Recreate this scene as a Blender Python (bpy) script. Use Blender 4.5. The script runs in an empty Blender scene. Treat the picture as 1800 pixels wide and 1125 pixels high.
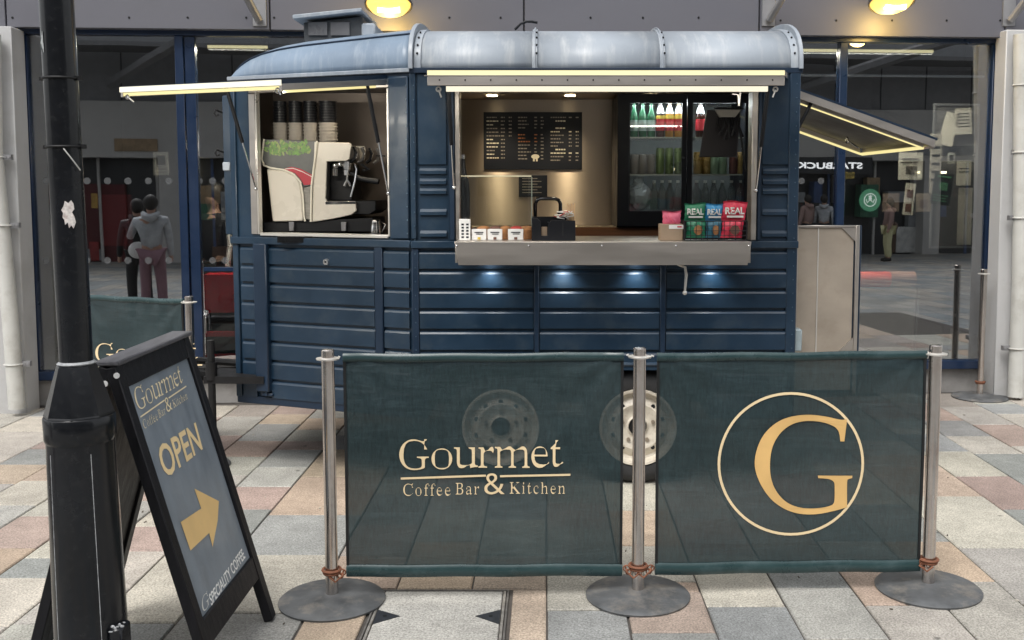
import bpy, bmesh, math, random, json
from mathutils import Vector, Matrix
R = math.radians
random.seed(11)
SC = bpy.context.scene
COL = SC.collection

# ------------------------------------------------------------------ camera, light, exposure
PITCH, EYE, FPX, CX, CY = R(4.85), 1.6, 1800.0, 961.0, 483.0
cam_data = bpy.data.cameras.new('camera')
cam = bpy.data.objects.new('camera', cam_data); COL.objects.link(cam)
cam.location = (0, 0, EYE)
cam.rotation_euler = (R(90) - PITCH, 0, 0)
cam_data.sensor_width = 36.0
cam_data.lens = 36.0 * FPX / 1800.0
cam_data.shift_x = -(CX - 900.0) / 1800.0
cam_data.shift_y = (CY - 562.5) / 1800.0
cam_data.clip_start = 0.05
cam_data.clip_end = 600
SC.camera = cam

SUN_EL, SUN_AZ = 58.0, 205.0          # a bright overcast noon, the veiled sun behind and left of the viewer
world = bpy.data.worlds.new('World'); SC.world = world; world.use_nodes = True
wn = world.node_tree.nodes; wl = world.node_tree.links
sky = wn.new('ShaderNodeTexSky'); sky.sky_type = 'NISHITA'; sky.sun_disc = False
sky.sun_elevation = R(SUN_EL); sky.sun_rotation = R(SUN_AZ); sky.dust_density = 4.0; sky.air_density = 1.2
hsv = wn.new('ShaderNodeHueSaturation'); hsv.inputs['Saturation'].default_value = 0.16
bg = wn['Background']; bg.inputs['Strength'].default_value = 0.15
wl.new(sky.outputs[0], hsv.inputs['Color']); wl.new(hsv.outputs[0], bg.inputs['Color'])
sun_data = bpy.data.lights.new('sun', 'SUN'); sun_data.energy = 1.1; sun_data.angle = R(28)
sun_data.color = (1.0, 0.97, 0.92)
sun = bpy.data.objects.new('sun', sun_data); COL.objects.link(sun)
az, el = R(SUN_AZ), R(SUN_EL)
sdir = Vector((math.sin(az) * math.cos(el), math.cos(az) * math.cos(el), math.sin(el)))
sun.rotation_euler = sdir.to_track_quat('Z', 'Y').to_euler()
SC.view_settings.view_transform = 'Standard'
SC.view_settings.look = 'None'
SC.view_settings.exposure = 0.60
SC.view_settings.gamma = 1.0
SC.view_settings.use_curve_mapping = False

# ------------------------------------------------------------------ measuring helpers (photo pixel + known distance -> place)
def ray(px, py):
    a = (px - CX) / FPX; b = -(py - CY) / FPX
    return Vector((a, math.cos(PITCH) + b * math.sin(PITCH), -math.sin(PITCH) + b * math.cos(PITCH)))
def W(px, py, Y):
    r = ray(px, py); return r * (Y / r.y) + Vector((0, 0, EYE))
def GR(px, py, z=0.0):
    r = ray(px, py); return r * ((z - EYE) / r.z) + Vector((0, 0, EYE))
def zy(py, Y): return W(CX, py, Y).z
def xx(px, py, Y): return W(px, py, Y).x

# ------------------------------------------------------------------ objects
def setp(o, **k):
    for a, b in k.items():
        if b is not None: o[a] = b
    return o
def root(name, label, cat, loc=(0, 0, 0), rz=0.0, group=None, kind=None):
    o = bpy.data.objects.new(name, None); COL.objects.link(o)
    o.location = loc; o.rotation_euler = (0, 0, rz); o.empty_display_size = 0.1
    return setp(o, label=label, category=cat, group=group, kind=kind)
def wloc(o):
    v = Vector((0, 0, 0))
    while o is not None: v += o.location; o = o.parent
    return v
def copy_tree(o, parent=None):
    c = o.copy(); COL.objects.link(c); c.parent = parent
    for ch in list(o.children): copy_tree(ch, c)
    return c

class MB:
    def __init__(s, T=None): s.v = []; s.f = []; s.T = T
    def add(s, vs, fs):
        n = len(s.v)
        for p in vs: s.v.append(tuple(s.T(*p)) if s.T else tuple(p))
        for f in fs: s.f.append(tuple(n + i for i in f))
        return s
    def box(s, x0, x1, y0, y1, z0, z1):
        return s.add([(x0, y0, z0), (x1, y0, z0), (x1, y1, z0), (x0, y1, z0), (x0, y0, z1), (x1, y0, z1), (x1, y1, z1), (x0, y1, z1)],
                     [(0, 3, 2, 1), (4, 5, 6, 7), (0, 1, 5, 4), (1, 2, 6, 5), (2, 3, 7, 6), (3, 0, 4, 7)])
    def prism(s, poly, axis, a, b):
        def m(p, t):
            if axis == 'y': return (p[0], t, p[1])
            if axis == 'x': return (t, p[0], p[1])
            return (p[0], p[1], t)
        n = len(poly)
        vs = [m(p, a) for p in poly] + [m(p, b) for p in poly]
        return s.add(vs, [tuple(range(n)), tuple(range(2 * n - 1, n - 1, -1))] + [(i, (i + 1) % n, n + (i + 1) % n, n + i) for i in range(n)])
    def cyl(s, p0, p1, r0, r1=None, n=16):
        r1 = r0 if r1 is None else r1
        p0 = Vector(p0); p1 = Vector(p1); d = (p1 - p0).normalized()
        a = d.orthogonal().normalized(); b = d.cross(a)
        vs = []
        for p, r in ((p0, r0), (p1, r1)):
            for i in range(n):
                t = 2 * math.pi * i / n; vs.append(p + (a * math.cos(t) + b * math.sin(t)) * r)
        return s.add(vs, [tuple(range(n - 1, -1, -1)), tuple(range(n, 2 * n))] + [(i, (i + 1) % n, n + (i + 1) % n, n + i) for i in range(n)])
    def tube(s, path, r, n=8):
        path = [Vector(p) for p in path]; vs = []; fs = []; m = len(path)
        d0 = (path[1] - path[0]).normalized(); a = d0.orthogonal().normalized()
        for k, p in enumerate(path):
            d = (path[min(k + 1, m - 1)] - path[max(k - 1, 0)]).normalized()
            a = (a - d * a.dot(d)).normalized(); b = d.cross(a)
            rr = r[k] if isinstance(r, (list, tuple)) else r
            for i in range(n):
                t = 2 * math.pi * i / n; vs.append(p + (a * math.cos(t) + b * math.sin(t)) * rr)
        for k in range(m - 1):
            for i in range(n):
                j = (i + 1) % n; fs.append((k * n + i, k * n + j, (k + 1) * n + j, (k + 1) * n + i))
        fs += [tuple(range(n - 1, -1, -1)), tuple(range((m - 1) * n, m * n))]
        return s.add(vs, fs)
    def lathe(s, prof, c=(0, 0, 0), n=24, a0=0.0):
        vs = []; fs = []; m = len(prof)
        for r, z in prof:
            for i in range(n):
                t = 2 * math.pi * i / n + a0; vs.append((c[0] + r * math.cos(t), c[1] + r * math.sin(t), c[2] + z))
        for k in range(m - 1):
            for i in range(n):
                j = (i + 1) % n; fs.append((k * n + i, k * n + j, (k + 1) * n + j, (k + 1) * n + i))
        fs += [tuple(range(n - 1, -1, -1)), tuple(range((m - 1) * n, m * n))]
        return s.add(vs, fs)
    def torus(s, c, R0, r, n=24, k=8, axis='z'):
        vs = []; fs = []
        for i in range(n):
            t = 2 * math.pi * i / n
            for j in range(k):
                q = 2 * math.pi * j / k; rr = R0 + r * math.cos(q); h = r * math.sin(q)
                p = (rr * math.cos(t), rr * math.sin(t), h)
                if axis == 'y': p = (p[0], p[2], p[1])
                if axis == 'x': p = (p[2], p[0], p[1])
                vs.append((c[0] + p[0], c[1] + p[1], c[2] + p[2]))
        for i in range(n):
            for j in range(k):
                i2 = (i + 1) % n; j2 = (j + 1) % k
                fs.append((i * k + j, i2 * k + j, i2 * k + j2, i * k + j2))
        return s.add(vs, fs)
    def ball(s, c, rx, ry=None, rz=None, n=12, m=8):
        ry = ry or rx; rz = rz or rx
        vs = [(c[0], c[1], c[2] - rz)]; fs = []
        for k in range(1, m):
            a = math.pi * k / m
            for i in range(n):
                t = 2 * math.pi * i / n
                vs.append((c[0] + rx * math.sin(a) * math.cos(t), c[1] + ry * math.sin(a) * math.sin(t), c[2] - rz * math.cos(a)))
        vs.append((c[0], c[1], c[2] + rz)); L = len(vs) - 1
        for i in range(n):
            j = (i + 1) % n; fs.append((0, 1 + j, 1 + i)); fs.append((L, L - n + i, L - n + j))
        for k in range(m - 2):
            for i in range(n):
                j = (i + 1) % n; fs.append((1 + k * n + i, 1 + k * n + j, 1 + (k + 1) * n + j, 1 + (k + 1) * n + i))
        return s.add(vs, fs)
    def grid(s, fn, nu, nv):
        vs = [fn(i / nu, j / nv) for j in range(nv + 1) for i in range(nu + 1)]
        fs = [(j * (nu + 1) + i, j * (nu + 1) + i + 1, (j + 1) * (nu + 1) + i + 1, (j + 1) * (nu + 1) + i) for j in range(nv) for i in range(nu)]
        return s.add(vs, fs)
    def build(s, name, mat, parent=None, origin=None, bevel=0.0, smooth=True, local=False, color=None, seg=1, recalc=True, angle=35, **props):
        off = Vector((0, 0, 0))
        if parent is not None and not local: off = wloc(parent)
        if origin is not None: off = Vector(origin)
        me = bpy.data.meshes.new(name)
        me.from_pydata([(p[0] - off.x, p[1] - off.y, p[2] - off.z) for p in s.v], [], s.f)
        if recalc:
            bm = bmesh.new(); bm.from_mesh(me); bmesh.ops.recalc_face_normals(bm, faces=bm.faces); bm.to_mesh(me); bm.free()
        me.update()
        if smooth:
            me.shade_smooth(); me.set_sharp_from_angle(angle=R(angle))
        o = bpy.data.objects.new(name, me); COL.objects.link(o)
        if mat is not None: me.materials.append(mat)
        if parent is not None: o.parent = parent
        if origin is not None: o.location = off
        if color is not None: o.color = (*color, 1)
        if bevel:
            m = o.modifiers.new('edge', 'BEVEL'); m.width = bevel; m.segments = seg; m.limit_method = 'ANGLE'; m.angle_limit = R(40)
        return setp(o, **props)

# ------------------------------------------------------------------ materials
MATS = {}
def mat(name, base, rough=0.5, metal=0.0, var=0.12, scale=6.0, stretch=(1, 1, 1), bump=0.0, bscale=60.0, bstretch=None, coat=0.0,
        spec=0.5, rvar=0.1, emit=None, estr=0.0, dirt=None, dscale=3.0, damt=0.5, alpha=None, objcol=False, dstretch=None):
    m = bpy.data.materials.new(name); m.use_nodes = True; N = m.node_tree.nodes; L = m.node_tree.links
    b = N['Principled BSDF']
    geo = N.new('ShaderNodeNewGeometry'); mp = N.new('ShaderNodeMapping'); mp.inputs['Scale'].default_value = stretch
    L.new(geo.outputs['Position'], mp.inputs['Vector'])
    nz = N.new('ShaderNodeTexNoise'); nz.inputs['Scale'].default_value = scale; nz.inputs['Detail'].default_value = 6; nz.inputs['Roughness'].default_value = 0.6
    L.new(mp.outputs[0], nz.inputs['Vector'])
    mr = N.new('ShaderNodeMapRange'); mr.inputs['From Min'].default_value = 0.3; mr.inputs['From Max'].default_value = 0.7
    mr.inputs['To Min'].default_value = 1 - var; mr.inputs['To Max'].default_value = 1 + var
    L.new(nz.outputs['Fac'], mr.inputs['Value'])
    mul = N.new('ShaderNodeVectorMath'); mul.operation = 'SCALE'
    if objcol:
        oi = N.new('ShaderNodeObjectInfo'); L.new(oi.outputs['Color'], mul.inputs[0])
    else: mul.inputs[0].default_value = base
    L.new(mr.outputs[0], mul.inputs['Scale'])
    out = mul.outputs[0]
    if dirt is not None:
        n2 = N.new('ShaderNodeTexNoise'); n2.inputs['Scale'].default_value = dscale; n2.inputs['Detail'].default_value = 8; n2.inputs['Roughness'].default_value = 0.7
        m2 = N.new('ShaderNodeMapping'); m2.inputs['Scale'].default_value = dstretch or (1, 1, 1); L.new(geo.outputs['Position'], m2.inputs['Vector']); L.new(m2.outputs[0], n2.inputs['Vector'])
        r2 = N.new('ShaderNodeMapRange'); r2.inputs['From Min'].default_value = 0.5; r2.inputs['From Max'].default_value = 0.72
        r2.inputs['To Max'].default_value = damt
        L.new(n2.outputs['Fac'], r2.inputs['Value'])
        mx = N.new('ShaderNodeMix'); mx.data_type = 'RGBA'; mx.inputs['B'].default_value = (*dirt, 1)
        L.new(r2.outputs[0], mx.inputs['Factor']); L.new(out, mx.inputs['A']); out = mx.outputs['Result']
    L.new(out, b.inputs['Base Color'])
    rr = N.new('ShaderNodeMapRange'); rr.inputs['From Min'].default_value = 0.3; rr.inputs['From Max'].default_value = 0.7
    rr.inputs['To Min'].default_value = max(0.02, rough - rvar); rr.inputs['To Max'].default_value = min(1, rough + rvar)
    L.new(nz.outputs['Fac'], rr.inputs['Value']); L.new(rr.outputs[0], b.inputs['Roughness'])
    b.inputs['Metallic'].default_value = metal; b.inputs['Specular IOR Level'].default_value = spec
    b.inputs['Coat Weight'].default_value = coat; b.inputs['Coat Roughness'].default_value = 0.12
    if emit is not None:
        b.inputs['Emission Color'].default_value = (*emit, 1); b.inputs['Emission Strength'].default_value = estr
    if bump:
        n3 = N.new('ShaderNodeTexNoise'); n3.inputs['Scale'].default_value = bscale; n3.inputs['Detail'].default_value = 4
        m3 = N.new('ShaderNodeMapping'); m3.inputs['Scale'].default_value = bstretch or stretch
        L.new(geo.outputs['Position'], m3.inputs['Vector']); L.new(m3.outputs[0], n3.inputs['Vector'])
        bp = N.new('ShaderNodeBump'); bp.inputs['Strength'].default_value = bump; bp.inputs['Distance'].default_value = 0.004
        L.new(n3.outputs['Fac'], bp.inputs['Height']); L.new(bp.outputs[0], b.inputs['Normal'])
    if alpha is not None:
        tr = N.new('ShaderNodeBsdfTransparent'); ms = N.new('ShaderNodeMixShader'); ms.inputs[0].default_value = alpha
        L.new(tr.outputs[0], ms.inputs[1]); L.new(b.outputs[0], ms.inputs[2]); L.new(ms.outputs[0], N['Material Output'].inputs['Surface'])
    MATS[name] = m
    return m
def glassmat(name, tint, refl, rough=0.006):
    m = bpy.data.materials.new(name); m.use_nodes = True; N = m.node_tree.nodes; L = m.node_tree.links
    N.remove(N['Principled BSDF'])
    tr = N.new('ShaderNodeBsdfTransparent'); tr.inputs[0].default_value = (*tint, 1)
    gl = N.new('ShaderNodeBsdfGlossy'); gl.inputs['Roughness'].default_value = rough; gl.inputs[0].default_value = (0.95, 0.97, 1, 1)
    ms = N.new('ShaderNodeMixShader'); fr = N.new('ShaderNodeFresnel'); fr.inputs[0].default_value = 1.5
    ad = N.new('ShaderNodeMath'); ad.operation = 'ADD'; ad.inputs[1].default_value = refl; ad.use_clamp = True
    L.new(fr.outputs[0], ad.inputs[0]); L.new(ad.outputs[0], ms.inputs[0])
    # faint waviness of float glass
    geo = N.new('ShaderNodeNewGeometry'); nz = N.new('ShaderNodeTexNoise'); nz.inputs['Scale'].default_value = 1.3
    bp = N.new('ShaderNodeBump'); bp.inputs['Strength'].default_value = 0.05; bp.inputs['Distance'].default_value = 0.01
    L.new(geo.outputs['Position'], nz.inputs['Vector']); L.new(nz.outputs['Fac'], bp.inputs['Height']); L.new(bp.outputs[0], gl.inputs['Normal'])
    L.new(tr.outputs[0], ms.inputs[1]); L.new(gl.outputs[0], ms.inputs[2]); L.new(ms.outputs[0], N['Material Output'].inputs['Surface'])
    return m
def emitmat(name, col, strength):
    m = bpy.data.materials.new(name); m.use_nodes = True; N = m.node_tree.nodes; L = m.node_tree.links
    b = N['Principled BSDF']; b.inputs['Base Color'].default_value = (0.25, 0.25, 0.22, 1)
    b.inputs['Emission Color'].default_value = (*col, 1); b.inputs['Emission Strength'].default_value = strength
    return m

NAVY = mat('navy_paint', (0.0075, 0.0245, 0.049), 0.40, var=0.20, scale=3, bump=0.9, bscale=4.5, coat=0.08, dirt=(0.045, 0.062, 0.075), dscale=7, damt=0.42)
NAVYD = mat('navy_channel_paint', (0.006, 0.019, 0.042), 0.42, var=0.15, scale=5, bump=0.1)
ROOFP = mat('faded_sky_sheen_paint', (0.29, 0.325, 0.365), 0.40, var=0.13, scale=2.5, stretch=(1, 1, 1), bump=0.45, bscale=7, coat=0.0, dstretch=(5, 1, 0.8),
            dirt=(0.46, 0.48, 0.49), dscale=4, damt=0.8)  # pale base mixes faded paint with sky sheen put into the colour
ROOFN = mat('faded_blue_nose_paint', (0.175, 0.235, 0.31), 0.38, var=0.13, scale=2.5, bump=0.45, bscale=7, dstretch=(5, 1, 0.8), dirt=(0.34, 0.39, 0.44), dscale=4, damt=0.6)
STEEL = mat('brushed_stainless', (0.56, 0.52, 0.48), 0.40, 1.0, var=0.05, scale=5, stretch=(0.5, 1, 4), rvar=0.05, bump=0.03, bscale=90, bstretch=(0.05, 1, 5))
STEELW = mat('warm_stainless_lining', (0.37, 0.325, 0.28), 0.45, 1.0, var=0.04, scale=3, rvar=0.03, bump=0.14, bscale=110, bstretch=(0.02, 0.02, 2.0))
POSTM = mat('worn_post_steel', (0.60, 0.56, 0.53), 0.22, 1.0, var=0.16, scale=9, stretch=(6, 6, 0.6), rvar=0.06, dirt=(0.30, 0.17, 0.11), dscale=11, damt=0.35)
def brushed_vertical(m):
    N = m.node_tree.nodes; L = m.node_tree.links; b = N['Principled BSDF']; c = N.new('ShaderNodeCombineXYZ'); c.inputs[2].default_value = 1.0
    L.new(c.outputs[0], b.inputs['Tangent']); b.inputs['Anisotropic'].default_value = 0.98
brushed_vertical(STEELW)
CHROME = mat('chrome', (0.75, 0.75, 0.75), 0.12, 1.0, var=0.05)
BASEM = mat('cast_iron_base', (0.10, 0.105, 0.11), 0.6, 0.3, var=0.35, scale=10, bump=0.3, bscale=40, dirt=(0.30, 0.27, 0.23), dscale=7, damt=0.7)
RUST = mat('rusty_metal', (0.22, 0.09, 0.05), 0.75, 0.3, var=0.35, scale=40, bump=0.4)
BLACK = mat('black_enamel', (0.006, 0.007, 0.009), 0.24, var=0.3, scale=4, rvar=0.06, bump=0.2, bscale=10, coat=0.15, spec=0.35, dirt=(0.05, 0.05, 0.05), dscale=50, damt=0.2)
BLACKW = mat('black_stained_wood', (0.007, 0.007, 0.009), 0.48, spec=0.3, var=0.3, scale=8, stretch=(6, 6, 1), bump=0.25, bscale=50)
WEATHW = mat('weathered_black_wood', (0.085, 0.085, 0.095), 0.65, var=0.4, scale=10, stretch=(8, 1, 8), bump=0.4, bscale=60)
MBLACK = mat('matt_black_plastic', (0.006, 0.007, 0.010), 0.5, var=0.15, spec=0.3)
RUBBER = mat('tyre_rubber', (0.022, 0.022, 0.023), 0.8, var=0.25, scale=12, bump=0.3)
CREAMW = mat('cream_wheel_paint', (0.60, 0.55, 0.46), 0.45, var=0.15, scale=14, dirt=(0.25, 0.16, 0.10), dscale=22, damt=0.5)
CHALK = mat('chalk_blue_board', (0.20, 0.235, 0.27), 0.42, var=0.18, scale=5, stretch=(1, 3, 1), bump=0.05, coat=0.2, dirt=(0.28, 0.31, 0.34), dscale=6, damt=0.5)
GOLD = mat('gold_print', (0.66, 0.42, 0.16), 0.6, var=0.12, scale=5)
CREAMP = mat('cream_print', (0.78, 0.62, 0.38), 0.6, var=0.05)
WHITEP = mat('white_print', (0.72, 0.72, 0.68), 0.6, var=0.05)
BANNER = mat('green_mesh_banner', (0.0145, 0.031, 0.035), 0.50, var=0.30, scale=45, stretch=(3, 3, 0.5), bump=0.35, bscale=220, spec=0.45, alpha=0.92, dirt=(0.05, 0.075, 0.08), dscale=2.5, damt=0.45)
HEM = mat('green_banner_hem', (0.019, 0.045, 0.048), 0.30, var=0.15, scale=6, bump=0.25, bscale=14, dirt=(0.09, 0.13, 0.14), dscale=9, damt=0.35)
def add_creases(m):
    N = m.node_tree.nodes; L = m.node_tree.links; b = N['Principled BSDF']; geo = N.new('ShaderNodeNewGeometry'); mp = N.new('ShaderNodeMapping'); mp.inputs['Scale'].default_value = (1.6, 1.6, 9.0); mp.inputs['Rotation'].default_value = (0, 0.12, 0)
    n = N.new('ShaderNodeTexNoise'); n.inputs['Scale'].default_value = 1.5; n.inputs['Detail'].default_value = 5; n.inputs['Distortion'].default_value = 0.6
    L.new(geo.outputs['Position'], mp.inputs['Vector']); L.new(mp.outputs[0], n.inputs['Vector'])
    old = b.inputs['Normal'].links[0].from_node; bp = N.new('ShaderNodeBump'); bp.inputs['Strength'].default_value = 0.40; bp.inputs['Distance'].default_value = 0.02
    L.new(n.outputs['Fac'], bp.inputs['Height']); L.new(old.outputs[0], bp.inputs['Normal']); L.new(bp.outputs[0], b.inputs['Normal'])
add_creases(BANNER)
HEMB = mat('black_banner_edge', (0.006, 0.007, 0.008), 0.55)
RENDERW = mat('pale_column_paint', (0.47, 0.47, 0.47), 0.55, var=0.06, scale=2, bump=0.12, bscale=30, dirt=(0.30, 0.29, 0.27), dscale=2.2, damt=0.5)
PIPEW = mat('pale_pipe_plastic', (0.55, 0.55, 0.52), 0.42, var=0.07, scale=5, dirt=(0.34, 0.32, 0.28), dscale=6, damt=0.5)
FASCIA = mat('grey_fascia_panel', (0.125, 0.125, 0.145), 0.5, var=0.05, scale=1.5, bump=0.05, dirt=(0.10, 0.10, 0.11), dscale=1.5, damt=0.4)
PLINTH = mat('plinth_concrete', (0.30, 0.29, 0.28), 0.8, var=0.12, scale=7, bump=0.25, dirt=(0.17, 0.16, 0.15), dscale=4, damt=0.6)
FRAMEB = mat('blue_window_frame', (0.005, 0.019, 0.055), 0.35, var=0.1, coat=0.2)
GLASS = glassmat('shop_glass', (0.62, 0.64, 0.65), 0.25)
GLASSC = glassmat('clear_glass', (0.93, 0.95, 0.94), 0.0)
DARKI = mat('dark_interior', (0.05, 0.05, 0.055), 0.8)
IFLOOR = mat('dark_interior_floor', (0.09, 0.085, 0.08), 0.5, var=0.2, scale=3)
PAPER = mat('paper', (0.66, 0.63, 0.55), 0.8, var=0.1, scale=6)
WHITE = mat('white_card', (0.75, 0.75, 0.73), 0.6, var=0.03)
CREAM = mat('cream_machine_enamel', (0.66, 0.62, 0.55), 0.28, var=0.04, coat=0.4)
REDM = mat('red_paint', (0.62, 0.02, 0.035), 0.45, var=0.15)
DARKM = mat('dark_chassis_metal', (0.007, 0.007, 0.008), 0.6, 0.3, var=0.3, scale=12, bump=0.3)
BRONZE = mat('dark_fascia_strip', (0.02, 0.03, 0.045), 0.4)
SEAL = mat('rubber_seal', (0.02, 0.022, 0.024), 0.7)
KRAFT = mat('kraft_board', (0.30, 0.22, 0.15), 0.75, var=0.1)
WOODB = mat('brown_counter_wood', (0.22, 0.09, 0.035), 0.45, var=0.25, scale=12, stretch=(0.5, 8, 8))
LEDY = emitmat('warm_led_strip', (1.0, 0.86, 0.38), 0.62)
LEDW = emitmat('white_led_strip', (1.0, 0.93, 0.72), 0.66)
GLOW = emitmat('lamp_glow', (1.0, 0.62, 0.13), 1.0)
GLOWH = emitmat('lamp_tube_glow', (1.0, 0.85, 0.5), 8.0)
DLW = emitmat('cool_downlight', (0.85, 0.95, 1.0), 12.0)
DLY = emitmat('warm_downlight', (1.0, 0.82, 0.5), 12.0)
TUBEI = emitmat('interior_tube_light', (1.0, 0.85, 0.45), 1.5)

def slabmat():
    m = bpy.data.materials.new('granite_slab'); m.use_nodes = True; N = m.node_tree.nodes; L = m.node_tree.links
    b = N['Principled BSDF']; geo = N.new('ShaderNodeNewGeometry'); oi = N.new('ShaderNodeObjectInfo')
    def noise(scale, det, rough, vec=None):
        n = N.new('ShaderNodeTexNoise'); n.inputs['Scale'].default_value = scale; n.inputs['Detail'].default_value = det; n.inputs['Roughness'].default_value = rough
        L.new(vec or geo.outputs['Position'], n.inputs['Vector']); return n
    def rng(src, a, c, lo, hi):
        r = N.new('ShaderNodeMapRange'); r.inputs[1].default_value = a; r.inputs[2].default_value = c; r.inputs[3].default_value = lo; r.inputs[4].default_value = hi
        L.new(src, r.inputs[0]); return r.outputs[0]
    def mulf(a, c):
        x = N.new('ShaderNodeMath'); x.operation = 'MULTIPLY'; L.new(a, x.inputs[0]); L.new(c, x.inputs[1]); return x.outputs[0]
    g = rng(noise(120, 3, 0.8).outputs['Fac'], 0.34, 0.66, 0.52, 1.48)
    s = rng(noise(2.2, 6, 0.65).outputs['Fac'], 0.3, 0.7, 0.74, 1.17)
    s2 = rng(noise(14, 5, 0.7).outputs['Fac'], 0.3, 0.7, 0.85, 1.13)
    v = N.new('ShaderNodeTexVoronoi'); v.inputs['Scale'].default_value = 3.6; L.new(geo.outputs['Position'], v.inputs['Vector'])
    wob = noise(30, 2, 0.5); ad = N.new('ShaderNodeMath'); ad.operation = 'MULTIPLY_ADD'; ad.inputs[1].default_value = 0.06; 
    L.new(wob.outputs['Fac'], ad.inputs[0]); L.new(v.outputs['Distance'], ad.inputs[2])
    spots = rng(ad.outputs[0], 0.062, 0.085, 0.40, 1.0)
    f = mulf(mulf(g, s), mulf(s2, spots))
    sc = N.new('ShaderNodeVectorMath'); sc.operation = 'SCALE'; L.new(oi.outputs['Color'], sc.inputs[0]); L.new(f, sc.inputs['Scale'])
    L.new(sc.outputs[0], b.inputs['Base Color'])
    b.inputs['Roughness'].default_value = 0.72
    bp = N.new('ShaderNodeBump'); bp.inputs['Strength'].default_value = 0.3; bp.inputs['Distance'].default_value = 0.003
    L.new(noise(90, 4, 0.7).outputs['Fac'], bp.inputs['Height']); L.new(bp.outputs[0], b.inputs['Normal'])
    return m
SLAB = slabmat()
def farpave():
    m = bpy.data.materials.new('distant_paving'); m.use_nodes = True; N = m.node_tree.nodes; L = m.node_tree.links
    b = N['Principled BSDF']; geo = N.new('ShaderNodeNewGeometry'); mp = N.new('ShaderNodeMapping'); mp.inputs['Rotation'].default_value = (0, 0, R(90))
    L.new(geo.outputs['Position'], mp.inputs['Vector'])
    br = N.new('ShaderNodeTexBrick'); L.new(mp.outputs[0], br.inputs['Vector'])
    br.inputs['Color1'].default_value = (0.33, 0.30, 0.26, 1); br.inputs['Color2'].default_value = (0.18, 0.20, 0.21, 1); br.inputs['Mortar'].default_value = (0.07, 0.065, 0.06, 1)
    br.inputs['Scale'].default_value = 1.0; br.inputs['Brick Width'].default_value = 0.55; br.inputs['Row Height'].default_value = 0.305; br.inputs['Mortar Size'].default_value = 0.006
    n = N.new('ShaderNodeTexNoise'); n.inputs['Scale'].default_value = 1.7; n.inputs['Detail'].default_value = 8; L.new(geo.outputs['Position'], n.inputs['Vector'])
    r = N.new('ShaderNodeMapRange'); r.inputs[1].default_value = 0.3; r.inputs[2].default_value = 0.7; r.inputs[3].default_value = 0.75; r.inputs[4].default_value = 1.2
    L.new(n.outputs['Fac'], r.inputs[0]); sc = N.new('ShaderNodeVectorMath'); sc.operation = 'SCALE'; L.new(br.outputs[0], sc.inputs[0]); L.new(r.outputs[0], sc.inputs['Scale'])
    L.new(sc.outputs[0], b.inputs['Base Color']); b.inputs['Roughness'].default_value = 0.8
    return m
FARPAVE = farpave()
JOINT = mat('joint_sand', (0.07, 0.062, 0.055), 0.9, var=0.3, scale=60)

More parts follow.
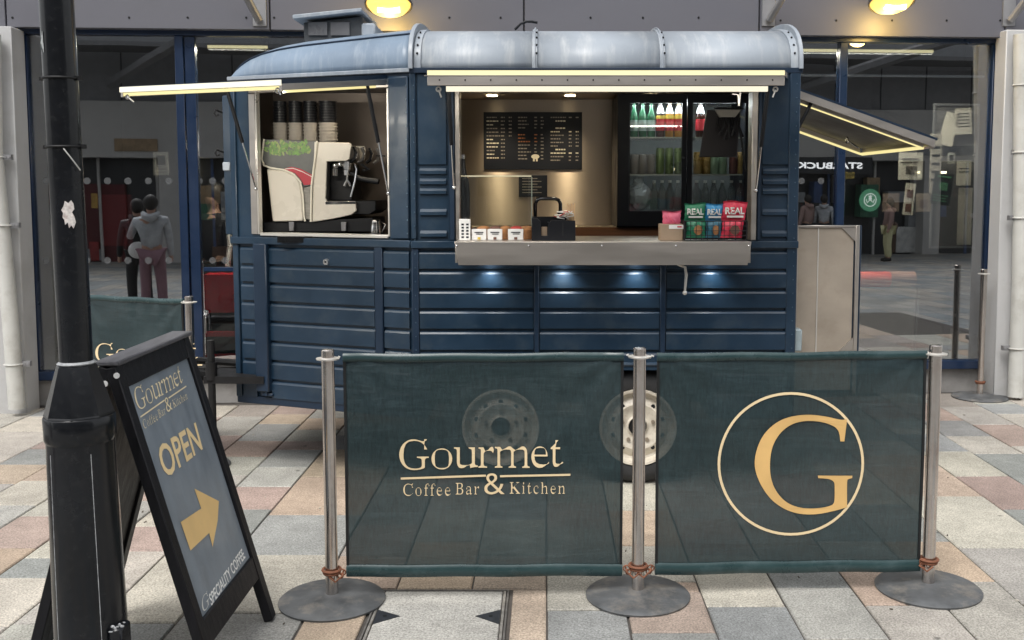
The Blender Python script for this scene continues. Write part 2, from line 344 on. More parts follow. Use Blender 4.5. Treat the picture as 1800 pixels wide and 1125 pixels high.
# ------------------------------------------------------------------ lettering
GLY = json.loads('''{"G":[508,[[268,-10,238,-8,209,-3,182,7,158,19,129,42,105,70,85,103,73,131,65,161,59,194,57,229,59,263,65,295,73,324,85,352,105,385,129,413,157,435,179,448,204,458,231,464,257,465,286,463,320,454,359,441,369,437,388,436,414,438,430,443,439,452,446,465,407,465,407,308,448,308,437,334,423,357,407,379,388,397,368,413,346,426,322,436,296,441,265,443,192,430,148,389,123,322,116,228,118,178,125,135,136,98,153,67,183,37,223,19,274,13,306,14,332,19,353,27,365,39,371,53,373,71,373,128,371,146,365,161,353,170,331,176,306,180,305,182,305,198,470,198,470,182,473,180,450,177,431,171,422,161,417,147,416,128,416,29,391,12,350,0,308,-8]]],"o":[336,[[169,-10,148,-8,128,-1,109,11,92,27,77,47,65,70,56,96,51,124,49,154,51,184,56,213,65,239,77,262,92,281,108,297,127,309,148,316,168,318,188,316,208,309,227,298,244,282,258,263,270,240,279,214,285,185,287,154,285,123,279,94,270,69,258,46,244,26,227,11,209,-1,189,-8],[169,11,203,14,224,24,237,39,242,50,245,64,247,81,250,154,248,206,244,245,237,271,223,286,202,296,169,299,134,296,112,286,99,271,92,245,88,206,87,154,90,82,92,64,95,50,100,39,113,24,135,14]]],"u":[375,[[131,-10,115,-7,102,2,92,17,83,38,78,65,76,97,76,248,74,268,68,282,48,291,41,294,41,310,112,310,112,74,114,58,125,46,144,38,177,36,211,39,236,49,258,66,258,248,256,269,249,283,226,291,219,294,219,310,294,310,294,70,296,51,304,39,327,33,330,30,330,13,327,11,293,7,257,0,239,-10,232,40,193,26,182,13,170,3,157,-4,143,-9]]],"r":[287,[[48,0,48,16,51,19,73,26,80,37,82,56,82,252,81,273,74,285,53,291,50,293,51,310,116,310,143,252,184,272,195,288,207,301,218,311,229,316,234,318,241,317,247,312,251,304,255,293,258,281,260,266,257,248,252,234,248,225,247,222,248,224,245,231,238,240,231,250,220,257,188,260,153,255,135,241,126,228,121,211,119,192,119,56,122,37,134,25,162,19,167,16,167,0]]],"m":[554,[[48,0,48,16,51,19,72,26,80,37,82,56,82,253,81,271,73,284,53,291,49,294,49,310,116,310,143,265,196,294,219,312,237,318,260,312,278,293,318,261,371,293,396,312,418,318,437,312,455,292,469,258,474,212,474,56,475,38,482,26,502,19,506,16,506,0,407,0,407,16,411,19,431,26,438,38,440,56,440,217,439,234,437,247,432,258,416,268,377,271,342,268,318,256,294,237,294,56,296,38,303,26,322,19,326,16,326,0,229,0,229,16,233,19,253,26,260,38,262,56,262,217,261,233,259,247,254,258,238,268,200,271,163,267,138,255,116,235,116,56,118,38,124,27,143,19,147,16,147,0]]],"e":[301,[[153,-10,137,-8,120,-1,104,10,89,26,76,45,65,69,57,95,51,125,49,157,51,187,57,215,65,240,77,263,90,282,106,298,123,309,141,316,157,318,181,314,204,301,224,280,239,251,249,216,253,173,253,166,87,166,93,112,110,73,144,50,199,42,241,47,271,62,271,86,261,73,234,36,208,11,181,-5],[86,192,231,192,231,215,231,241,227,261,222,277,204,292,159,297,109,286,91,255,86,203]]],"t":[228,[[123,-9,109,-7,98,-1,91,10,85,26,80,46,78,71,78,279,50,279,50,300,111,369,129,389,144,407,154,424,114,424,114,310,178,310,178,279,114,279,114,82,116,64,121,51,134,43,168,40,203,44,221,56,212,75,196,66,178,33,160,9,141,-5]]],"C":[468,[[256,-11,229,-9,203,-3,178,6,155,20,127,43,103,71,83,104,71,132,63,162,58,194,56,228,58,262,63,294,72,323,83,351,103,384,127,412,156,435,179,448,205,458,232,464,259,465,285,463,318,454,357,440,368,436,389,435,423,439,441,449,447,465,407,465,407,308,447,308,430,347,407,380,378,407,346,427,309,439,263,443,190,430,146,389,121,321,114,226,122,138,149,74,199,36,276,24,313,26,344,33,374,45,403,61,430,81,430,106,425,89,387,45,348,14,304,-5]]],"f":[214,[[45,0,45,16,40,18,60,22,72,27,79,35,82,48,82,73,82,277,46,277,46,310,82,310,82,353,86,386,95,413,108,436,126,452,148,461,174,465,192,463,207,456,218,446,226,432,231,417,234,400,231,381,226,367,222,358,224,355,223,358,220,365,217,376,214,391,216,405,221,420,222,423,224,426,227,430,227,433,219,441,180,443,141,440,125,430,121,419,118,406,118,390,118,310,173,310,173,277,118,277,118,65,119,47,123,34,133,26,152,20,174,17,169,16,169,0]]],"a":[344,[[255,-10,245,-5,237,10,205,35,150,11,122,-4,95,-9,84,-6,73,0,64,11,57,26,52,43,50,63,55,91,65,115,83,136,103,150,131,164,166,177,229,190,229,241,227,258,222,272,212,282,195,290,174,294,148,296,110,293,81,286,76,274,78,268,87,257,91,243,93,231,90,215,86,202,80,194,77,191,75,194,70,203,65,218,63,236,65,252,68,266,74,278,82,290,93,300,107,308,123,314,142,317,162,318,198,315,223,307,240,292,251,271,260,244,263,210,263,62,263,48,265,40,275,36,305,34,328,36,316,42,304,28,286,7,268,-6],[149,34,174,35,191,41,209,50,229,63,208,169,132,151,98,123,88,84,92,56,108,39]]],"B":[443,[[46,0,46,17,46,20,70,25,88,32,98,44,103,60,105,82,105,369,104,386,102,401,98,412,88,425,69,433,44,437,45,439,45,455,218,455,287,449,331,429,356,396,367,351,360,313,344,283,318,261,278,247,329,231,361,206,381,173,389,132,383,93,370,61,350,35,330,19,304,9,273,2,236,0],[152,252,190,252,228,254,261,261,288,272,304,290,312,314,315,345,313,373,307,395,296,412,277,424,250,431,216,434,181,432,159,425,153,412,152,391],[221,24,259,27,289,35,310,49,322,69,329,95,331,128,328,162,319,188,302,208,274,221,240,228,200,231,152,231,152,65,154,46,164,33,188,26]]],"K":[510,[[46,0,46,17,45,20,69,24,89,32,99,43,104,59,105,81,105,379,104,398,99,413,88,424,69,432,46,436,47,439,47,455,212,455,212,439,213,436,189,432,169,425,158,415,154,400,153,379,178,234,343,373,362,391,375,406,378,418,368,430,333,436,321,439,321,455,456,455,456,439,472,439,434,434,397,419,360,395,323,361,247,285,440,46,453,34,469,25,490,20,489,17,489,0,311,0,311,17,309,18,323,19,338,21,359,27,362,34,358,47,341,66,201,214,153,198,153,81,154,59,159,43,169,32,189,24,213,20,212,17,212,0]]],"i":[198,[[101,362,98,366,90,376,83,393,80,412,83,432,90,449,98,460,101,463,104,460,112,449,118,432,122,412,118,393,112,376,103,366],[48,0,48,16,51,19,73,26,80,37,82,56,82,252,81,272,75,285,54,291,50,293,51,310,118,310,118,56,120,38,126,26,146,19,150,16,150,0]]],"c":[293,[[155,-10,140,-8,122,-1,106,11,90,26,77,45,65,68,57,93,51,120,49,150,52,181,58,210,68,237,80,260,96,280,114,297,134,309,155,317,175,319,197,317,215,310,229,298,239,283,245,265,248,245,245,228,241,215,237,207,237,204,237,209,230,225,226,251,227,261,227,271,219,290,170,297,122,290,98,269,86,235,82,187,85,142,94,105,110,76,133,55,163,42,204,38,241,42,269,53,271,72,262,60,235,30,210,8,182,-6]]],"h":[381,[[48,0,48,16,51,19,72,26,80,37,82,56,82,399,81,417,73,429,53,437,49,440,49,455,118,455,144,267,197,295,221,313,243,318,264,312,282,292,295,258,300,212,300,56,302,38,309,26,330,19,333,16,333,0,232,0,232,16,215,16,247,21,262,34,265,56,265,217,264,234,262,247,258,258,241,268,203,271,166,267,141,255,118,235,118,56,119,38,126,26,146,19,150,16,150,0]]],"n":[381,[[48,0,48,16,51,19,72,26,80,37,82,56,82,253,81,271,73,284,53,291,49,294,49,310,118,310,144,267,196,296,221,313,243,318,264,312,282,292,295,258,300,212,300,56,302,38,309,26,330,19,333,16,333,0,232,0,232,16,215,16,247,21,262,34,265,56,265,217,264,234,262,247,258,258,241,268,203,271,166,267,141,255,118,235,118,56,119,38,126,26,146,19,150,16,150,0]]],"&":[492,[[187,-7,143,-3,106,9,75,28,52,54,38,86,34,125,37,157,46,185,62,208,83,228,108,248,137,266,97,318,87,337,81,359,79,382,82,413,94,439,112,459,138,475,168,484,204,487,238,484,267,475,291,460,308,439,319,414,322,383,319,357,310,333,295,312,275,293,252,275,226,258,354,133,363,148,373,164,381,181,388,200,394,219,399,240,463,240,455,212,446,185,436,160,424,136,410,115,394,95,492,0,409,0,352,56,331,39,308,24,282,11,254,1,222,-5],[188,293,211,308,229,322,243,336,252,350,258,366,260,383,258,399,253,412,244,423,233,432,219,437,202,439,185,437,170,432,158,424,148,413,142,399,140,383,142,367,146,352,153,338,163,324,175,309],[189,46,216,47,240,52,262,60,281,70,298,81,313,93,174,229,153,215,135,200,120,185,108,169,102,150,99,127,102,104,110,84,124,68,142,56,163,48]]]}''')
def curve_faces(polys):
    cu = bpy.data.curves.new('tmp', 'CURVE'); cu.dimensions = '2D'; cu.fill_mode = 'FRONT'
    for P in polys:
        sp = cu.splines.new('POLY'); sp.points.add(len(P) - 1)
        for i, (x, y) in enumerate(P): sp.points[i].co = (x, y, 0, 1)
        sp.use_cyclic_u = True
    ob = bpy.data.objects.new('tmp', cu); me = bpy.data.meshes.new_from_object(ob)
    vs = [(v.co.x, v.co.y) for v in me.vertices]; fs = [tuple(p.vertices) for p in me.polygons]
    bpy.data.objects.remove(ob); bpy.data.curves.remove(cu); bpy.data.meshes.remove(me)
    return vs, fs
GCACHE = {}
def serif(s, track=0.02):
    vs, fs, x = [], [], 0.0
    for c in s:
        if c == ' ': x += 0.25; continue
        adv, polys = GLY[c]
        if c not in GCACHE: GCACHE[c] = curve_faces([[(P[i] / 1000, P[i + 1] / 1000) for i in range(0, len(P), 2)] for P in polys])
        v, f = GCACHE[c]; n = len(vs)
        vs += [(a + x, b) for a, b in v]; fs += [tuple(n + i for i in q) for q in f]; x += adv / 1000 + track
    return vs, fs
def sans(s, bold=0.0):
    cu = bpy.data.curves.new('tmp', 'FONT'); cu.body = s; cu.size = 1; cu.offset = bold; cu.resolution_u = 3
    ob = bpy.data.objects.new('tmp', cu); me = bpy.data.meshes.new_from_object(ob)
    vs = [(v.co.x, v.co.y) for v in me.vertices]; fs = [tuple(p.vertices) for p in me.polygons]
    bpy.data.objects.remove(ob); bpy.data.curves.remove(cu); bpy.data.meshes.remove(me)
    return vs, fs
def fit(vf, x0, x1, y0, y1):
    """scale 2-D lettering so that it fills the box x0..x1, y0..y1"""
    vs, fs = vf; ax = min(v[0] for v in vs); bx = max(v[0] for v in vs); ay = min(v[1] for v in vs); by = max(v[1] for v in vs)
    return [(x0 + (x - ax) / (bx - ax) * (x1 - x0), y0 + (y - ay) / (by - ay) * (y1 - y0)) for x, y in vs], fs
def bar(x0, y0, x1, y1, h):
    return [(x0, y0 - h / 2), (x1, y1 - h / 2), (x1, y1 + h / 2), (x0, y0 + h / 2)], [(0, 1, 2, 3)]
def join(*vfs):
    V, Fs = [], []
    for v, f in vfs:
        n = len(V); V += list(v); Fs += [tuple(n + i for i in q) for q in f]
    return V, Fs
def letters(vf, m3, name, mat_, parent, local=False, **k):
    b = MB(); b.add([m3(x, y) for x, y in vf[0]], vf[1])
    return b.build(name, mat_, parent, smooth=False, local=local, recalc=False, **k)
def logo(S):
    """the coffee bar's word mark in photo-pixel units: x 703..1002, y up, through S(px, py)"""
    def bx(vf, a, b, c, d): return fit(vf, a, b, -d, -c)
    g = bx(serif('G'), 702, 754, 772, 826)
    parts = [g, bx(serif('o'), 758.5, 795, 788, 825), bx(serif('u'), 798, 840, 786, 823), bx(serif('r'), 841, 868, 785, 822),
             bx(serif('m'), 870, 931, 784, 822), bx(serif('e'), 934, 965, 784, 822), bx(serif('t'), 968, 990, 773, 820)]
    main = join(*parts, bar(704.5, -841, 854, -836, 3.6), bar(879, -837, 1002.5, -834, 3.6))
    sub = join(bx(serif('Coffee', 0.03), 709, 792, 850, 871.5), bx(serif('Bar', 0.03), 801, 842, 849, 869.5), bx(serif('&'), 851.5, 887, 832, 869),
               bx(serif('Kitchen', 0.03), 896, 993, 847, 868))
    return join(main, sub)
# ------------------------------------------------------------------ ground
def gz(y): return -0.014 - 0.02 * max(0.0, -y)
g = MB()
ys = [-80, -20, -11.5, 0, 2.9, 9.5, 60]; xs = [-90, -12, 12, 90]
vs = [(x, y, gz(y)) for y in ys for x in xs]
g.add(vs, [(j * 4 + i, j * 4 + i + 1, (j + 1) * 4 + i + 1, (j + 1) * 4 + i) for j in range(len(ys) - 1) for i in range(3)])
g.build('ground', FARPAVE, smooth=False, kind='structure')
paving = MB().box(-5.05, 5.3, 2.92, 8.4, -0.013, -0.009).build('pavement', JOINT, smooth=False, kind='structure')
PALS = {'C': (0.40, 0.375, 0.325), 'G': (0.345, 0.33, 0.295), 'B': (0.245, 0.25, 0.24), 'P': (0.315, 0.245, 0.21), 'O': (0.385, 0.305, 0.235), 'D': (0.195, 0.20, 0.195), 'N': (0.285, 0.25, 0.22)}
XJ = [-5.0, -4.7, -4.4, -3.95, -3.65, -3.19, -2.885, -2.58, -2.275, -1.97, -1.67, -1.37, -0.905, -0.603, -0.30, 0.0, 0.305, 0.613, 0.92, 1.225, 1.53, 1.835, 2.275, 2.58, 2.885, 3.19, 3.5, 3.95, 4.25, 4.7, 5.2]
HAND = {  # column's left joint -> far-to-near joints (photo rows) and the slab colour in front of each
 -3.19: [(760, 'G'), (777, 'P'), (789, 'B'), (816, 'O'), (850, 'G'), (893, 'P'), (950, 'C')],
 -2.885: [(738, 'N'), (752, 'G'), (765, 'C'), (777, 'P'), (789, 'B'), (816, 'O'), (845, 'C'), (888, 'G'), (948, 'P'), (1020, 'G')],
 -2.58: [(733, 'P'), (757, 'G'), (786, 'B'), (812, 'N'), (845, 'C'), (881, 'G'), (907, 'P'), (963, 'O'), (1050, 'C')],
 -2.275: [(732, 'G'), (765, 'P'), (800, 'C'), (835, 'P'), (880, 'G'), (923, 'C'), (980, 'B'), (1015, 'C'), (1100, 'G')],
 -1.97: [(728, 'O'), (745, 'B'), (775, 'P'), (802, 'G'), (835, 'C'), (868, 'O'), (897, 'C'), (925, 'P'), (969, 'C'), (1034, 'G'), (1097, 'G')],
 -1.67: [(720, 'G'), (735, 'O'), (755, 'G'), (775, 'P'), (790, 'B'), (821, 'G'), (855, 'P'), (895, 'B'), (975, 'C'), (1095, 'B')],
 -1.37: [(722, 'P'), (737, 'G'), (765, 'B'), (790, 'O'), (838, 'O'), (905, 'B'), (975, 'C'), (1077, 'B')],
 -0.905: [(725, 'P'), (760, 'G'), (792, 'D'), (840, 'G'), (867, 'B'), (921, 'N'), (977, 'O'), (1040, 'G'), (1078, 'O')],
 -0.603: [(730, 'G'), (780, 'P'), (850, 'G'), (897, 'G'), (951, 'O')],
 -0.30: [(725, 'G'), (770, 'B'), (812, 'N'), (860, 'B'), (913, 'G'), (975, 'O'), (1035, 'O')],
 0.0: [(725, 'G'), (790, 'C'), (840, 'G'), (884, 'N'), (929, 'G'), (1072, 'B')],
 0.305: [(730, 'G'), (800, 'P'), (845, 'C'), (897, 'O'), (959, 'C'), (1022, 'O'), (1040, 'P'), (1112, 'B')],
 0.613: [(730, 'N'), (790, 'G'), (850, 'C'), (912, 'P'), (975, 'C'), (1066, 'B')],
 0.92: [(728, 'G'), (770, 'C'), (835, 'G'), (921, 'N'), (985, 'B'), (1032, 'G'), (1123, 'O')],
 1.225: [(720, 'B'), (765, 'G'), (833, 'P'), (885, 'D'), (950, 'G'), (1000, 'O'), (1063, 'G')],
 1.53: [(720, 'P'), (760, 'G'), (815, 'C'), (886, 'B'), (951, 'O'), (1022, 'G')],
 1.835: [(712, 'G'), (745, 'B'), (775, 'C'), (799, 'O'), (872, 'C'), (963, 'G'), (1060, 'C')],
 2.275: [(705, 'P'), (735, 'G'), (753, 'C'), (763, 'B'), (793, 'C'), (837, 'P'), (895, 'B'), (955, 'C')],
 2.58: [(690, 'G'), (708, 'P'), (739, 'B'), (766, 'C'), (797, 'B'), (850, 'G')],
 2.885: [(691, 'N'), (715, 'G'), (746, 'P'), (784, 'C'), (820, 'G')],
 3.19: [(695, 'G'), (710, 'B'), (727, 'C'), (755, 'P')]}
MHX0, MHX1, MHY = -0.672, -0.145, 3.972          # the recessed manhole takes this corner
nslab = 0
def slab(x0, x1, y0, y1, col):
    global nslab
    if y1 - y0 < 0.02 or x1 - x0 < 0.02: return
    if x0 < MHX1 - 0.01 and x1 > MHX0 + 0.01 and y0 < MHY:
        if y1 > MHY + 0.04: slab(x0, x1, MHY + 0.012, y1, col)
        if x0 < MHX0 - 0.03: slab(x0, MHX0 - 0.006, y0, min(y1, MHY + 0.006), col)
        if x1 > MHX1 + 0.03: slab(MHX1 + 0.006, x1, y0, min(y1, MHY + 0.006), col)
        return
    j = 0.0038; c = 0.004; h = random.uniform(-0.0012, 0.0012)
    a0, a1, b0, b1 = x0 + j, x1 - j, y0 + j, y1 - j
    cx_, cy_ = (a0 + a1) / 2, (b0 + b1) / 2
    t = random.uniform(-0.001, 0.001)
    vs = [(a0 - cx_, b0 - cy_, -0.012), (a1 - cx_, b0 - cy_, -0.012), (a1 - cx_, b1 - cy_, -0.012), (a0 - cx_, b1 - cy_, -0.012),
          (a0 - cx_, b0 - cy_, h - c), (a1 - cx_, b0 - cy_, h - c), (a1 - cx_, b1 - cy_, h - c), (a0 - cx_, b1 - cy_, h - c),
          (a0 + c - cx_, b0 + c - cy_, h), (a1 - c - cx_, b0 + c - cy_, h + t), (a1 - c - cx_, b1 - c - cy_, h + t), (a0 + c - cx_, b1 - c - cy_, h)]
    vs = [(x + random.uniform(-.0018, .0018), y + random.uniform(-.0018, .0018), z) for x, y, z in vs]
    me = bpy.data.meshes.new('paving_slab')
    me.from_pydata(vs, [], [(0, 1, 5, 4), (1, 2, 6, 5), (2, 3, 7, 6), (3, 0, 4, 7), (4, 5, 9, 8), (5, 6, 10, 9), (6, 7, 11, 10), (7, 4, 8, 11), (8, 9, 10, 11)])
    me.materials.append(SLAB)
    o = bpy.data.objects.new('paving_slab', me); COL.objects.link(o); o.parent = paving; o.location = (cx_, cy_, 0)
    k = random.uniform(0.88, 1.10); o.color = (col[0] * k * random.uniform(0.97, 1.03), col[1] * k, col[2] * k * random.uniform(0.96, 1.04), 1)
    nslab += 1
for i in range(len(XJ) - 1):
    x0, x1 = XJ[i], XJ[i + 1]
    y_end = 7.62 + 0.07 * (x0 + x1) / 2
    if x0 in HAND:
        rows = [(GR(CX, py).y, c) for py, c in HAND[x0]]
        top = y_end; tc = 'G'
        yy = rows[0][0]
        while yy < y_end - 0.1:
            n = min(y_end, yy + random.choice((0.3, 0.45, 0.6))); slab(x0, x1, yy, n, PALS[random.choice('GBPNC')]); yy = n
        for k, (y, c) in enumerate(rows):
            nxt = rows[k + 1][0] if k + 1 < len(rows) else max(2.95, y - random.choice((0.45, 0.6, 0.75)))
            if nxt < 3.2: nxt = 2.95
            slab(x0, x1, nxt, y, PALS[c])
        while nxt > 2.96:
            y = nxt; nxt = max(2.95, y - random.choice((0.45, 0.6, 0.75)))
            if nxt < 3.15: nxt = 2.95
            slab(x0, x1, nxt, y, PALS[random.choice('GBPCCGO')])
    else:
        yy = 3.3 if abs(x0) > 3.3 else 2.95; yy += random.uniform(0, 0.3)
        if x0 < -3.9 or x0 > 4.2: yy += 1.6
        while yy < y_end - 0.1:
            n = min(y_end, yy + random.choice((0.3, 0.45, 0.6, 0.75))); slab(x0, x1, yy, n, PALS[random.choice('GBPOCCGN')]); yy = n

mh = root('manhole_cover', 'stone filled manhole cover with two dark triangular key plates set in the paving', 'manhole cover', ((MHX0 + MHX1) / 2, 3.68, 0))
m = MB(); y0m = 3.33
m.box(MHX0 + 0.005, MHX0 + 0.012, y0m, MHY, -0.012, 0.0005); m.box(MHX1 - 0.012, MHX1 - 0.005, y0m, MHY, -0.012, 0.0005)
m.box(MHX0 + 0.012, MHX1 - 0.012, MHY - 0.008, MHY, -0.012, 0.0005); m.box(MHX0 + 0.012, MHX1 - 0.012, y0m, y0m + 0.008, -0.012, 0.0005)
m.build('frame', mat('manhole_edge_metal', (0.20, 0.19, 0.18), 0.55, 0.6, var=0.3, scale=30), mh, smooth=False)
m = MB().box(MHX0 + 0.030, MHX1 - 0.030, y0m + 0.016, MHY - 0.014, -0.012, -0.001)
m.build('stone_infill', SLAB, mh, smooth=False, bevel=0.003, color=(0.40, 0.39, 0.36))
PEM = mat('pale_edge_metal', (0.42, 0.40, 0.37), 0.5, 0.7, var=0.3, scale=30)
for xa_, xb_ in ((MHX0 + 0.0165, MHX0 + 0.026), (MHX1 - 0.026, MHX1 - 0.0165)): MB().box(xa_, xb_, y0m + 0.01, MHY - 0.01, -0.012, -0.0012).build('inner_edge', PEM, mh, smooth=False)
IRON = mat('dark_key_iron', (0.05, 0.055, 0.065), 0.5, 0.6, var=0.3, scale=40)
for sx, (ex, dy) in ((1, (MHX0 + 0.030, 0)), (-1, (MHX1 - 0.030, 0))):
    yc = GR(700, 1083).y
    k = MB().prism([(ex, yc - 0.072), (ex + sx * 0.093, yc), (ex, yc + 0.058)], 'z', -0.0008, 0.0008).build('key_plate', IRON, mh, smooth=False)
    MB().cyl((ex + sx * 0.035, yc, 0.0009), (ex + sx * 0.035, yc, 0.0016), 0.008).build('key_hole', HEMB, k)

# ------------------------------------------------------------------ the shop building behind
BO = Vector((0, 7.70, 0)); BYAW = math.atan(0.07)
BA = Vector((math.cos(BYAW), math.sin(BYAW), 0)); BN = Vector((math.sin(BYAW), -math.cos(BYAW), 0))
def BU(px, py, out=0.0):
    r = ray(px, py); e = Vector((0, 0, EYE)); t = (out - (e - BO).dot(BN)) / r.dot(BN); p = e + r * t - BO
    return p.dot(BA), p.z
def bworld(u, out, z=0.0): return BO + BA * u + BN * out + Vector((0, 0, z))
def broot(name, label, cat, u=0.0, out=0.0, z=0.0, **k): return root(name, label, cat, bworld(u, out, z), BYAW, **k)
shop = broot('shop_front', 'grey panelled shop front with tall blue framed windows behind the coffee trailer', 'building')
UL, UR = BU(40, 400)[0], BU(1750, 400)[0]
ZT, ZF0, ZF1 = BU(900, 61)[1], 0.195, 0.195
# local y is away from the street
m = MB().box(UL - 0.02, UR + 0.02, 0.03, 0.30, -0.01, 0.185); m.build('plinth', PLINTH, shop, local=True, bevel=0.006)
def post(u0, u1, z0, z1, y0=-0.02, y1=0.06, name='window_frame', mt=None):
    return MB().box(u0, u1, y0, y1, z0, z1).build(name, mt or FRAMEB, shop, local=True, bevel=0.004)
post(UL, BU(62, 400)[0], 0.262, ZT - 0.035); post(BU(1733, 400)[0], UR, 0.262, ZT - 0.035)
post(UL, UR, ZT - 0.033, ZT + 0.005, -0.03, 0.07, 'head_rail'); post(UL, UR, 0.192, 0.258, -0.035, 0.07, 'sill_rail')
mull = [BU(322, 300)[0], -1.15, 0.62, BU(1477, 300)[0]]
for u in mull: post(u - 0.030, u + 0.030, 0.262, ZT - 0.035, -0.025, 0.06, 'mullion')
edges = [BU(62, 400)[0]] + mull + [BU(1733, 400)[0]]
for k in range(5):
    u0, u1 = edges[k] + 0.03 * (k > 0), edges[k + 1] - 0.03
    if k == 4: u1 = edges[5]
    pn = MB().box(u0, u1, 0.012, 0.020, 0.26, ZT - 0.035).build('window_pane', GLASS, shop, local=True, smooth=False)
# frosted dots on the glass
DOT = mat('frosted_dot', (0.20, 0.21, 0.22), 0.8, var=0.02, alpha=0.22)
m = MB(); m2 = MB()
for rowpy in (318, 458):
    for px in list(range(80, 312, 36)) + [350, 373, 395]:
        u, z = BU(px, rowpy); m.cyl((u, 0.009, z), (u, 0.0112, z), 0.025, n=14)
    for px in (1410, 1444):
        u, z = BU(px, rowpy); m.cyl((u, 0.009, z), (u, 0.0112, z), 0.025, n=14)
m.build('frosted_dots', DOT, shop, local=True, smooth=False, kind='stuff')
# fascia panels with seams and rivets, proud of the glazing
FO = 0.10
def fseam(px): return BU(px, 20, FO)[0]
seams = [UL - 0.9, BU(10, 20, FO)[0] , fseam(474), fseam(921), fseam(1335), fseam(1768), UR + 1.6]
zb, zt = BU(900, 57, FO)[1], 4.6
for k in range(len(seams) - 1):
    MB().box(seams[k] + 0.004, seams[k + 1] - 0.004, -FO, 0.02, zb, zt).build('fascia_panel', FASCIA, shop, local=True, bevel=0.004)
m = MB().box(UL - 0.9, UR + 1.6, -0.078, 0.3, zb + 0.004, 5.2); m.build('fascia_backing', DARKI, shop, local=True, smooth=False)
m = MB()
for px in (22, 227, 330, 433, 482, 790, 880, 1038, 1130, 1228, 1372, 1470, 1568, 1664, 1758):
    u, z = BU(px, 31 + (px > 1300) * 5, FO); m.cyl((u, -FO - 0.003, z), (u, -FO, z), 0.008, n=10)
m.build('rivets', DARKM, shop, local=True, kind='stuff')
MB().box(UL - 0.9, UR + 1.6, -0.02, 0.35, 5.2, 5.6).build('parapet', FASCIA, shop, local=True)
# columns
uL0, uL1 = BU(-140, 400, 0.25)[0], BU(34, 400, 0.25)[0]
uR0, uR1 = BU(1757, 400, 0.2)[0], BU(1960, 400, 0.2)[0]
ztl = BU(10, 46, 0.25)[1]
MB().box(uL0, uL1, -0.25, -0.036, -0.01, ztl).build('column', RENDERW, shop, local=True, bevel=0.006, label='pale painted column at the end of the shop front beside the lamp post')
MB().box(uR0, uR1, -0.2, -0.036, -0.01, BU(1780, 52, 0.2)[1]).build('column', RENDERW, shop, local=True, bevel=0.006, label='pale painted column at the end of the shop front beside the lone rope post')
# door frame inside the second bay
d0, d1 = BU(334, 500)[0], BU(420, 500)[0]
dz0, dz1 = 0.27, BU(340, 445)[1]
m = MB(); m.box(d0 + 0.012, d0 + 0.085, -0.012, 0.05, dz0, ZT - 0.04); 
m.build('door_stile', FRAMEB, shop, local=True, bevel=0.003)
MB().box(d0 + 0.102, mull[1] - 0.03, -0.008, 0.05, BU(360, 470)[1] - 0.03, BU(360, 470)[1]).build('door_rail', FRAMEB, shop, local=True, bevel=0.003)
u, z = BU(364, 560); m = MB(); m.tube([(u, -0.02, z + 0.03), (u, -0.06, z + 0.03), (u, -0.06, z - 0.10)], 0.008); m.cyl((u, -0.012, z + 0.05), (u, -0.022, z + 0.05), 0.018); m.build('door_handle', CHROME, shop, local=True)
# interior of the shop
room = broot('shop_interior', 'dim interior of the shop seen through the tall windows', 'shop interior', kind='structure')
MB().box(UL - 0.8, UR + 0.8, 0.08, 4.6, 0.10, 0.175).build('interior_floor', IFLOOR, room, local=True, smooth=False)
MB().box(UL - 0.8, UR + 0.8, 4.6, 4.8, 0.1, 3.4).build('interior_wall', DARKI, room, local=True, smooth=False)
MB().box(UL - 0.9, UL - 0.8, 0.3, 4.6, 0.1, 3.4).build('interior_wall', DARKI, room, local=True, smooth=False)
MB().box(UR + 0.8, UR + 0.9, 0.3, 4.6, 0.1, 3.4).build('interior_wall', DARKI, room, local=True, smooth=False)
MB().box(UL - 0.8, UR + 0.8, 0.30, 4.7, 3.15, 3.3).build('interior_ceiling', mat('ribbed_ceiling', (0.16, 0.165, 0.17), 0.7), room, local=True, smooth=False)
for (a, b, py, dd, nm, mt_) in ((365, 470, 82, 0.35, 'yellow tube light glowing inside the shop above the trailer nose', TUBEI), (1370, 1640, 88, 0.30, 'yellow tube light glowing inside the window behind the raised end flap', TUBEI),
                       (1390, 1730, 132, 1.8, 'pale faintly glowing tube light inside the window under the yellow tube', mat('dim_glow_tube', (0.45, 0.47, 0.5), 0.5, emit=(0.7, 0.75, 0.8), estr=0.12))):  # the pale tube has a faint glow put into its material
    u0, z = BU(a, py, -dd); u1, z1 = BU(b, py, -dd)
    t = broot('tube_light', nm, 'light', (u0 + u1) / 2, -dd, z, group='tube lights inside the shop')
    L_ = (u1 - u0) / 2
    MB().cyl((-L_, 0, 0), (L_, 0, 0), 0.012, n=10).build('tube', mt_, t, local=True)
    MB().box(-L_, L_, -0.02, 0.02, 0.014, 0.05).build('housing', DARKM, t, local=True)
    px_ = a
    if mt_ is TUBEI:
        ld = bpy.data.lights.new('tube_glow', 'AREA'); ld.shape = 'RECTANGLE'; ld.size = 2 * L_; ld.size_y = 0.05; ld.energy = 70 if px_ > 900 else 45; ld.color = (1, 0.9, 0.7); lo = bpy.data.objects.new('tube_glow', ld); COL.objects.link(lo); lo.parent = t; lo.location = (0, 0, -0.02)
    m = MB(); m.cyl((-L_ * 0.8, 0, 0.05), (-L_ * 0.8, 0, 3.15 - z), 0.004, n=6); m.cyl((L_ * 0.8, 0, 0.05), (L_ * 0.8, 0, 3.15 - z), 0.004, n=6); m.build('hanger', DARKM, t, local=True)
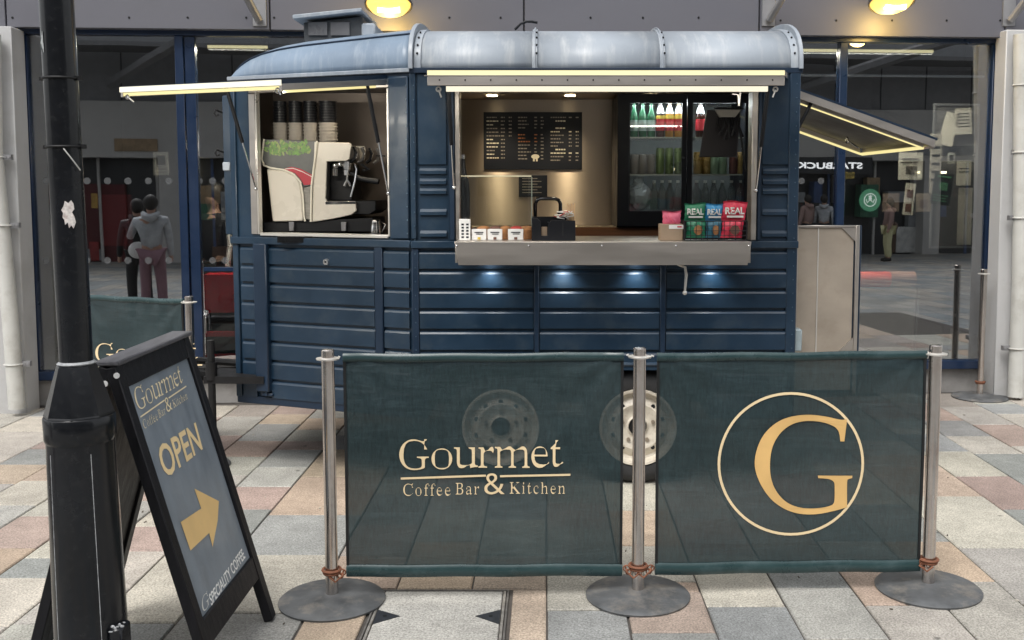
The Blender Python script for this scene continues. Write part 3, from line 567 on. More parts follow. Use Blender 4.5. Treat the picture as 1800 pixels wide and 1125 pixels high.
def inside(px0, py0, px1, py1, depth, name, label, cat, mt, rot=0.0, thick=0.004, group=None, marks=None, markmat=None):
    u0, z1 = BU(px0, py0, -depth); u1, z0 = BU(px1, py1, -depth)
    cu_, cz = (u0 + u1) / 2, (z0 + z1) / 2; w, h = (u1 - u0) / 2, (z1 - z0) / 2
    t = broot(name, label, cat, cu_, -depth, cz, group=group); t.rotation_euler = (0, R(rot), BYAW)
    sh = MB().box(-w, w, -thick, 0, -h, h).build('sheet', mt, t, local=True, smooth=False)
    if marks:
        b = MB()
        for (a, c, d, e) in marks: b.box(w * a, w * c, -thick - 0.002, -thick, h * d, h * e)
        b.build('print', markmat or MBLACK, t, local=True, smooth=False)
    return t
rows = [(-0.7, 0.7, 0.55 - 0.25 * k, 0.62 - 0.25 * k) for k in range(5)]
INK = mat('poster_ink', (0.10, 0.09, 0.08), 0.8); GREENI = mat('green_poster_ink', (0.10, 0.30, 0.16), 0.8); PALEI = mat('pale_poster_ink', (0.45, 0.45, 0.42), 0.8)
BOARDG = mat('notice_board_grey', (0.12, 0.12, 0.125), 0.8, var=0.1)
nb = inside(1640, 182, 1712, 436, 0.75, 'notice_board', 'tall metal framed notice board covered with paper sheets inside the window', 'notice board', BOARDG)
u0, z1 = BU(1640, 182, -0.75); u1, z0 = BU(1712, 436, -0.75); w, h = (u1 - u0) / 2, (z1 - z0) / 2
m = MB(); f = 0.018; m.box(-w, w, -0.02, -0.006, h - f, h); m.box(-w, w, -0.02, -0.006, -h, -h + f); m.box(-w, -w + f, -0.02, -0.006, -h + f, h - f); m.box(w - f, w, -0.02, -0.006, -h + f, h - f); m.build('frame', mat('board_frame', (0.30, 0.31, 0.33), 0.5, 0.6), nb, local=True)
inside(1657, 198, 1680, 256, 0.70, 'paper_notice', 'long tilted pale sheet pinned near the top of the notice board', 'notice', PAPER, rot=14)
inside(1680, 190, 1707, 236, 0.70, 'paper_notice', 'printed pale sheet at the top corner of the notice board', 'notice', PAPER, rot=-4, marks=rows)
inside(1682, 282, 1706, 326, 0.70, 'paper_notice', 'plain pale sheet halfway down the notice board', 'notice', PAPER, marks=rows[1:3])
inside(1685, 330, 1706, 430, 0.70, 'paper_notice', 'narrow long sheet at the bottom of the notice board', 'notice', mat('dull_paper', (0.5, 0.48, 0.42), 0.8))
inside(1580, 268, 1621, 316, 0.42, 'poster', 'cream poster with a dark drawing on the glass under the flap tip', 'poster', PAPER, marks=[(-0.7, 0.7, 0.5, 0.58), (-0.8, 0.6, 0.25, 0.33), (-0.4, 0.5, -0.6, 0.0)], markmat=INK)
inside(1640, 304, 1672, 360, 0.40, 'poster', 'dark tilted poster with green lettering on the window', 'poster', mat('dark_poster', (0.02, 0.035, 0.035), 0.6), rot=8,
       marks=[(-0.7, 0.7, 0.72, 0.82), (-0.3, 0.5, -0.1, 0.4), (-0.8, 0.7, -0.45, -0.38), (-0.8, 0.5, -0.62, -0.55), (-0.8, 0.6, -0.8, -0.72)], markmat=GREENI)
inside(1590, 322, 1606, 378, 0.5, 'poster', 'narrow beige poster with brown prints between the cream and dark posters', 'poster', PAPER, rot=5, marks=[(-0.6, 0.6, 0.1, 0.6), (-0.6, 0.6, -0.8, -0.3)], markmat=mat('brown_ink', (0.15, 0.07, 0.05), 0.8))
inside(1552, 340, 1580, 372, 0.6, 'poster', 'small brown picture poster beside the green roundel', 'poster', mat('brown_poster', (0.15, 0.11, 0.09), 0.8), marks=[(-0.5, 0.4, -0.5, 0.3)], markmat=INK)
inside(1610, 340, 1636, 372, 0.6, 'poster', 'small beige poster below the tilted dark poster', 'poster', mat('beige_poster', (0.24, 0.20, 0.16), 0.8), marks=[(-0.5, 0.5, -0.5, 0.3)], markmat=mat('brown_ink_two', (0.12, 0.08, 0.07), 0.8))
inside(1666, 268, 1678, 288, 0.6, 'paper_notice', 'tiny square card beside the notice board papers', 'notice', PALEI, marks=[(-0.5, 0.5, -0.5, 0.5)])
inside(1636, 235, 1652, 350, 0.6, 'paper_notice', 'tall thin faded strip left of the notice board', 'notice', mat('faded_strip', (0.38, 0.36, 0.32), 0.8), marks=rows)
inside(269, 267, 297, 308, 0.12, 'paper_notice', 'small white notice with a picture on the window glass above the hooded reflection', 'notice', PAPER, marks=[(-0.6, 0.6, -0.1, 0.7), (-0.7, 0.7, -0.5, -0.45), (-0.7, 0.7, -0.75, -0.7)], markmat=INK)
inside(160, 340, 172, 366, 0.9, 'paper_notice', 'small yellow card deep inside the window left of the door', 'notice', mat('yellow_card', (0.35, 0.26, 0.06), 0.8))
inside(1484, 302, 1502, 314, 0.15, 'paper_notice', 'small yellow sticker low on the blue mullion behind the flap', 'notice', mat('yellow_sticker', (0.35, 0.27, 0.07), 0.8))
inside(178, 342, 234, 432, 1.8, 'door_panel', 'dark red door panel deep inside the shop', 'door', mat('deep_red_panel', (0.09, 0.010, 0.013), 0.6))
# red display cabinet behind the door glass
cb = broot('display_cabinet', 'red display cabinet behind the shop door glass beside the trailer nose', 'cabinet', BU(395, 560, -0.5)[0], -0.5, 0.17)
MB().box(-0.16, 0.20, 0, 0.3, 0, 0.12).build('base', REDM, cb, local=True); MB().box(-0.16, 0.2, 0, 0.3, 0.45, 0.75).build('top_panel', REDM, cb, local=True)
MB().box(-0.15, 0.19, 0.02, 0.3, 0.12, 0.45).build('dark_recess', MBLACK, cb, local=True); MB().box(-0.16, 0.20, -0.01, 0.01, 0.26, 0.30).build('shelf', REDM, cb, local=True)
# armchair and black stand
ac = broot('armchair', 'grey armchair with a red and brown bolster back inside the window', 'armchair', BU(1560, 550, -0.35)[0], -0.35, 0.17)
u0 = BU(1515, 480, -0.35)[0] - BU(1560, 480, -0.35)[0]; u1 = BU(1612, 480, -0.35)[0] - BU(1560, 480, -0.35)[0]
zt_ = BU(1560, 478, -0.35)[1] - 0.17; zc = BU(1560, 506, -0.35)[1] - 0.17
GREYF = mat('grey_upholstery', (0.40, 0.40, 0.38), 0.8, var=0.1)
MB().prism([(u0 - 0.25, 0.03), (u1 - 0.02, 0.03), (u1, zc), (u0 - 0.25, zc)], 'y', 0, 0.55).build('body', GREYF, ac, local=True, bevel=0.02, seg=3)
MB().tube([(u0 - 0.25, 0.06, (zt_ + zc) / 2), (u0 + 0.24, 0.06, (zt_ + zc) / 2)], (zt_ - zc) / 2, 14).build('red_bolster', mat('red_fabric', (0.70, 0.07, 0.05), 0.8), ac, local=True)
MB().tube([(u0 + 0.245, 0.06, (zt_ + zc) / 2), (u1 - 0.01, 0.06, (zt_ + zc) / 2)], (zt_ - zc) / 2, 14).build('brown_bolster', mat('brown_fabric', (0.30, 0.15, 0.12), 0.8), ac, local=True)
MB().tube([(u1 + 0.01, -0.01, zc), (u1 - 0.02, -0.01, 0.03)], 0.008).build('piping', CHROME, ac, local=True)
bs = broot('display_stand', 'flat black upright stand inside the window beside the armchair', 'stand', BU(1666, 550, -0.3)[0], -0.3, 0.17)
hh = BU(1666, 457, -0.3)[1] - 0.17
MB().box(-0.026, 0.026, 0, 0.03, 0.01, hh).build('upright', HEMB, bs, local=True, bevel=0.003); MB().box(-0.05, 0.05, -0.06, 0.08, 0, 0.012).build('foot_plate', HEMB, bs, local=True)

# downpipes
def downpipe(label, pts, r, outp, brk):
    p0 = [BU(px, py, outp) for px, py in pts]
    t = broot('downpipe', label, 'downpipe', p0[-1][0], outp, 0.0, group='white downpipes on the columns')
    u00 = p0[-1][0]
    path = [(u - u00, 0, z) for u, z in p0]
    MB().tube(path, r, 14).build('pipe', PIPEW, t, local=True)
    for (px, py) in brk:
        u, z = BU(px, py, outp); b = MB(); b.torus((u - u00, 0, z), r + 0.004, 0.006, 16, 6); b.build('collar', PIPEW, t, local=True)
        b = MB(); b.box(u - u00 + r * 0.6, u - u00 + r + 0.055, 0.0, 0.04, z - 0.018, z + 0.018); b.cyl((u - u00 + r + 0.02, -0.006, z), (u - u00 + r + 0.02, 0, z), 0.008, n=8); b.cyl((u - u00 + r + 0.043, -0.006, z), (u - u00 + r + 0.043, 0, z), 0.008, n=8); b.build('bracket', mat('bracket_metal', (0.3, 0.3, 0.31), 0.5, 0.6) if 'bracket_metal' not in MATS else MATS['bracket_metal'], t, local=True)
    return t
downpipe('white downpipe with brackets on the column behind the lamp post', [(-14, 60), (-10, 270), (2, 395), (18, 560), (30, 718)], 0.055, 0.33, [(-10, 276), (4, 396), (24, 640)])
t = downpipe('white downpipe with brackets on the column behind the lone rope post', [(1796, 60), (1796, 300), (1793, 500), (1785, 697)], 0.058, 0.29, [(1796, 150), (1796, 268), (1794, 383), (1787, 612)])
for ch in t.children:
    if ch.name.startswith('bracket'): ch.scale = (-1, 1, 1)

# dome lamps on the fascia
def wall_lamp(px, py, label):
    u, z = BU(px, py, 0.34)
    t = broot('wall_lamp', label, 'wall lamp', u, 0.34, z, group='lit dome lamps on the fascia'); t.rotation_euler = (R(-20), 0, BYAW)
    m = MB(); m.lathe([(0.165, 0.0), (0.168, 0.012), (0.155, 0.05), (0.125, 0.11), (0.07, 0.16), (0.045, 0.175), (0.045, 0.24), (0.0, 0.245)][:-1], n=28); 
    # open bell: inner surface
    m = MB(); m.v = []; m.f = []
    prof = [(0.165, 0.0), (0.168, 0.012), (0.152, 0.055), (0.125, 0.10), (0.085, 0.14), (0.045, 0.16), (0.042, 0.26), (0.001, 0.262)]
    inner = [(0.001, 0.13), (0.075, 0.125), (0.115, 0.09), (0.145, 0.045), (0.158, 0.0)]
    vs = []; fs = []; n = 28; allp = inner + prof
    for r_, z_ in allp:
        for i in range(n): vs.append((r_ * math.cos(2 * math.pi * i / n), r_ * math.sin(2 * math.pi * i / n), z_))
    for k in range(len(allp) - 1):
        for i in range(n): j = (i + 1) % n; fs.append((k * n + i, k * n + j, (k + 1) * n + j, (k + 1) * n + i))
    m.add(vs, fs); m.build('shade', mat('lamp_shade_grey', (0.10, 0.10, 0.11), 0.4, 0.4) if 'lamp_shade_grey' not in MATS else MATS['lamp_shade_grey'], t, local=True)
    MB().lathe([(0.03, -0.055), (0.085, -0.047), (0.13, -0.022), (0.152, 0.008), (0.154, 0.03), (0.10, 0.034)], n=28).build('glass_bowl', GLOW, t, local=True)
    MB().cyl((-0.07, -0.03, -0.042), (0.08, -0.03, -0.042), 0.026, n=12).build('bulb', GLOWH, t, local=True)
    m = MB(); m.tube([(0, 0, 0.26), (0, 0.03, 0.32), (0, 0.12, 0.36), (0, 0.30, 0.30)], 0.016); m.build('arm', MATS['lamp_shade_grey'], t, local=True)
    ld = bpy.data.lights.new('lamp_light', 'POINT'); ld.energy = 6; ld.color = (1, 0.66, 0.20); ld.shadow_soft_size = 0.08
    lo = bpy.data.objects.new('lamp_light', ld); COL.objects.link(lo); lo.parent = t; lo.location = (0, 0.10, -0.12)
    return t
wall_lamp(683, 10, 'lit yellow dome lamp on the grey fascia above the trailer roof flange')
wall_lamp(1568, 5, 'lit yellow dome lamp on the grey fascia above the raised end flap')
# canopy brackets
for px, sx, lab in ((457, -1, 'grey diagonal canopy bracket on the fascia above the trailer nose'), (1350, 1, 'grey diagonal canopy bracket on the fascia above the trailer tail'), (1772, 1, 'grey diagonal canopy bracket on the fascia above the outer column')):
    u, z = BU(px, 44, FO); t = broot('canopy_bracket', lab, 'bracket', u, FO, z, group='canopy brackets on the fascia')
    MB().box(-0.05, 0.05, -0.012, 0, -0.01, 1.1).build('wall_plate', MATS['bracket_metal'], t, local=True, bevel=0.003)
    MB().tube([(0, -0.03, 0.03), (sx * 0.22, -0.45, 0.55), (sx * 0.32, -0.62, 0.8)], 0.028, 10).build('strut', MATS['bracket_metal'], t, local=True)

# ------------------------------------------------------------------ across the street: what the shop glass mirrors
def reflect_to(px, py, Yr):
    e = Vector((0, 0, EYE)); r = ray(px, py); t = -(e - BO).dot(BN) / r.dot(BN); p = e + r * t
    r2 = r - BN * (2 * r.dot(BN)); return p + r2 * ((Yr - p.y) / r2.y)
def mirror(p): 
    d = (p - BO).dot(BN); return p - BN * (2 * d)
def virt(px, py, Yv): return mirror(W(px, py, Yv))
opp = root('opposite_building', 'dark shop fronts under a grey concrete band across the street, mirrored in the glass', 'building', (0, -11, 0))
OP = lambda x0, x1, y0, y1, z0, z1, nm, mt: MB().box(x0, x1, -11 - y1, -11 - y0, z0, z1).build(nm, mt, opp, smooth=False)
GC = mat('grey_concrete', (0.42, 0.41, 0.39), 0.8, var=0.1, scale=1.2); DC = mat('dark_shopfront', (0.02, 0.022, 0.026), 0.4)
OP(-30, 30, 0, 6, 2.35, 3.7, 'concrete_band', GC); OP(-30, 30, 0.6, 6, -0.6, 2.35, 'shop_front_glass', DC)
OP(-30, 30, 0.2, 6, 3.7, 5.0, 'upper_storey', mat('mid_grey_cladding', (0.20, 0.20, 0.205), 0.7)); OP(-30, 30, 0, 6, 5.0, 9, 'top_storey', mat('upper_cladding', (0.34, 0.345, 0.35), 0.7, var=0.1))
for x in range(-27, 30, 5): OP(x, x + 0.5, -0.05, 0.6, -0.5, 2.35, 'pillar', GC)
for x in (-20.5, -9.5, 4.5): OP(x, x + 1.6, 0.45, 0.6, -0.3, 1.7, 'red_shop_door', MATS['deep_red_panel'])
for k, (x, y) in enumerate(((-24, 1), (-14, 1), (-8, 1), (9, 1))):
    m = MB(); p0 = Vector((x, -10.8, 4.1)); m.tube([p0, p0 + Vector((5.5, 6.0, 1.9))], 0.14, 6); m.build('canopy_beam', MATS['mid_grey_cladding'], opp)
m = MB(); m.box(-30, 30, -10.9, -9.6, 4.85, 4.95); m.build('canopy_roof', MATS['mid_grey_cladding'], opp, smooth=False)
GLOWS = emitmat('far_ceiling_light', (1, 0.85, 0.5), 6)
for k in range(9):
    MB().box(-22 + k * 5, -21.2 + k * 5, -11.35, -11.2, 2.0, 2.06).build('ceiling_light', GLOWS, opp, smooth=False)
random.seed(21)
SHOPC = [mat('shop_display_%s' % n, c, 0.7, var=0.3, scale=5) for n, c in (('red', (0.25, 0.03, 0.03)), ('tan', (0.28, 0.2, 0.12)), ('grey', (0.22, 0.23, 0.24)), ('green', (0.05, 0.14, 0.09)), ('white', (0.5, 0.5, 0.48)), ('blue', (0.04, 0.07, 0.16)), ('brown', (0.10, 0.06, 0.04)))]
for k in range(110):
    x = random.uniform(-20, 14); w_ = random.uniform(0.1, 0.7); z0 = random.choice((-0.2, -0.2, 0.3, 0.8, 1.2)); h_ = random.uniform(0.15, 0.9)
    MB().box(x, x + w_, -11.58, -11.40 + random.uniform(0, .25), z0, min(2.2, z0 + h_)).build('window_display', random.choice(SHOPC), opp, smooth=False)
for k in range(28): x = -22 + k * 1.35; MB().box(x, x + 0.06, -11.36, -11.3, -0.3, 2.35).build('shop_mullion', GC if k % 3 else SHOPC[5], opp, smooth=False)
for k in range(14): x = -21 + k * 2.6; MB().box(x, x + random.uniform(.8, 1.9), -11.0, -10.97, 2.5, 2.5 + random.uniform(.2, .45)).build('shop_fascia_sign', random.choice(SHOPC), opp, smooth=False) if not 2 < x < 11 else None
for k in range(40): x = -26 + k * 1.3; MB().box(x, x + 0.03, -11.01, -10.99, 3.72, 4.98).build('cladding_joint', DC, opp, smooth=False)
# mirrored fascia sign, real letters facing the shop
pL = reflect_to(1394, 290, -10.95); pR = reflect_to(1517, 290, -10.95)
sg = root('coffee_shop_sign', 'white STARBUCKS lettering on the arcade opposite, read backwards in the window', 'sign', (0, -10.96, 0))
vf = fit(sans('STARBUCKS', 0.03), 0, abs(pR.x - pL.x), 0, 0.17)
xm = max(pL.x, pR.x)
MB().box(min(pL.x, pR.x) - 0.3, xm + 0.3, -10.995, -10.965, pL.z - 0.22, pL.z + 0.22).build('sign_board', DC, sg, smooth=False)
letters(vf, lambda x, y: (xm - x, -10.955, pL.z - 0.085 + y), 'lettering', emitmat('white_sign_letters', (1, 1, 1), 1.3), sg)
pc = reflect_to(1530, 352, -10.7)
rd = root('round_sign', 'round green coffee shop sign with a pale crowned figure, mirrored in the window', 'sign', (pc.x, -10.7, pc.z))
m = MB().cyl((pc.x, -10.70, pc.z), (pc.x, -10.66, pc.z), 0.30, n=32); m.build('disc', emitmat('green_disc', (0.02, 0.35, 0.15), 0.5), rd)
m = MB(); m.torus((pc.x, -10.655, pc.z), 0.17, 0.012, 28, 6, 'y'); m.ball((pc.x, -10.652, pc.z + 0.03), 0.045, 0.008, 0.055); m.prism([(pc.x - 0.045, pc.z + 0.08), (pc.x + 0.045, pc.z + 0.08), (pc.x + 0.05, pc.z + 0.13), (pc.x + 0.022, pc.z + 0.10), (pc.x, pc.z + 0.145), (pc.x - 0.022, pc.z + 0.10), (pc.x - 0.05, pc.z + 0.13)], 'y', -10.652, -10.645)
for sx in (-1, 1): m.tube([(pc.x + sx * 0.03, -10.65, pc.z - 0.02), (pc.x + sx * 0.08, -10.65, pc.z - 0.08), (pc.x + sx * 0.12, -10.65, pc.z + 0.02)], 0.012, 6)
m.build('figure', emitmat('pale_figure', (0.9, 1, 0.9), 0.8), rd)

def person(label, loc, h, rz, top, trousers, hair, arm='down', bag=None, group=None):
    t = root('person', label, 'person', loc, rz, group=group); s = h / 1.7
    def skin(name, verts, edges, radii, mt, sub=1):
        me = bpy.data.meshes.new(name); me.from_pydata([(v[0] * s, v[1] * s, v[2] * s) for v in verts], edges, [])
        o = bpy.data.objects.new(name, me); COL.objects.link(o); o.parent = t
        mod = o.modifiers.new('skin', 'SKIN'); mod.use_smooth_shade = True
        for i, r_ in enumerate(radii):
            me.skin_vertices[0].data[i].radius = (r_ * s, r_ * s * 0.9)
        me.skin_vertices[0].data[0].use_root = True
        sb = o.modifiers.new('sub', 'SUBSURF'); sb.levels = sub; sb.render_levels = sub
        me.materials.append(mt); return o
    if arm == 'up': rh = [(0.20, 0, 1.36), (0.30, 0.10, 1.12), (0.26, 0.32, 1.30), (0.25, 0.38, 1.36)]
    else: rh = [(0.19, 0, 1.37), (0.24, 0.02, 1.10), (0.25, 0.08, 0.86), (0.25, 0.10, 0.78)]
    lh = [(-0.19, 0, 1.37), (-0.24, 0.02, 1.10), (-0.24, 0.08, 0.86), (-0.24, 0.10, 0.78)]
    SK = MATS.get('skin_tone') or mat('skin_tone', (0.45, 0.27, 0.20), 0.55, var=0.05)
    V = [(0, 0, 0.93), (0, 0, 1.12), (0, 0, 1.34), (0, 0, 1.44), (0, 0.01, 1.51), (0, 0.02, 1.58), (0, 0.01, 1.65)] + rh + lh + \
        [(0.09, 0, 0.88), (0.10, 0.02, 0.48), (0.10, -0.01, 0.09), (0.11, 0.13, 0.03), (-0.09, 0, 0.88), (-0.11, 0.03, 0.48), (-0.13, -0.02, 0.09), (-0.14, 0.12, 0.03)]
    E_ = [(0, 1), (1, 2), (2, 3), (3, 4), (4, 5), (5, 6), (2, 7), (7, 8), (8, 9), (9, 10), (2, 11), (11, 12), (12, 13), (13, 14), (0, 15), (15, 16), (16, 17), (17, 18), (0, 19), (19, 20), (20, 21), (21, 22)]
    Rr = [0.13, 0.12, 0.13, 0.055, 0.06, 0.085, 0.07] + [0.055, 0.042, 0.033, 0.035] * 2 + [0.085, 0.06, 0.042, 0.035] * 2
    skin('body', V, E_, Rr, SK)
    skin('top', V[:4] + rh[:3] + lh[:3], [(0, 1), (1, 2), (2, 3), (2, 4), (4, 5), (5, 6), (2, 7), (7, 8), (8, 9)], [0.165, 0.15, 0.155, 0.075] + [0.075, 0.06, 0.05] * 2, top)
    skin('trousers', [V[0], V[15], V[16], V[17], V[19], V[20], V[21]], [(0, 1), (1, 2), (2, 3), (0, 4), (4, 5), (5, 6)], [0.155, 0.11, 0.085, 0.075, 0.11, 0.085, 0.075], trousers)
    MB().ball((0, -0.02 * s, 1.62 * s), 0.10 * s, 0.105 * s, 0.115 * s).build('hair', hair, t, local=True)
    MB().tube([(-0.10 * s, -0.03 * s, 1.47 * s), (-0.07 * s, -0.10 * s, 1.43 * s), (0, -0.13 * s, 1.40 * s), (0.07 * s, -0.10 * s, 1.43 * s), (0.10 * s, -0.03 * s, 1.47 * s)], [0.03 * s, 0.05 * s, 0.06 * s, 0.05 * s, 0.03 * s], 10).build('hood', top, t, local=True)
    for sx in (-1, 1): MB().tube([(sx * 0.10 * s, -0.05 * s, 0.05 * s), (sx * 0.11 * s, 0.04 * s, 0.05 * s), (sx * 0.12 * s, 0.15 * s, 0.035 * s)], [0.045 * s, 0.05 * s, 0.04 * s], 8).build('shoe', MATS['dark_hair'], t, local=True)
    if bag: MB().ball((bag[0] * s, bag[1] * s, bag[2] * s), 0.13 * s, 0.07 * s, 0.12 * s).build('bag', bag[3], t, local=True)
    return t
HG = mat('grey_hoodie', (0.42, 0.44, 0.46), 0.85, var=0.25, scale=9, bump=1.0, bscale=14); TP = mat('pink_grey_trousers', (0.28, 0.16, 0.19), 0.85); HD = mat('dark_hair', (0.012, 0.010, 0.009), 0.6)
CT = mat('cream_trousers', (0.60, 0.58, 0.34), 0.8); PT = mat('pinkish_top', (0.30, 0.20, 0.18), 0.85); BGM = mat('brown_bag', (0.14, 0.09, 0.07), 0.7); BKJ = mat('black_jacket', (0.012, 0.012, 0.015), 0.7)
pp = reflect_to(268, 500, 2.2); person('person in a grey hood raising an arm, mirrored in the window by the lamp post', (pp.x, pp.y, gz(pp.y) + 0.01), 1.5, R(175), HG, TP, HD, 'up', bag=(0.2, 0.1, 0.95, WHITE))
pp = reflect_to(244, 500, 1.9); person('person in black standing close beside the hooded person, mirrored in the window', (pp.x, pp.y, gz(pp.y) + 0.01), 1.45, R(160), BKJ, BKJ, HD)
pp = reflect_to(1562, 430, -8.0); person('person in cream trousers with a brown shoulder bag, mirrored in the window', (pp.x, pp.y, gz(pp.y)), 1.5, R(100), PT, CT, HD, bag=(0.02, -0.16, 0.95, BGM))
for k, (px, lab) in enumerate(((1418, 'person in a pale top passing, mirrored behind the open door'), (1447, 'person in a grey top passing, mirrored behind the blue mullion'))):
    pp = reflect_to(px, 430, -9.0); person(lab, (pp.x, pp.y, gz(pp.y)), 1.6, R(150 + 60 * k), HG if k else PT, BKJ, HD)
pi = bworld(BU(378, 440, -0.9)[0], -0.9, 0.17)
pj = person('person in a black jacket with a white sleeve stripe inside the shop door', pi, 1.45, R(150), BKJ, BKJ, HD)
MB().tube([(-0.22, 0.06, 1.16), (-0.26, 0.08, 0.98), (-0.27, 0.12, 0.80)], 0.02, 6).build('sleeve_stripe', WHITE, pj, local=True)
# ------------------------------------------------------------------ coffee trailer
TY = 5.4
tr = root('coffee_trailer', 'dark blue converted horse trailer serving coffee with its flaps raised and a stainless counter', 'trailer', (0.3, 6.2, 0))
XC, XR = xx(725, 300, TY), xx(1403, 300, TY)             # corner flange, right end
XL, YL, YF = -1.78, 5.83, 7.10
PHI = math.atan2(YL - TY, XC - XL)
SL = math.hypot(XC - XL, YL - TY)
def S(s, d, z): return (XC - s * math.cos(PHI) - d * math.sin(PHI), TY + s * math.sin(PHI) - d * math.cos(PHI), z)
def SPX(px, py, d=0.0):
    """photo pixel -> (s, z) on the slanted nose wall"""
    r = ray(px, py); n = Vector((-math.sin(PHI), -math.cos(PHI), 0)); o = Vector(S(0, d, 0)); e = Vector((0, 0, EYE))
    t = (o - e).dot(n) / r.dot(n); p = e + r * t
    return (p - o).dot(Vector((-math.cos(PHI), math.sin(PHI), 0))), p.z
ZB, ZS, ZE = 0.405, 1.30, 2.215
def tb(x0, x1, y0, y1, z0, z1, name, mt, bevel=0.003, parent=tr, **k): return MB().box(x0, x1, y0, y1, z0, z1).build(name, mt, parent, bevel=bevel, **k)
def sb(s0, s1, d0, d1, z0, z1, name, mt, bevel=0.003, parent=tr, **k): return MB(S).box(s0, s1, d0, d1, z0, z1).build(name, mt, parent, bevel=bevel, **k)
WX0, WX1, WZ0, WZ1 = xx(800, 300, TY), xx(1331, 300, TY), 1.325, 2.115
# side wall
AX0, AX1, AZ = -0.63, 0.87, 0.655
tb(XC, XR, TY, TY + 0.03, AZ, ZS, 'wall_panel', NAVY, 0); tb(XC, AX0, TY, TY + 0.03, ZB, AZ, 'wall_panel', NAVY, 0); tb(AX1, XR, TY, TY + 0.03, ZB, AZ, 'wall_panel', NAVY, 0)
tb(XC, WX0, TY, TY + 0.03, ZS, ZE, 'wall_panel', NAVY, 0); tb(WX1, XR, TY, TY + 0.03, ZS, ZE, 'wall_panel', NAVY, 0); tb(WX0, WX1, TY, TY + 0.03, WZ1, ZE, 'wall_panel', NAVY, 0)
# nose wall with its hatch
w0, _ = SPX(686, 300); w1, _ = SPX(441, 300); _, nz0 = SPX(560, 414); _, nz1 = SPX(560, 160)
sb(0, SL, -0.03, 0, ZB, nz0, 'nose_panel', NAVY, 0); sb(0, w0, -0.03, 0, nz0, ZE, 'nose_panel', NAVY, 0); sb(w1, SL, -0.03, 0, nz0, ZE, 'nose_panel', NAVY, 0); sb(w0, w1, -0.03, 0, nz1 + 0.02, ZE, 'nose_panel', NAVY, 0)
# ends and far side
tb(XL, XL + 0.03, YL + 0.01, YF - 0.42, ZB, ZE, 'end_wall', NAVY)
tb(XR - 0.03, XR, TY + 0.03, YF, ZB, 1.36, 'end_wall', NAVY); tb(XR - 0.03, XR, TY + 0.03, YF, 2.14, ZE, 'end_wall', NAVY)
tb(XR - 0.03, XR, TY + 0.03, TY + 0.16, 1.36, 2.14, 'end_wall', NAVY); tb(XR - 0.03, XR, YF - 0.2, YF, 1.36, 2.14, 'end_wall', NAVY)
tb(XC, XR, YF, YF + 0.03, ZB, ZE, 'far_wall', NAVY)
MB().prism([(XC, YF), (XC, YF + 0.03), (XL, YL + 0.85 + 0.03), (XL, YL + 0.85)], 'z', ZB, ZE).build('far_wall', NAVY, tr)
# chassis
MB().prism([(XC, TY + 0.04), (XR - 0.05, TY + 0.04), (XR - 0.05, YF - 0.02), (XC, YF - 0.02), (XL + 0.05, YL + 0.8), (XL + 0.05, YL + 0.06)], 'z', AZ + 0.02, AZ + 0.06).build('floor_pan', DARKM, tr)
tb(XC, XR - 0.05, TY + 0.12, TY + 0.17, ZB + 0.0, AZ, 'chassis_rail', DARKM) if False else None
tb(XL + 0.1, XR - 0.05, YF - 0.5, YF - 0.44, 0.36, AZ, 'chassis_rail', DARKM); tb(XL + 0.1, XR - 0.05, 5.86, 5.92, 0.36, AZ, 'chassis_rail', DARKM)
# cladding rows
ZR = [1.279, 1.172, 1.069, 0.963, 0.853, 0.740, 0.630, 0.519, 0.409]
def clad(z1, z0): return [(0.001, z0 + 0.002), (0.016, z0 + 0.004), (0.016, z1 - 0.026), (0.010, z1 - 0.017), (0.004, z1 - 0.012), (0.001, z1 - 0.010)]
secs = [(xx(738, 500, TY), xx(938, 500, TY)), (xx(949, 500, TY), xx(1159, 500, TY)), (xx(1171, 500, TY), xx(1388, 500, TY))]
for k in range(8):
    poly = clad(ZR[k], ZR[k + 1])
    for (a, b) in secs:
        segs = [(a, b)]
        if k >= 6: segs = [(a, min(b, AX0 - 0.015))] if a < AX0 - 0.02 else ([(max(a, AX1 + 0.015), b)] if b > AX1 + 0.05 else [])
        for (p, q) in segs:
            if q - p < 0.03: continue
            MB().prism([(TY - d, z) for d, z in poly], 'x', p, q).build('cladding_panel', NAVY, tr, smooth=False)
    for (pa, pb) in ((722, 678), (661, 478), (452, 428)):
        a = SPX(pa, 550)[0]; b = SPX(pb, 550)[0]
        m = MB(lambda x, y, z: S(x, y, z)); m.prism(poly, 'x', a, b); m.build('cladding_panel', NAVY, tr, smooth=False)
# upright channels
for pa, pb in ((725, 737), (939, 948), (1160, 1170)):
    a, b = xx(pa, 500, TY), xx(pb, 500, TY); lo = ZB if pa == 725 else AZ + 0.03
    tb(a, b, TY - 0.021, TY, lo, 1.282, 'upright_rib', NAVYD, 0.004)
tb(XR - 0.055, XR, TY - 0.02, TY - 0.001, ZB, ZE, 'corner_post', NAVY, 0.004)
a, b = SPX(478, 550)[0], SPX(455, 550)[0]; sb(a, b, 0, 0.045, SPX(465, 686)[1], 1.29, 'upright_channel', NAVYD, 0.006)
a, b = SPX(677, 550)[0], SPX(663, 550)[0]; sb(a, b, 0, 0.026, ZB, 1.29, 'upright_rib', NAVYD, 0.004)
sb(SL - 0.035, SL + 0.004, 0, 0.014, ZB, ZE, 'corner_post', NAVY, 0.004)
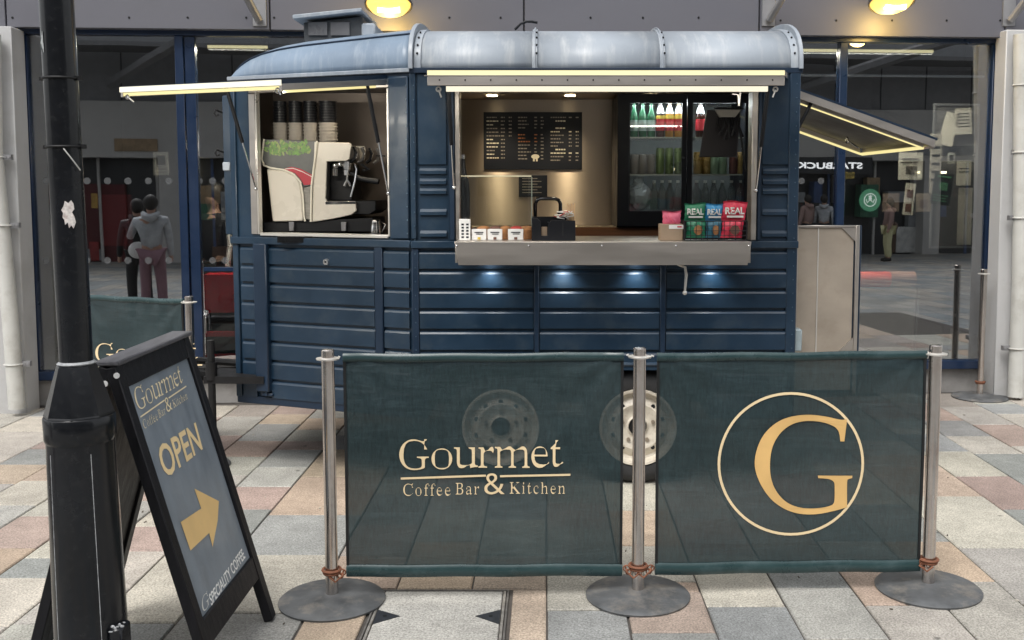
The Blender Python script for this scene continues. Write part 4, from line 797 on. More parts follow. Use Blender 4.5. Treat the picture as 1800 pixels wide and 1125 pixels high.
# sill band and bottom skirt
sb(0.004, SL + 0.008, 0, 0.030, 1.284, 1.325, 'sill_band', NAVY, 0.004)
tb(XC - 0.01, WX0 + 0.01, TY - 0.030, TY, 1.283, 1.322, 'sill_band', NAVY, 0.004); tb(WX1 - 0.03, XR + 0.004, TY - 0.030, TY, 1.283, 1.322, 'sill_band', NAVY, 0.004)
sb(0.0, SL, 0.001, 0.010, ZB - 0.035, ZB + 0.01, 'bottom_skirt', NAVYD, 0.003)
tb(XC, AX0, TY - 0.008, TY - 0.001, ZB - 0.035, ZB + 0.006, 'bottom_skirt', NAVYD, 0.003); tb(AX1, XR, TY - 0.008, TY - 0.001, ZB - 0.035, ZB + 0.006, 'bottom_skirt', NAVYD, 0.003)
# upper blue panels beside the main hatch
a, b = xx(735, 300, TY), xx(786, 300, TY)
for (pa, pb) in ((735, 786), (1338, 1388)):
    a, b = xx(pa, 300, TY), xx(pb, 300, TY)
    tb(a, b, TY - 0.010, TY - 0.001, zy(290, TY), 2.19, 'raised_panel', NAVY, 0.004)
    for y_ in (298, 316, 333, 370, 408):
        m = MB().prism([(TY - 0.001, zy(y_ + 9, TY)), (TY - 0.014, zy(y_ + 8, TY)), (TY - 0.014, zy(y_ + 2, TY)), (TY - 0.001, zy(y_ - 3, TY))], 'x', a + 0.008, b - 0.004); m.build('cladding_panel', NAVY, tr, bevel=0.001)
tb(xx(790, 300, TY), WX0 - 0.002, TY - 0.018, TY, 1.325, 2.19, 'hatch_post', NAVYD, 0.003); tb(WX1 + 0.002, xx(1337, 300, TY), TY - 0.018, TY, 1.325, 2.19, 'hatch_post', NAVYD, 0.003)
sb(0.012, w0 - 0.004, 0, 0.022, 1.33, 2.18, 'hatch_post', NAVY, 0.006)
# gutter
tb(XC - 0.01, XR + 0.01, TY - 0.022, TY + 0.02, ZE - 0.022, ZE + 0.006, 'gutter', NAVYD, 0.003); sb(0, SL + 0.01, -0.02, 0.018, ZE - 0.016, ZE + 0.006, 'gutter', ROOFP, 0.003)
# roof, main part
def rsec(v, y0, y1, h, n=2.7):
    c = 1 - 2 * v
    a = math.pi * v; cc, ss = math.cos(a), math.sin(a)
    y = (y0 + y1) / 2 - (y1 - y0) / 2 * math.copysign(abs(cc) ** (2 / n), cc)
    return y, ZE + h * abs(ss) ** (2 / n)
def roofstrip(x0, x1, lift, name, mt, sub=1, extra=0.0):
    m = MB(); m.grid(lambda u, v: (x0 + (x1 - x0) * u, *rsec(v, TY - extra, YF + 0.03 + extra, 0.275 + lift)), sub, 48)
    o = m.build(name, mt, tr, recalc=True); s = o.modifiers.new('skin', 'SOLIDIFY'); s.thickness = 0.006; s.offset = -1; return o
rj = [XC, xx(940, 100, TY), xx(1165, 100, TY), XR]
for k in range(3): roofstrip(rj[k] + 0.002, rj[k + 1] - 0.002, 0, 'roof_sheet', ROOFP, 2)
def hoop(x0, x1, lift, name='roof_hoop'):
    m = MB(); N_ = 48
    prof = []
    for i in range(N_ + 1):
        y, z = rsec(i / N_, TY - lift, YF + 0.03 + lift, 0.275 + lift); y2, z2 = rsec(i / N_, TY + 0.005, YF + 0.025, 0.268)
        prof.append(((x0, y, z), (x1, y, z), (x1, y2, z2), (x0, y2, z2)))
    vs = [p for q in prof for p in q]; fs = []
    for i in range(N_):
        for j in range(4): fs.append((i * 4 + j, i * 4 + (j + 1) % 4, (i + 1) * 4 + (j + 1) % 4, (i + 1) * 4 + j))
    m.add(vs, fs); return m.build(name, ROOFP, tr, bevel=0.002)
hoop(XC - 0.012, XC + 0.010, 0.042); hoop(XC + 0.012, XC + 0.05, 0.008)
for p in (940, 1165): hoop(xx(p, 100, TY) - 0.014, xx(p, 100, TY) + 0.014, 0.010); hoop(xx(p, 100, TY) - 0.004, xx(p, 100, TY) + 0.004, 0.020, 'roof_seam')
hoop(XR - 0.05, XR - 0.012, 0.010); hoop(XR - 0.012, XR + 0.008, 0.038)
for xq in (XC + 0.031, xx(940, 100, TY) + 0.009, xx(1165, 100, TY) + 0.009, XR - 0.03):
    m = MB()
    for v in (0.06, 0.11, 0.17, 0.23):
        y, z = rsec(v, TY - 0.012, YF, 0.287); m.ball((xq, y, z), 0.006, n=8, m=5)
    m.build('roof_bolts', DARKM, tr, kind='stuff')
m = MB(); zc_ = rsec(0.5, TY, YF, 0.275)[1]
MB().prism([(YF, ZE)] + [rsec(v / 24, TY + 0.003, YF + 0.02, 0.26) for v in range(24, -1, -1)], 'x', XR - 0.02, XR - 0.008).build('roof_end', NAVY, tr)
# roof over the nose
tprof = [(0.0, 0.285), (0.18, 0.272), (0.42, 0.252), (0.60, 0.236), (0.73, 0.215), (0.83, 0.186), (0.90, 0.150), (0.95, 0.108), (0.98, 0.068), (1.0, 0.012)]
def hprof(t):
    for (a, ha), (b, hb) in zip(tprof, tprof[1:]):
        if t <= b: return ha + (hb - ha) * (t - a) / (b - a)
    return 0.01
def nose(u, v):
    t = u * u * (3 - 2 * u) if False else 1 - (1 - u) ** 1.6
    x = XC - 0.013 - t * (XC - 0.013 - XL - 0.0)
    y0 = TY + t * (YL - TY) - 0.004; y1 = YF + 0.03 - t * 0.42
    y, z = rsec(v, y0, y1, hprof(t)); return (x, y, z)
o = MB().grid(nose, 40, 48).build('nose_roof', ROOFN, tr); s = o.modifiers.new('skin', 'SOLIDIFY'); s.thickness = 0.006; s.offset = -1
m = MB(); m.tube([Vector(nose(u / 30, 0.21)) + Vector((0, 0.0, 0.004)) for u in range(0, 31)], 0.006, 6); m.build('roof_beading', NAVYD, tr)
# roof vent
vx0, vx1 = xx(528, 30, 6.15), xx(640, 30, 6.15)
vent = MB()
vz = lambda x: 2.505 + 0.02 * (x - vx0)
m = MB().prism([(vx0 + 0.03, 2.44), (vx1, 2.46), (vx1, 2.60), (vx0 + 0.03, 2.565)], 'y', 6.1, 6.55); v_ = m.build('roof_vent', mat('vent_dark_grille', (0.05, 0.055, 0.06), 0.6, var=0.3, scale=20), tr, bevel=0.004)
m = MB().prism([(vx0 - 0.02, 2.575), (vx1 + 0.005, 2.618), (vx1 + 0.005, 2.640), (vx0 - 0.02, 2.600)], 'y', 6.04, 6.60); m.build('vent_lid', ROOFP, v_, bevel=0.004)
m = MB().box(vx1 - 0.005, vx1 + 0.075, 6.08, 6.55, 2.46, 2.56); m.v = m.v; m.build('vent_side', ROOFP, v_, bevel=0.01)
for k in range(2): MB().box(vx0 + 0.06 + k * 0.13, vx0 + 0.17 + k * 0.13, 6.088, 6.099, 2.49, 2.565).build('vent_window', mat('vent_glass%d' % k, (0.13, 0.13, 0.135), 0.3), v_)
# hatch frames in stainless
tb(WX0 + 0.001, WX0 + 0.026, TY - 0.012, TY + 0.10, WZ0, WZ1, 'hatch_frame', STEEL); tb(WX1 - 0.032, WX1 - 0.001, TY - 0.012, TY + 0.10, WZ0, WZ1, 'hatch_frame', STEEL)
tb(WX0 + 0.028, WX1 - 0.034, TY - 0.010, TY + 0.09, WZ1 - 0.012, WZ1 + 0.006, 'hatch_frame', STEEL)
WSTEEL = mat('bright_edge_trim', (0.72, 0.70, 0.66), 0.35, 0.6, var=0.05)
sb(w0, w0 + 0.012, -0.06, 0.012, nz0, nz1, 'hatch_frame', WSTEEL); sb(w1 - 0.045, w1, -0.025, 0.010, nz0, nz1, 'hatch_frame', STEEL); sb(w1 - 0.057, w1 - 0.047, -0.02, 0.014, nz0, nz1 + 0.02, 'hatch_trim', WSTEEL)
sb(w0 + 0.013, w1 - 0.06, -0.08, 0.012, nz0 - 0.008, nz0 + 0.010, 'hatch_frame', WSTEEL); sb(w0, w1, -0.02, 0.008, nz1 + 0.003, nz1 + 0.02, 'hatch_frame', STEEL)
# light strip on the nose beyond the corner
tb(XL - 0.055, XL - 0.004, YL + 0.02, YL + 0.05, 1.335, 2.12, 'nose_side_strip', ROOFP if False else NAVY, 0.004)
tb(XL - 0.06, XL - 0.018, YL + 0.012, YL + 0.055, SPX(405, 300)[1], SPX(405, 285)[1], 'nose_ledge', ROOFP, 0.004)
for py in (198, 268):
    z = SPX(400, py)[1]; m = MB(); m.tube([(XL - 0.055, YL + 0.03, z), (XL - 0.085, YL + 0.0, z + 0.015), (XL - 0.095, YL, z - 0.005), (XL - 0.085, YL, z - 0.02), (XL - 0.07, YL, z - 0.012)], 0.006, 6); m.build('rope_hook', DARKM, tr)
# rivets up the corner flange and the right corner
m = MB()
for k in range(24):
    z = 0.45 + k * 0.073; m.ball((XC + 0.012, TY - 0.021, z), 0.0036, n=6, m=4); m.ball((XR - 0.02, TY - 0.020, z + 0.01), 0.0036, n=6, m=4)
for k in range(12): z = 1.36 + k * 0.07; m.ball(S(0.02, 0.023, z), 0.0045, n=6, m=4)
m.build('rivets', mat('rivet_metal', (0.05, 0.09, 0.13), 0.35, 0.3), tr, kind='stuff')
tb(XC - 0.010, XC + 0.022, TY - 0.020, TY + 0.0, 1.33, ZE - 0.02, 'corner_flange', NAVY, 0.006)
# lock on nose, small latch
s_, z_ = SPX(577, 460); p = Vector(S(s_, 0.016, z_)); q = Vector(S(s_, 0.028, z_))
k_ = MB().cyl(p, q, 0.019, 0.016, 16).build('lock', CHROME, tr); MB().cyl(q, Vector(S(s_, 0.029, z_)), 0.006, n=8).build('keyhole', MBLACK, k_)
s_, z_ = SPX(474, 692); m = MB(S); m.box(s_ - 0.04, s_ + 0.03, 0.01, 0.03, z_ - 0.008, z_ + 0.008); m.box(s_ - 0.01, s_ + 0.01, 0.01, 0.035, z_ - 0.01, z_ + 0.025); m.build('latch', NAVYD, tr, bevel=0.003)
# wheel arch trim and well
arc = [(AX0 - 0.01, ZB)] + [(AX0 + 0.12 - 0.13 * math.cos(a), AZ - 0.10 + 0.11 * math.sin(a)) for a in [i * math.pi / 16 for i in range(0, 9)]] + [(AX1 - 0.12 + 0.13 * math.sin(a), AZ - 0.10 + 0.11 * math.cos(a)) for a in [i * math.pi / 16 for i in range(0, 9)]] + [(AX1 + 0.01, ZB)]
m = MB(); m.tube([(x, TY - 0.014, z) for x, z in arc], 0.011, 8); m.build('wheel_arch_trim', NAVY, tr)
tb(AX0, AX1, 5.80, 5.83, 0.40, AZ + 0.02, 'wheel_arch_back', DARKM, 0)
tb(AX0, AX1, TY + 0.031, 5.80, AZ - 0.005, AZ + 0.015, 'wheel_arch_top', DARKM, 0); tb(AX0 - 0.02, AX0, TY + 0.031, 5.80, ZB - 0.03, AZ, 'wheel_arch_side', DARKM, 0); tb(AX1, AX1 + 0.02, TY + 0.031, 5.80, ZB - 0.03, AZ, 'wheel_arch_side', DARKM, 0)
# wheels
def wheel(cx_, face, sgn, lab=None):
    cz = 0.312; t = bpy.data.objects.new('wheel', None); COL.objects.link(t); t.parent = tr
    def lat(prof, name, mt, parent, n=40):
        m = MB(); vs = []; fs = []
        for r_, d in prof:
            for i in range(n):
                a = 2 * math.pi * i / n; vs.append((cx_ + r_ * math.cos(a), face + sgn * d, cz + r_ * math.sin(a)))
        K = len(prof)
        for k in range(K - 1):
            for i in range(n): j = (i + 1) % n; fs.append((k * n + i, k * n + j, (k + 1) * n + j, (k + 1) * n + i))
        m.add(vs, fs); return m.build(name, mt, parent)
    lat([(0.206, 0.03), (0.215, 0.008), (0.25, 0.0), (0.285, 0.01), (0.302, 0.03), (0.311, 0.05), (0.311, 0.13), (0.30, 0.16), (0.25, 0.175), (0.206, 0.15)], 'tyre', RUBBER, t)
    rim = lat([(0.212, 0.02), (0.207, 0.002), (0.196, 0.004), (0.190, 0.022), (0.182, 0.045), (0.168, 0.05), (0.150, 0.035), (0.125, 0.022), (0.105, 0.028), (0.085, 0.040), (0.062, 0.040), (0.052, 0.030), (0.05, 0.045), (0.0005, 0.046)], 'rim', CREAMW, t)
    m = MB(); m.cyl((cx_, face + sgn * 0.044, cz), (cx_, face + sgn * 0.030, cz), 0.048, 0.044, 20); m.build('hub_cap', DARKM, t)
    for i in range(5):
        a = math.pi / 2 + 2 * math.pi * i / 5; c_ = (cx_ + 0.086 * math.cos(a), cz + 0.086 * math.sin(a))
        MB().cyl((c_[0], face + sgn * 0.042, c_[1]), (c_[0], face + sgn * 0.022, c_[1]), 0.011, n=6).build('wheel_nut', mat('nut_metal', (0.35, 0.30, 0.24), 0.5, 0.7) if 'nut_metal' not in MATS else MATS['nut_metal'], t)
    m = MB()
    for i in range(10):
        a = 2 * math.pi * (i + 0.5) / 10; c_ = (cx_ + 0.138 * math.cos(a), cz + 0.138 * math.sin(a)); m.cyl((c_[0], face + sgn * 0.034, c_[1]), (c_[0], face + sgn * 0.026, c_[1]), 0.012, n=10)
    m.build('rim_holes', HEMB, t)
for x_ in (xx(880, 752, 5.42), xx(1122, 752, 5.42)):
    wheel(x_, 5.42, 1); wheel(x_, 7.08, -1)
m = MB(); m.cyl((-0.25, 5.5, 0.312), (-0.25, 7.0, 0.312), 0.03, n=10); m.cyl((0.49, 5.5, 0.312), (0.49, 7.0, 0.312), 0.03, n=10); m.build('axle', DARKM, tr)
# drawbar and jockey post
dy = 6.28
m = MB(); m.tube([(XL + 0.1, 5.98, 0.47), (XL - 0.35, 6.15, 0.47), (-2.75, dy, 0.47)], 0.035, 8); m.tube([(XL + 0.1, 6.55, 0.47), (XL - 0.35, 6.40, 0.47), (-2.75, dy, 0.47)], 0.035, 8); m.tube([(XL + 0.05, 6.0, 0.56), (-2.3, 6.2, 0.56)], 0.022, 8)
m.build('drawbar', DARKM, tr)
m = MB().cyl((-2.75, dy, 0.47), (-2.95, dy, 0.47), 0.05, 0.035, 12); m.build('coupling', CHROME, tr)
jp = GR(393, 812); jx = xx(373, 700, 5.72); MB().tube([(jx, 5.72, zy(598, 5.72)), (jx, 5.72, 0.05)], 0.021, 10).build('jockey_post', DARKM, tr)
m = MB(); m.cyl((jx, 5.72, 0.52), (jx, 5.72, 0.62), 0.032, n=12); m.box(jx - 0.04, jx + 0.3, 5.70, 5.98, 0.50, 0.54); m.build('clamp', DARKM, tr); MB().lathe([(0.075, 0.0), (0.07, 0.02), (0.03, 0.04), (0.022, 0.06)], (jx + 0.0, 5.72, 0)).build('jockey_foot', RUST, tr)
# main hatch flap
fy, fz1, fz0 = 4.76, zy(124, 4.76), zy(154, 4.76)
fx0, fx1 = xx(750, 140, fy), xx(1380, 140, fy)
flap = bpy.data.objects.new('service_flap', None); COL.objects.link(flap); flap.parent = tr
MB().add([(fx0, fy, fz1 - 0.004), (fx1, fy, fz1 - 0.004), (XR - 0.06, TY, ZE - 0.02), (XC + 0.12, TY, ZE - 0.02), (fx0, fy, fz1 - 0.026), (fx1, fy, fz1 - 0.026), (XR - 0.06, TY, ZE - 0.05), (XC + 0.12, TY, ZE - 0.05)],
         [(0, 1, 2, 3), (4, 7, 6, 5), (0, 4, 5, 1), (1, 5, 6, 2), (2, 6, 7, 3), (3, 7, 4, 0)]).build('flap_panel', NAVYD, flap)
MB().box(fx0 + 0.004, fx1 - 0.004, fy - 0.012, fy - 0.001, zy(150.5, fy), zy(133, fy)).build('flap_lip', STEEL, flap, bevel=0.002)
MB().box(fx0 + 0.004, fx1 - 0.004, fy - 0.010, fy + 0.006, zy(132.6, fy), zy(124, fy)).build('light_strip', LEDY, flap)
MB().box(fx0 - 0.01, fx1 + 0.006, fy - 0.014, fy + 0.014, zy(133, fy) - 0.002, zy(132.6, fy)).build('flap_edge', STEEL, flap)
y2 = 5.08; MB().box(xx(784, 155, y2), xx(1350, 155, y2), y2, y2 + 0.02, zy(160.5, y2), zy(151.5, y2)).build('light_strip', LEDW, flap)
m = MB()
for k in range(14): x_ = fx0 + 0.06 + k * (fx1 - fx0 - 0.12) / 13; m.ball((x_, fy - 0.013, zy(141, fy)), 0.004, n=6, m=4)
m.build('rivets', DARKM, flap, kind='stuff')
for sx, px in ((1, 771), (-1, 1363)):
    x_ = xx(px, 156, fy + 0.02); z_ = zy(153, fy); m = MB(); m.torus((x_, fy + 0.02, z_ - 0.008), 0.010, 0.004, 12, 6, 'y'); m.tube([(x_, fy + 0.02, z_ - 0.01), (x_ + sx * 0.012, fy + 0.02, z_ - 0.045)], 0.004, 6); m.build('flap_catch', WSTEEL, flap)
# gas struts and hanging bracket
def strut(p0, p1, name='gas_strut'):
    p0, p1 = Vector(p0), Vector(p1); mid = p0.lerp(p1, 0.55); t_ = MB().cyl(p0, mid, 0.0105, n=10).build(name, MBLACK, tr); MB().cyl(mid, p1, 0.005, n=8).build('strut_rod', CHROME, t_); MB().ball(p1, 0.011).build('strut_end', CHROME, t_); return t_
strut((WX0 - 0.012, TY - 0.20, 2.09), (WX0 - 0.006, TY - 0.012, zy(330, TY))); strut((WX1 + 0.006, TY - 0.20, 2.09), (WX1 - 0.008, TY - 0.014, zy(335, TY)))
x_ = xx(1297, 180, 5.25); z_ = zy(165, 5.25); m = MB(); m.tube([(x_ - 0.03, 5.25, z_), (x_, 5.25, z_ - 0.004), (x_ + 0.006, 5.25, z_ - 0.06)], 0.004, 6); m.tube([(x_ + 0.012, 5.25, z_ + 0.01), (x_ + 0.006, 5.25, z_ - 0.06)], 0.004, 6); m.build('flap_hook', WSTEEL, tr)
# nose hatch flap, opened up and outwards
Lf = 0.93; zf = zy(150, 4.75) - 0.0
def NF(s, d, z): return S(s, d, z)     # d along opening direction
nf = bpy.data.objects.new('nose_flap', None); COL.objects.link(nf); nf.parent = tr
zh = SPX(560, 138)[1]; a, b = w0 + 0.0, w1 + 0.02
def fz(d): return zh + (zf + 0.012 - zh) * d / Lf
m = MB(S); m.add([(a, 0.02, fz(0)), (b, 0.02, fz(0)), (b, Lf, fz(Lf)), (a, Lf, fz(Lf)), (a, 0.02, fz(0) - 0.02), (b, 0.02, fz(0) - 0.02), (b, Lf, fz(Lf) - 0.02), (a, Lf, fz(Lf) - 0.02)],
                 [(0, 1, 2, 3), (4, 7, 6, 5), (0, 4, 5, 1), (1, 5, 6, 2), (2, 6, 7, 3), (3, 7, 4, 0)]); m.build('flap_panel', NAVYD, nf)
def side(s0, s1, drop0, drop1, nm, mt, d0=0.03, d1=Lf):
    m = MB(S); m.add([(s0, d0, fz(d0) - drop0), (s1, d0, fz(d0) - drop0), (s1, d1, fz(d1) - drop0), (s0, d1, fz(d1) - drop0), (s0, d0, fz(d0) - drop1), (s1, d0, fz(d0) - drop1), (s1, d1, fz(d1) - drop1), (s0, d1, fz(d1) - drop1)],
                     [(0, 1, 2, 3), (4, 7, 6, 5), (0, 4, 5, 1), (1, 5, 6, 2), (2, 6, 7, 3), (3, 7, 4, 0)]); return m.build(nm, mt, nf)
side(a - 0.002, a + 0.012, 0.021, 0.050, 'flap_lip', STEEL); side(b - 0.012, b, 0.021, 0.050, 'flap_lip', STEEL); side(a + 0.02, a + 0.03, 0.038, 0.062, 'light_strip', LEDY, 0.10, Lf - 0.05)
m = MB(S); m.box(a, b, Lf - 0.0, Lf + 0.008, fz(Lf) - 0.028, fz(Lf) - 0.004); m.build('light_strip', LEDW, nf); m = MB(S); m.box(a, b, Lf - 0.02, Lf - 0.004, fz(Lf) - 0.044, fz(Lf) - 0.030); m.build('light_strip', LEDY, nf)
p = Vector(S(a + 0.02, Lf, fz(Lf) - 0.05)); m = MB(); m.torus(p, 0.010, 0.004, 12, 6, 'y'); m.tube([p, p + Vector((0.012, 0, -0.02))], 0.004, 6); m.build('flap_catch', CHROME, nf)
p = Vector(S(b - 0.04, Lf, fz(Lf) - 0.05)); m = MB(); m.torus(p, 0.008, 0.004, 12, 6, 'y'); m.tube([p, p + Vector((0.03, 0, -0.025))], 0.004, 6); m.build('flap_catch', CHROME, nf)
q = SPX(686, 340); strut(S(w0 + 0.02, 0.20, zh - 0.03), S(w0 + 0.004, 0.016, q[1])); q = SPX(437, 332); strut(S(w1 + 0.0, 0.20, zh - 0.03), S(w1 - 0.045, 0.016, q[1]))
# end flap on the right
ef = bpy.data.objects.new('end_flap', None); COL.objects.link(ef); ef.parent = tr
yA, yB = 5.68, 6.92; eh = Vector((XR + 0.004, 0, zy(146, 5.62))); tip = Vector((xx(1648, 246, yA), 0, zy(243, yA)))
def EF(u, y, dz): return (eh.x + (tip.x - eh.x) * u, y, eh.z + (tip.z - eh.z) * u + dz)
def efb(u0, u1, y0, y1, d0, d1, nm, mt): 
    m = MB(lambda x, y, z: EF(x, y, z)); m.box(u0, u1, y0, y1, d0, d1); return m.build(nm, mt, ef)
efb(0, 1, yA, yB, -0.012, 0.0, 'flap_panel', NAVYD); efb(0.01, 0.99, yA + 0.03, yB - 0.03, -0.03, -0.013, 'flap_lining', mat('dull_lining_steel', (0.10, 0.09, 0.085), 0.5, 0.5, var=0.15))
efb(0.0, 0.985, yA, yA + 0.012, -0.055, -0.013, 'flap_lip', STEEL); efb(0.0, 0.93, yA + 0.05, yA + 0.062, -0.068, -0.030, 'flap_lip', STEEL)
efb(0.0, 0.94, yA + 0.064, yA + 0.076, -0.074, -0.062, 'light_strip', LEDY); efb(0.93, 0.945, yA + 0.078, yB - 0.04, -0.074, -0.060, 'light_strip', LEDY); efb(0.0, 0.93, yB - 0.045, yB - 0.033, -0.074, -0.060, 'light_strip', LEDY)
efb(0.0, 0.93, yB - 0.03, yB - 0.002, -0.07, -0.013, 'flap_lip', STEEL); efb(0.95, 0.985, yA + 0.02, yB - 0.02, -0.058, -0.013, 'flap_lip', STEEL)
p = Vector(EF(0.72, 6.6, -0.05)); m = MB(); m.torus(p, 0.02, 0.005, 12, 6, 'x'); m.tube([p, p + Vector((0.04, -0.02, -0.03)), p + Vector((0.07, -0.02, -0.05))], 0.005, 6); m.build('flap_catch', CHROME, ef)
strut(EF(0.17, yA + 0.03, -0.04), (XR + 0.008, TY + 0.28, zy(262, 5.7)))
# lower end door standing open, seen from inside
dx0, dx1 = xx(1397, 450, 5.62), xx(1510, 450, 5.62); dzt = zy(396, 5.62); DY = 5.62
ed = bpy.data.objects.new('end_door', None); COL.objects.link(ed); ed.parent = tr
MB().box(dx0, dx1 + 0.016, DY + 0.012, DY + 0.040, 0.46, dzt).build('door_skin', NAVYD, ed, bevel=0.003)
MB().box(dx0 + 0.018, dx1 - 0.03, DY + 0.004, DY + 0.012, 0.48, dzt - 0.015).build('door_lining', mat('tarnished_stainless', (0.40, 0.345, 0.285), 0.42, 0.35, var=0.14, scale=3, stretch=(1, 1, 1.5), bump=0.2, bscale=8, dirt=(0.30, 0.24, 0.18), dscale=5, damt=0.6), ed)
MB().box(dx0 + 0.125, dx0 + 0.131, DY - 0.001, DY + 0.004, 0.48, dzt - 0.016).build('lining_seam', WSTEEL, ed)
m = MB(); c = 0.075; x0_, x1_ = dx0, dx1
m.box(dx0, dx0 + 0.017, DY - 0.006, DY + 0.012, 0.46, dzt); m.box(dx1 - 0.022, dx1, DY - 0.006, DY + 0.012, 0.46, dzt); m.build('door_frame', STEEL, ed, bevel=0.002)
MB().box(dx0 + 0.018, dx1 - 0.023, DY - 0.006, DY + 0.003, dzt - 0.013, dzt).build('door_frame', STEEL, ed, bevel=0.002)
for zc_, sg_ in ((dzt - 0.014, -1), (zy(610, DY) - 0.02, 1)):
    MB().prism([(dx1 - 0.023, zc_), (dx1 - 0.023 - c, zc_), (dx1 - 0.023, zc_ + sg_ * c)], 'y', DY - 0.006, DY + 0.003).build('corner_gusset', STEEL, ed)
MB().box(XR - 0.005, XR + 0.045, TY + 0.02, TY + 0.10, zy(619, TY), zy(580, TY)).build('socket_box', mat('grey_socket', (0.30, 0.36, 0.38), 0.5), tr, bevel=0.006)
# service shelf
sy = 5.13; sh = bpy.data.objects.new('service_counter', None); COL.objects.link(sh); sh.parent = tr
sx0, sx1 = xx(799, 424, sy), xx(1321, 424, sy); zt_, zb_ = zy(425, sy), zy(466, sy)
MB().prism([(sx0, zt_), (sx1, zt_), (sx1 - 0.018, zb_), (sx0 + 0.018, zb_)], 'y', sy, sy + 0.012).build('counter_front', STEEL, sh, bevel=0.002)
MB().box(sx0, sx1, sy + 0.0125, TY + 0.36, zt_ - 0.012, zt_).build('counter_top', STEEL, sh, bevel=0.001); MB().box(sx0 + 0.02, sx1 - 0.02, sy + 0.0125, TY - 0.02, zb_, zb_ + 0.008).build('counter_underside', STEEL, sh)
MB().prism([(sy + 0.013, zt_ - 0.013), (sy + 0.013, zb_ + 0.01), (TY - 0.035, zb_ + 0.01), (TY - 0.035, zt_ - 0.013)], 'x', sx0 + 0.001, sx0 + 0.012).build('counter_end', STEEL, sh); MB().prism([(sy + 0.013, zt_ - 0.013), (sy + 0.013, zb_ + 0.01), (TY - 0.035, zb_ + 0.01), (TY - 0.035, zt_ - 0.013)], 'x', sx1 - 0.012, sx1 - 0.001).build('counter_end', STEEL, sh)
m = MB()
for px in (803, 929, 1058, 1188, 1316): m.ball((xx(px, 432, sy), sy - 0.001, zt_ - 0.02), 0.005, n=8, m=5)
m.build('rivets', CHROME, sh, kind='stuff')
def spot(name, loc, tgt, energy, col, size, blend=0.6, soft=0.02, parent=None):
    ld = bpy.data.lights.new(name, 'SPOT'); ld.energy = energy; ld.color = col; ld.spot_size = R(size); ld.spot_blend = blend; ld.shadow_soft_size = soft
    o = bpy.data.objects.new(name, ld); COL.objects.link(o)
    d = Vector(tgt) - Vector(loc); o.rotation_euler = d.to_track_quat('-Z', 'Y').to_euler()
    if parent is not None: o.parent = parent; o.location = Vector(loc) - wloc(parent)
    else: o.location = loc
    return o
for px in (862, 990, 1119, 1253):
    x_ = xx(px, 470, TY - 0.06); MB().cyl((x_, TY - 0.065, zb_ - 0.001), (x_, TY - 0.065, zb_ - 0.006), 0.022, n=18).build('downlight', DLW, sh)
    spot('downlight_beam', (x_, TY - 0.065, zb_ - 0.012), (x_, TY - 0.03, 0.9), 3.2, (1.0, 0.98, 0.94), 120, 0.9, 0.02, sh)
x_ = xx(1203, 470, 5.22); m = MB(); m.tube([(x_ - 0.035, 5.25, zb_ - 0.003), (x_ - 0.015, 5.25, zb_ - 0.012), (x_ + 0.008, 5.25, zb_ - 0.02), (x_ + 0.014, 5.25, zb_ - 0.06), (x_ + 0.008, 5.25, zb_ - 0.145)], [0.006, 0.006, 0.007, 0.008, 0.006], 8); m.ball((x_ + 0.008, 5.25, zb_ - 0.152), 0.012); m.build('hanging_lever', WSTEEL, sh)
# the strips' own light
def striplight(a, b, drop, energy, col, parent, tilt=0.0, wd=0.025):
    a, b = Vector(a), Vector(b); ld = bpy.data.lights.new('strip_light', 'AREA'); ld.shape = 'RECTANGLE'; ld.size = (b - a).length; ld.size_y = wd; ld.energy = energy; ld.color = col
    o = bpy.data.objects.new('strip_light', ld); COL.objects.link(o); o.parent = parent; o.location = (a + b) / 2 - Vector((0, 0, drop)) - wloc(parent)
    o.rotation_euler = (tilt, 0, math.atan2((b - a).y, (b - a).x)); return o
WARM = (1, 0.93, 0.80)
striplight((fx0, y2 + 0.01, zy(161, y2)), (fx1, y2 + 0.01, zy(161, y2)), 0.006, 2.2, WARM, flap, R(25))
striplight(S(b, Lf - 0.03, fz(Lf) - 0.05), S(a, Lf - 0.03, fz(Lf) - 0.05), 0.01, 9, WARM, nf, R(35))
# interior lining
ins = bpy.data.objects.new('interior_lining', None); COL.objects.link(ins); ins.parent = tr
def ib(x0, x1, y0, y1, z0, z1, nm, mt, **k): return MB().box(x0, x1, y0, y1, z0, z1).build(nm, mt, ins, smooth=False, **k)
BWY = 7.04
ib(XC, XR - 0.035, BWY, BWY + 0.02, AZ + 0.07, 2.198, 'back_lining', STEELW); ib(XC + 0.02, XR - 0.035, TY + 0.035, BWY, 2.200, 2.208, 'ceiling_lining', STEELW)
ib(-0.66, -0.64, TY + 0.25, BWY, AZ + 0.07, 2.198, 'added_light_partition', STEELW)  # unseen partition, added to keep the service lights out of the nose
DLIN = mat('taupe_lining', (0.20, 0.17, 0.15), 0.5, 0.5, var=0.1)
ib(XL + 0.04, -0.67, 6.56, 6.58, AZ + 0.07, 2.198, 'nose_back_lining', DLIN); MB().prism([(XC, TY + 0.04), (XC, 6.55), (XL + 0.04, 6.55), (XL + 0.04, YL + 0.06)], 'z', 2.200, 2.208).build('nose_ceiling', DLIN, ins)
ib(XL + 0.035, XL + 0.045, YL + 0.06, 6.55, AZ + 0.07, 2.198, 'nose_end_lining', DLIN)
x_, y_, _z = S(0.55, -0.25, 0); MB().cyl((x_, y_, 2.199), (x_, y_, 2.194), 0.03, n=18).build('ceiling_downlight', DLY, ins); spot('added_nose_beam', (x_, y_, 2.185), (x_, y_ + 0.1, 1.3), 5, (1, 0.86, 0.66), 130, 0.8, 0.05, ins)  # unseen nose downlight and beam, added to brighten the coffee machine
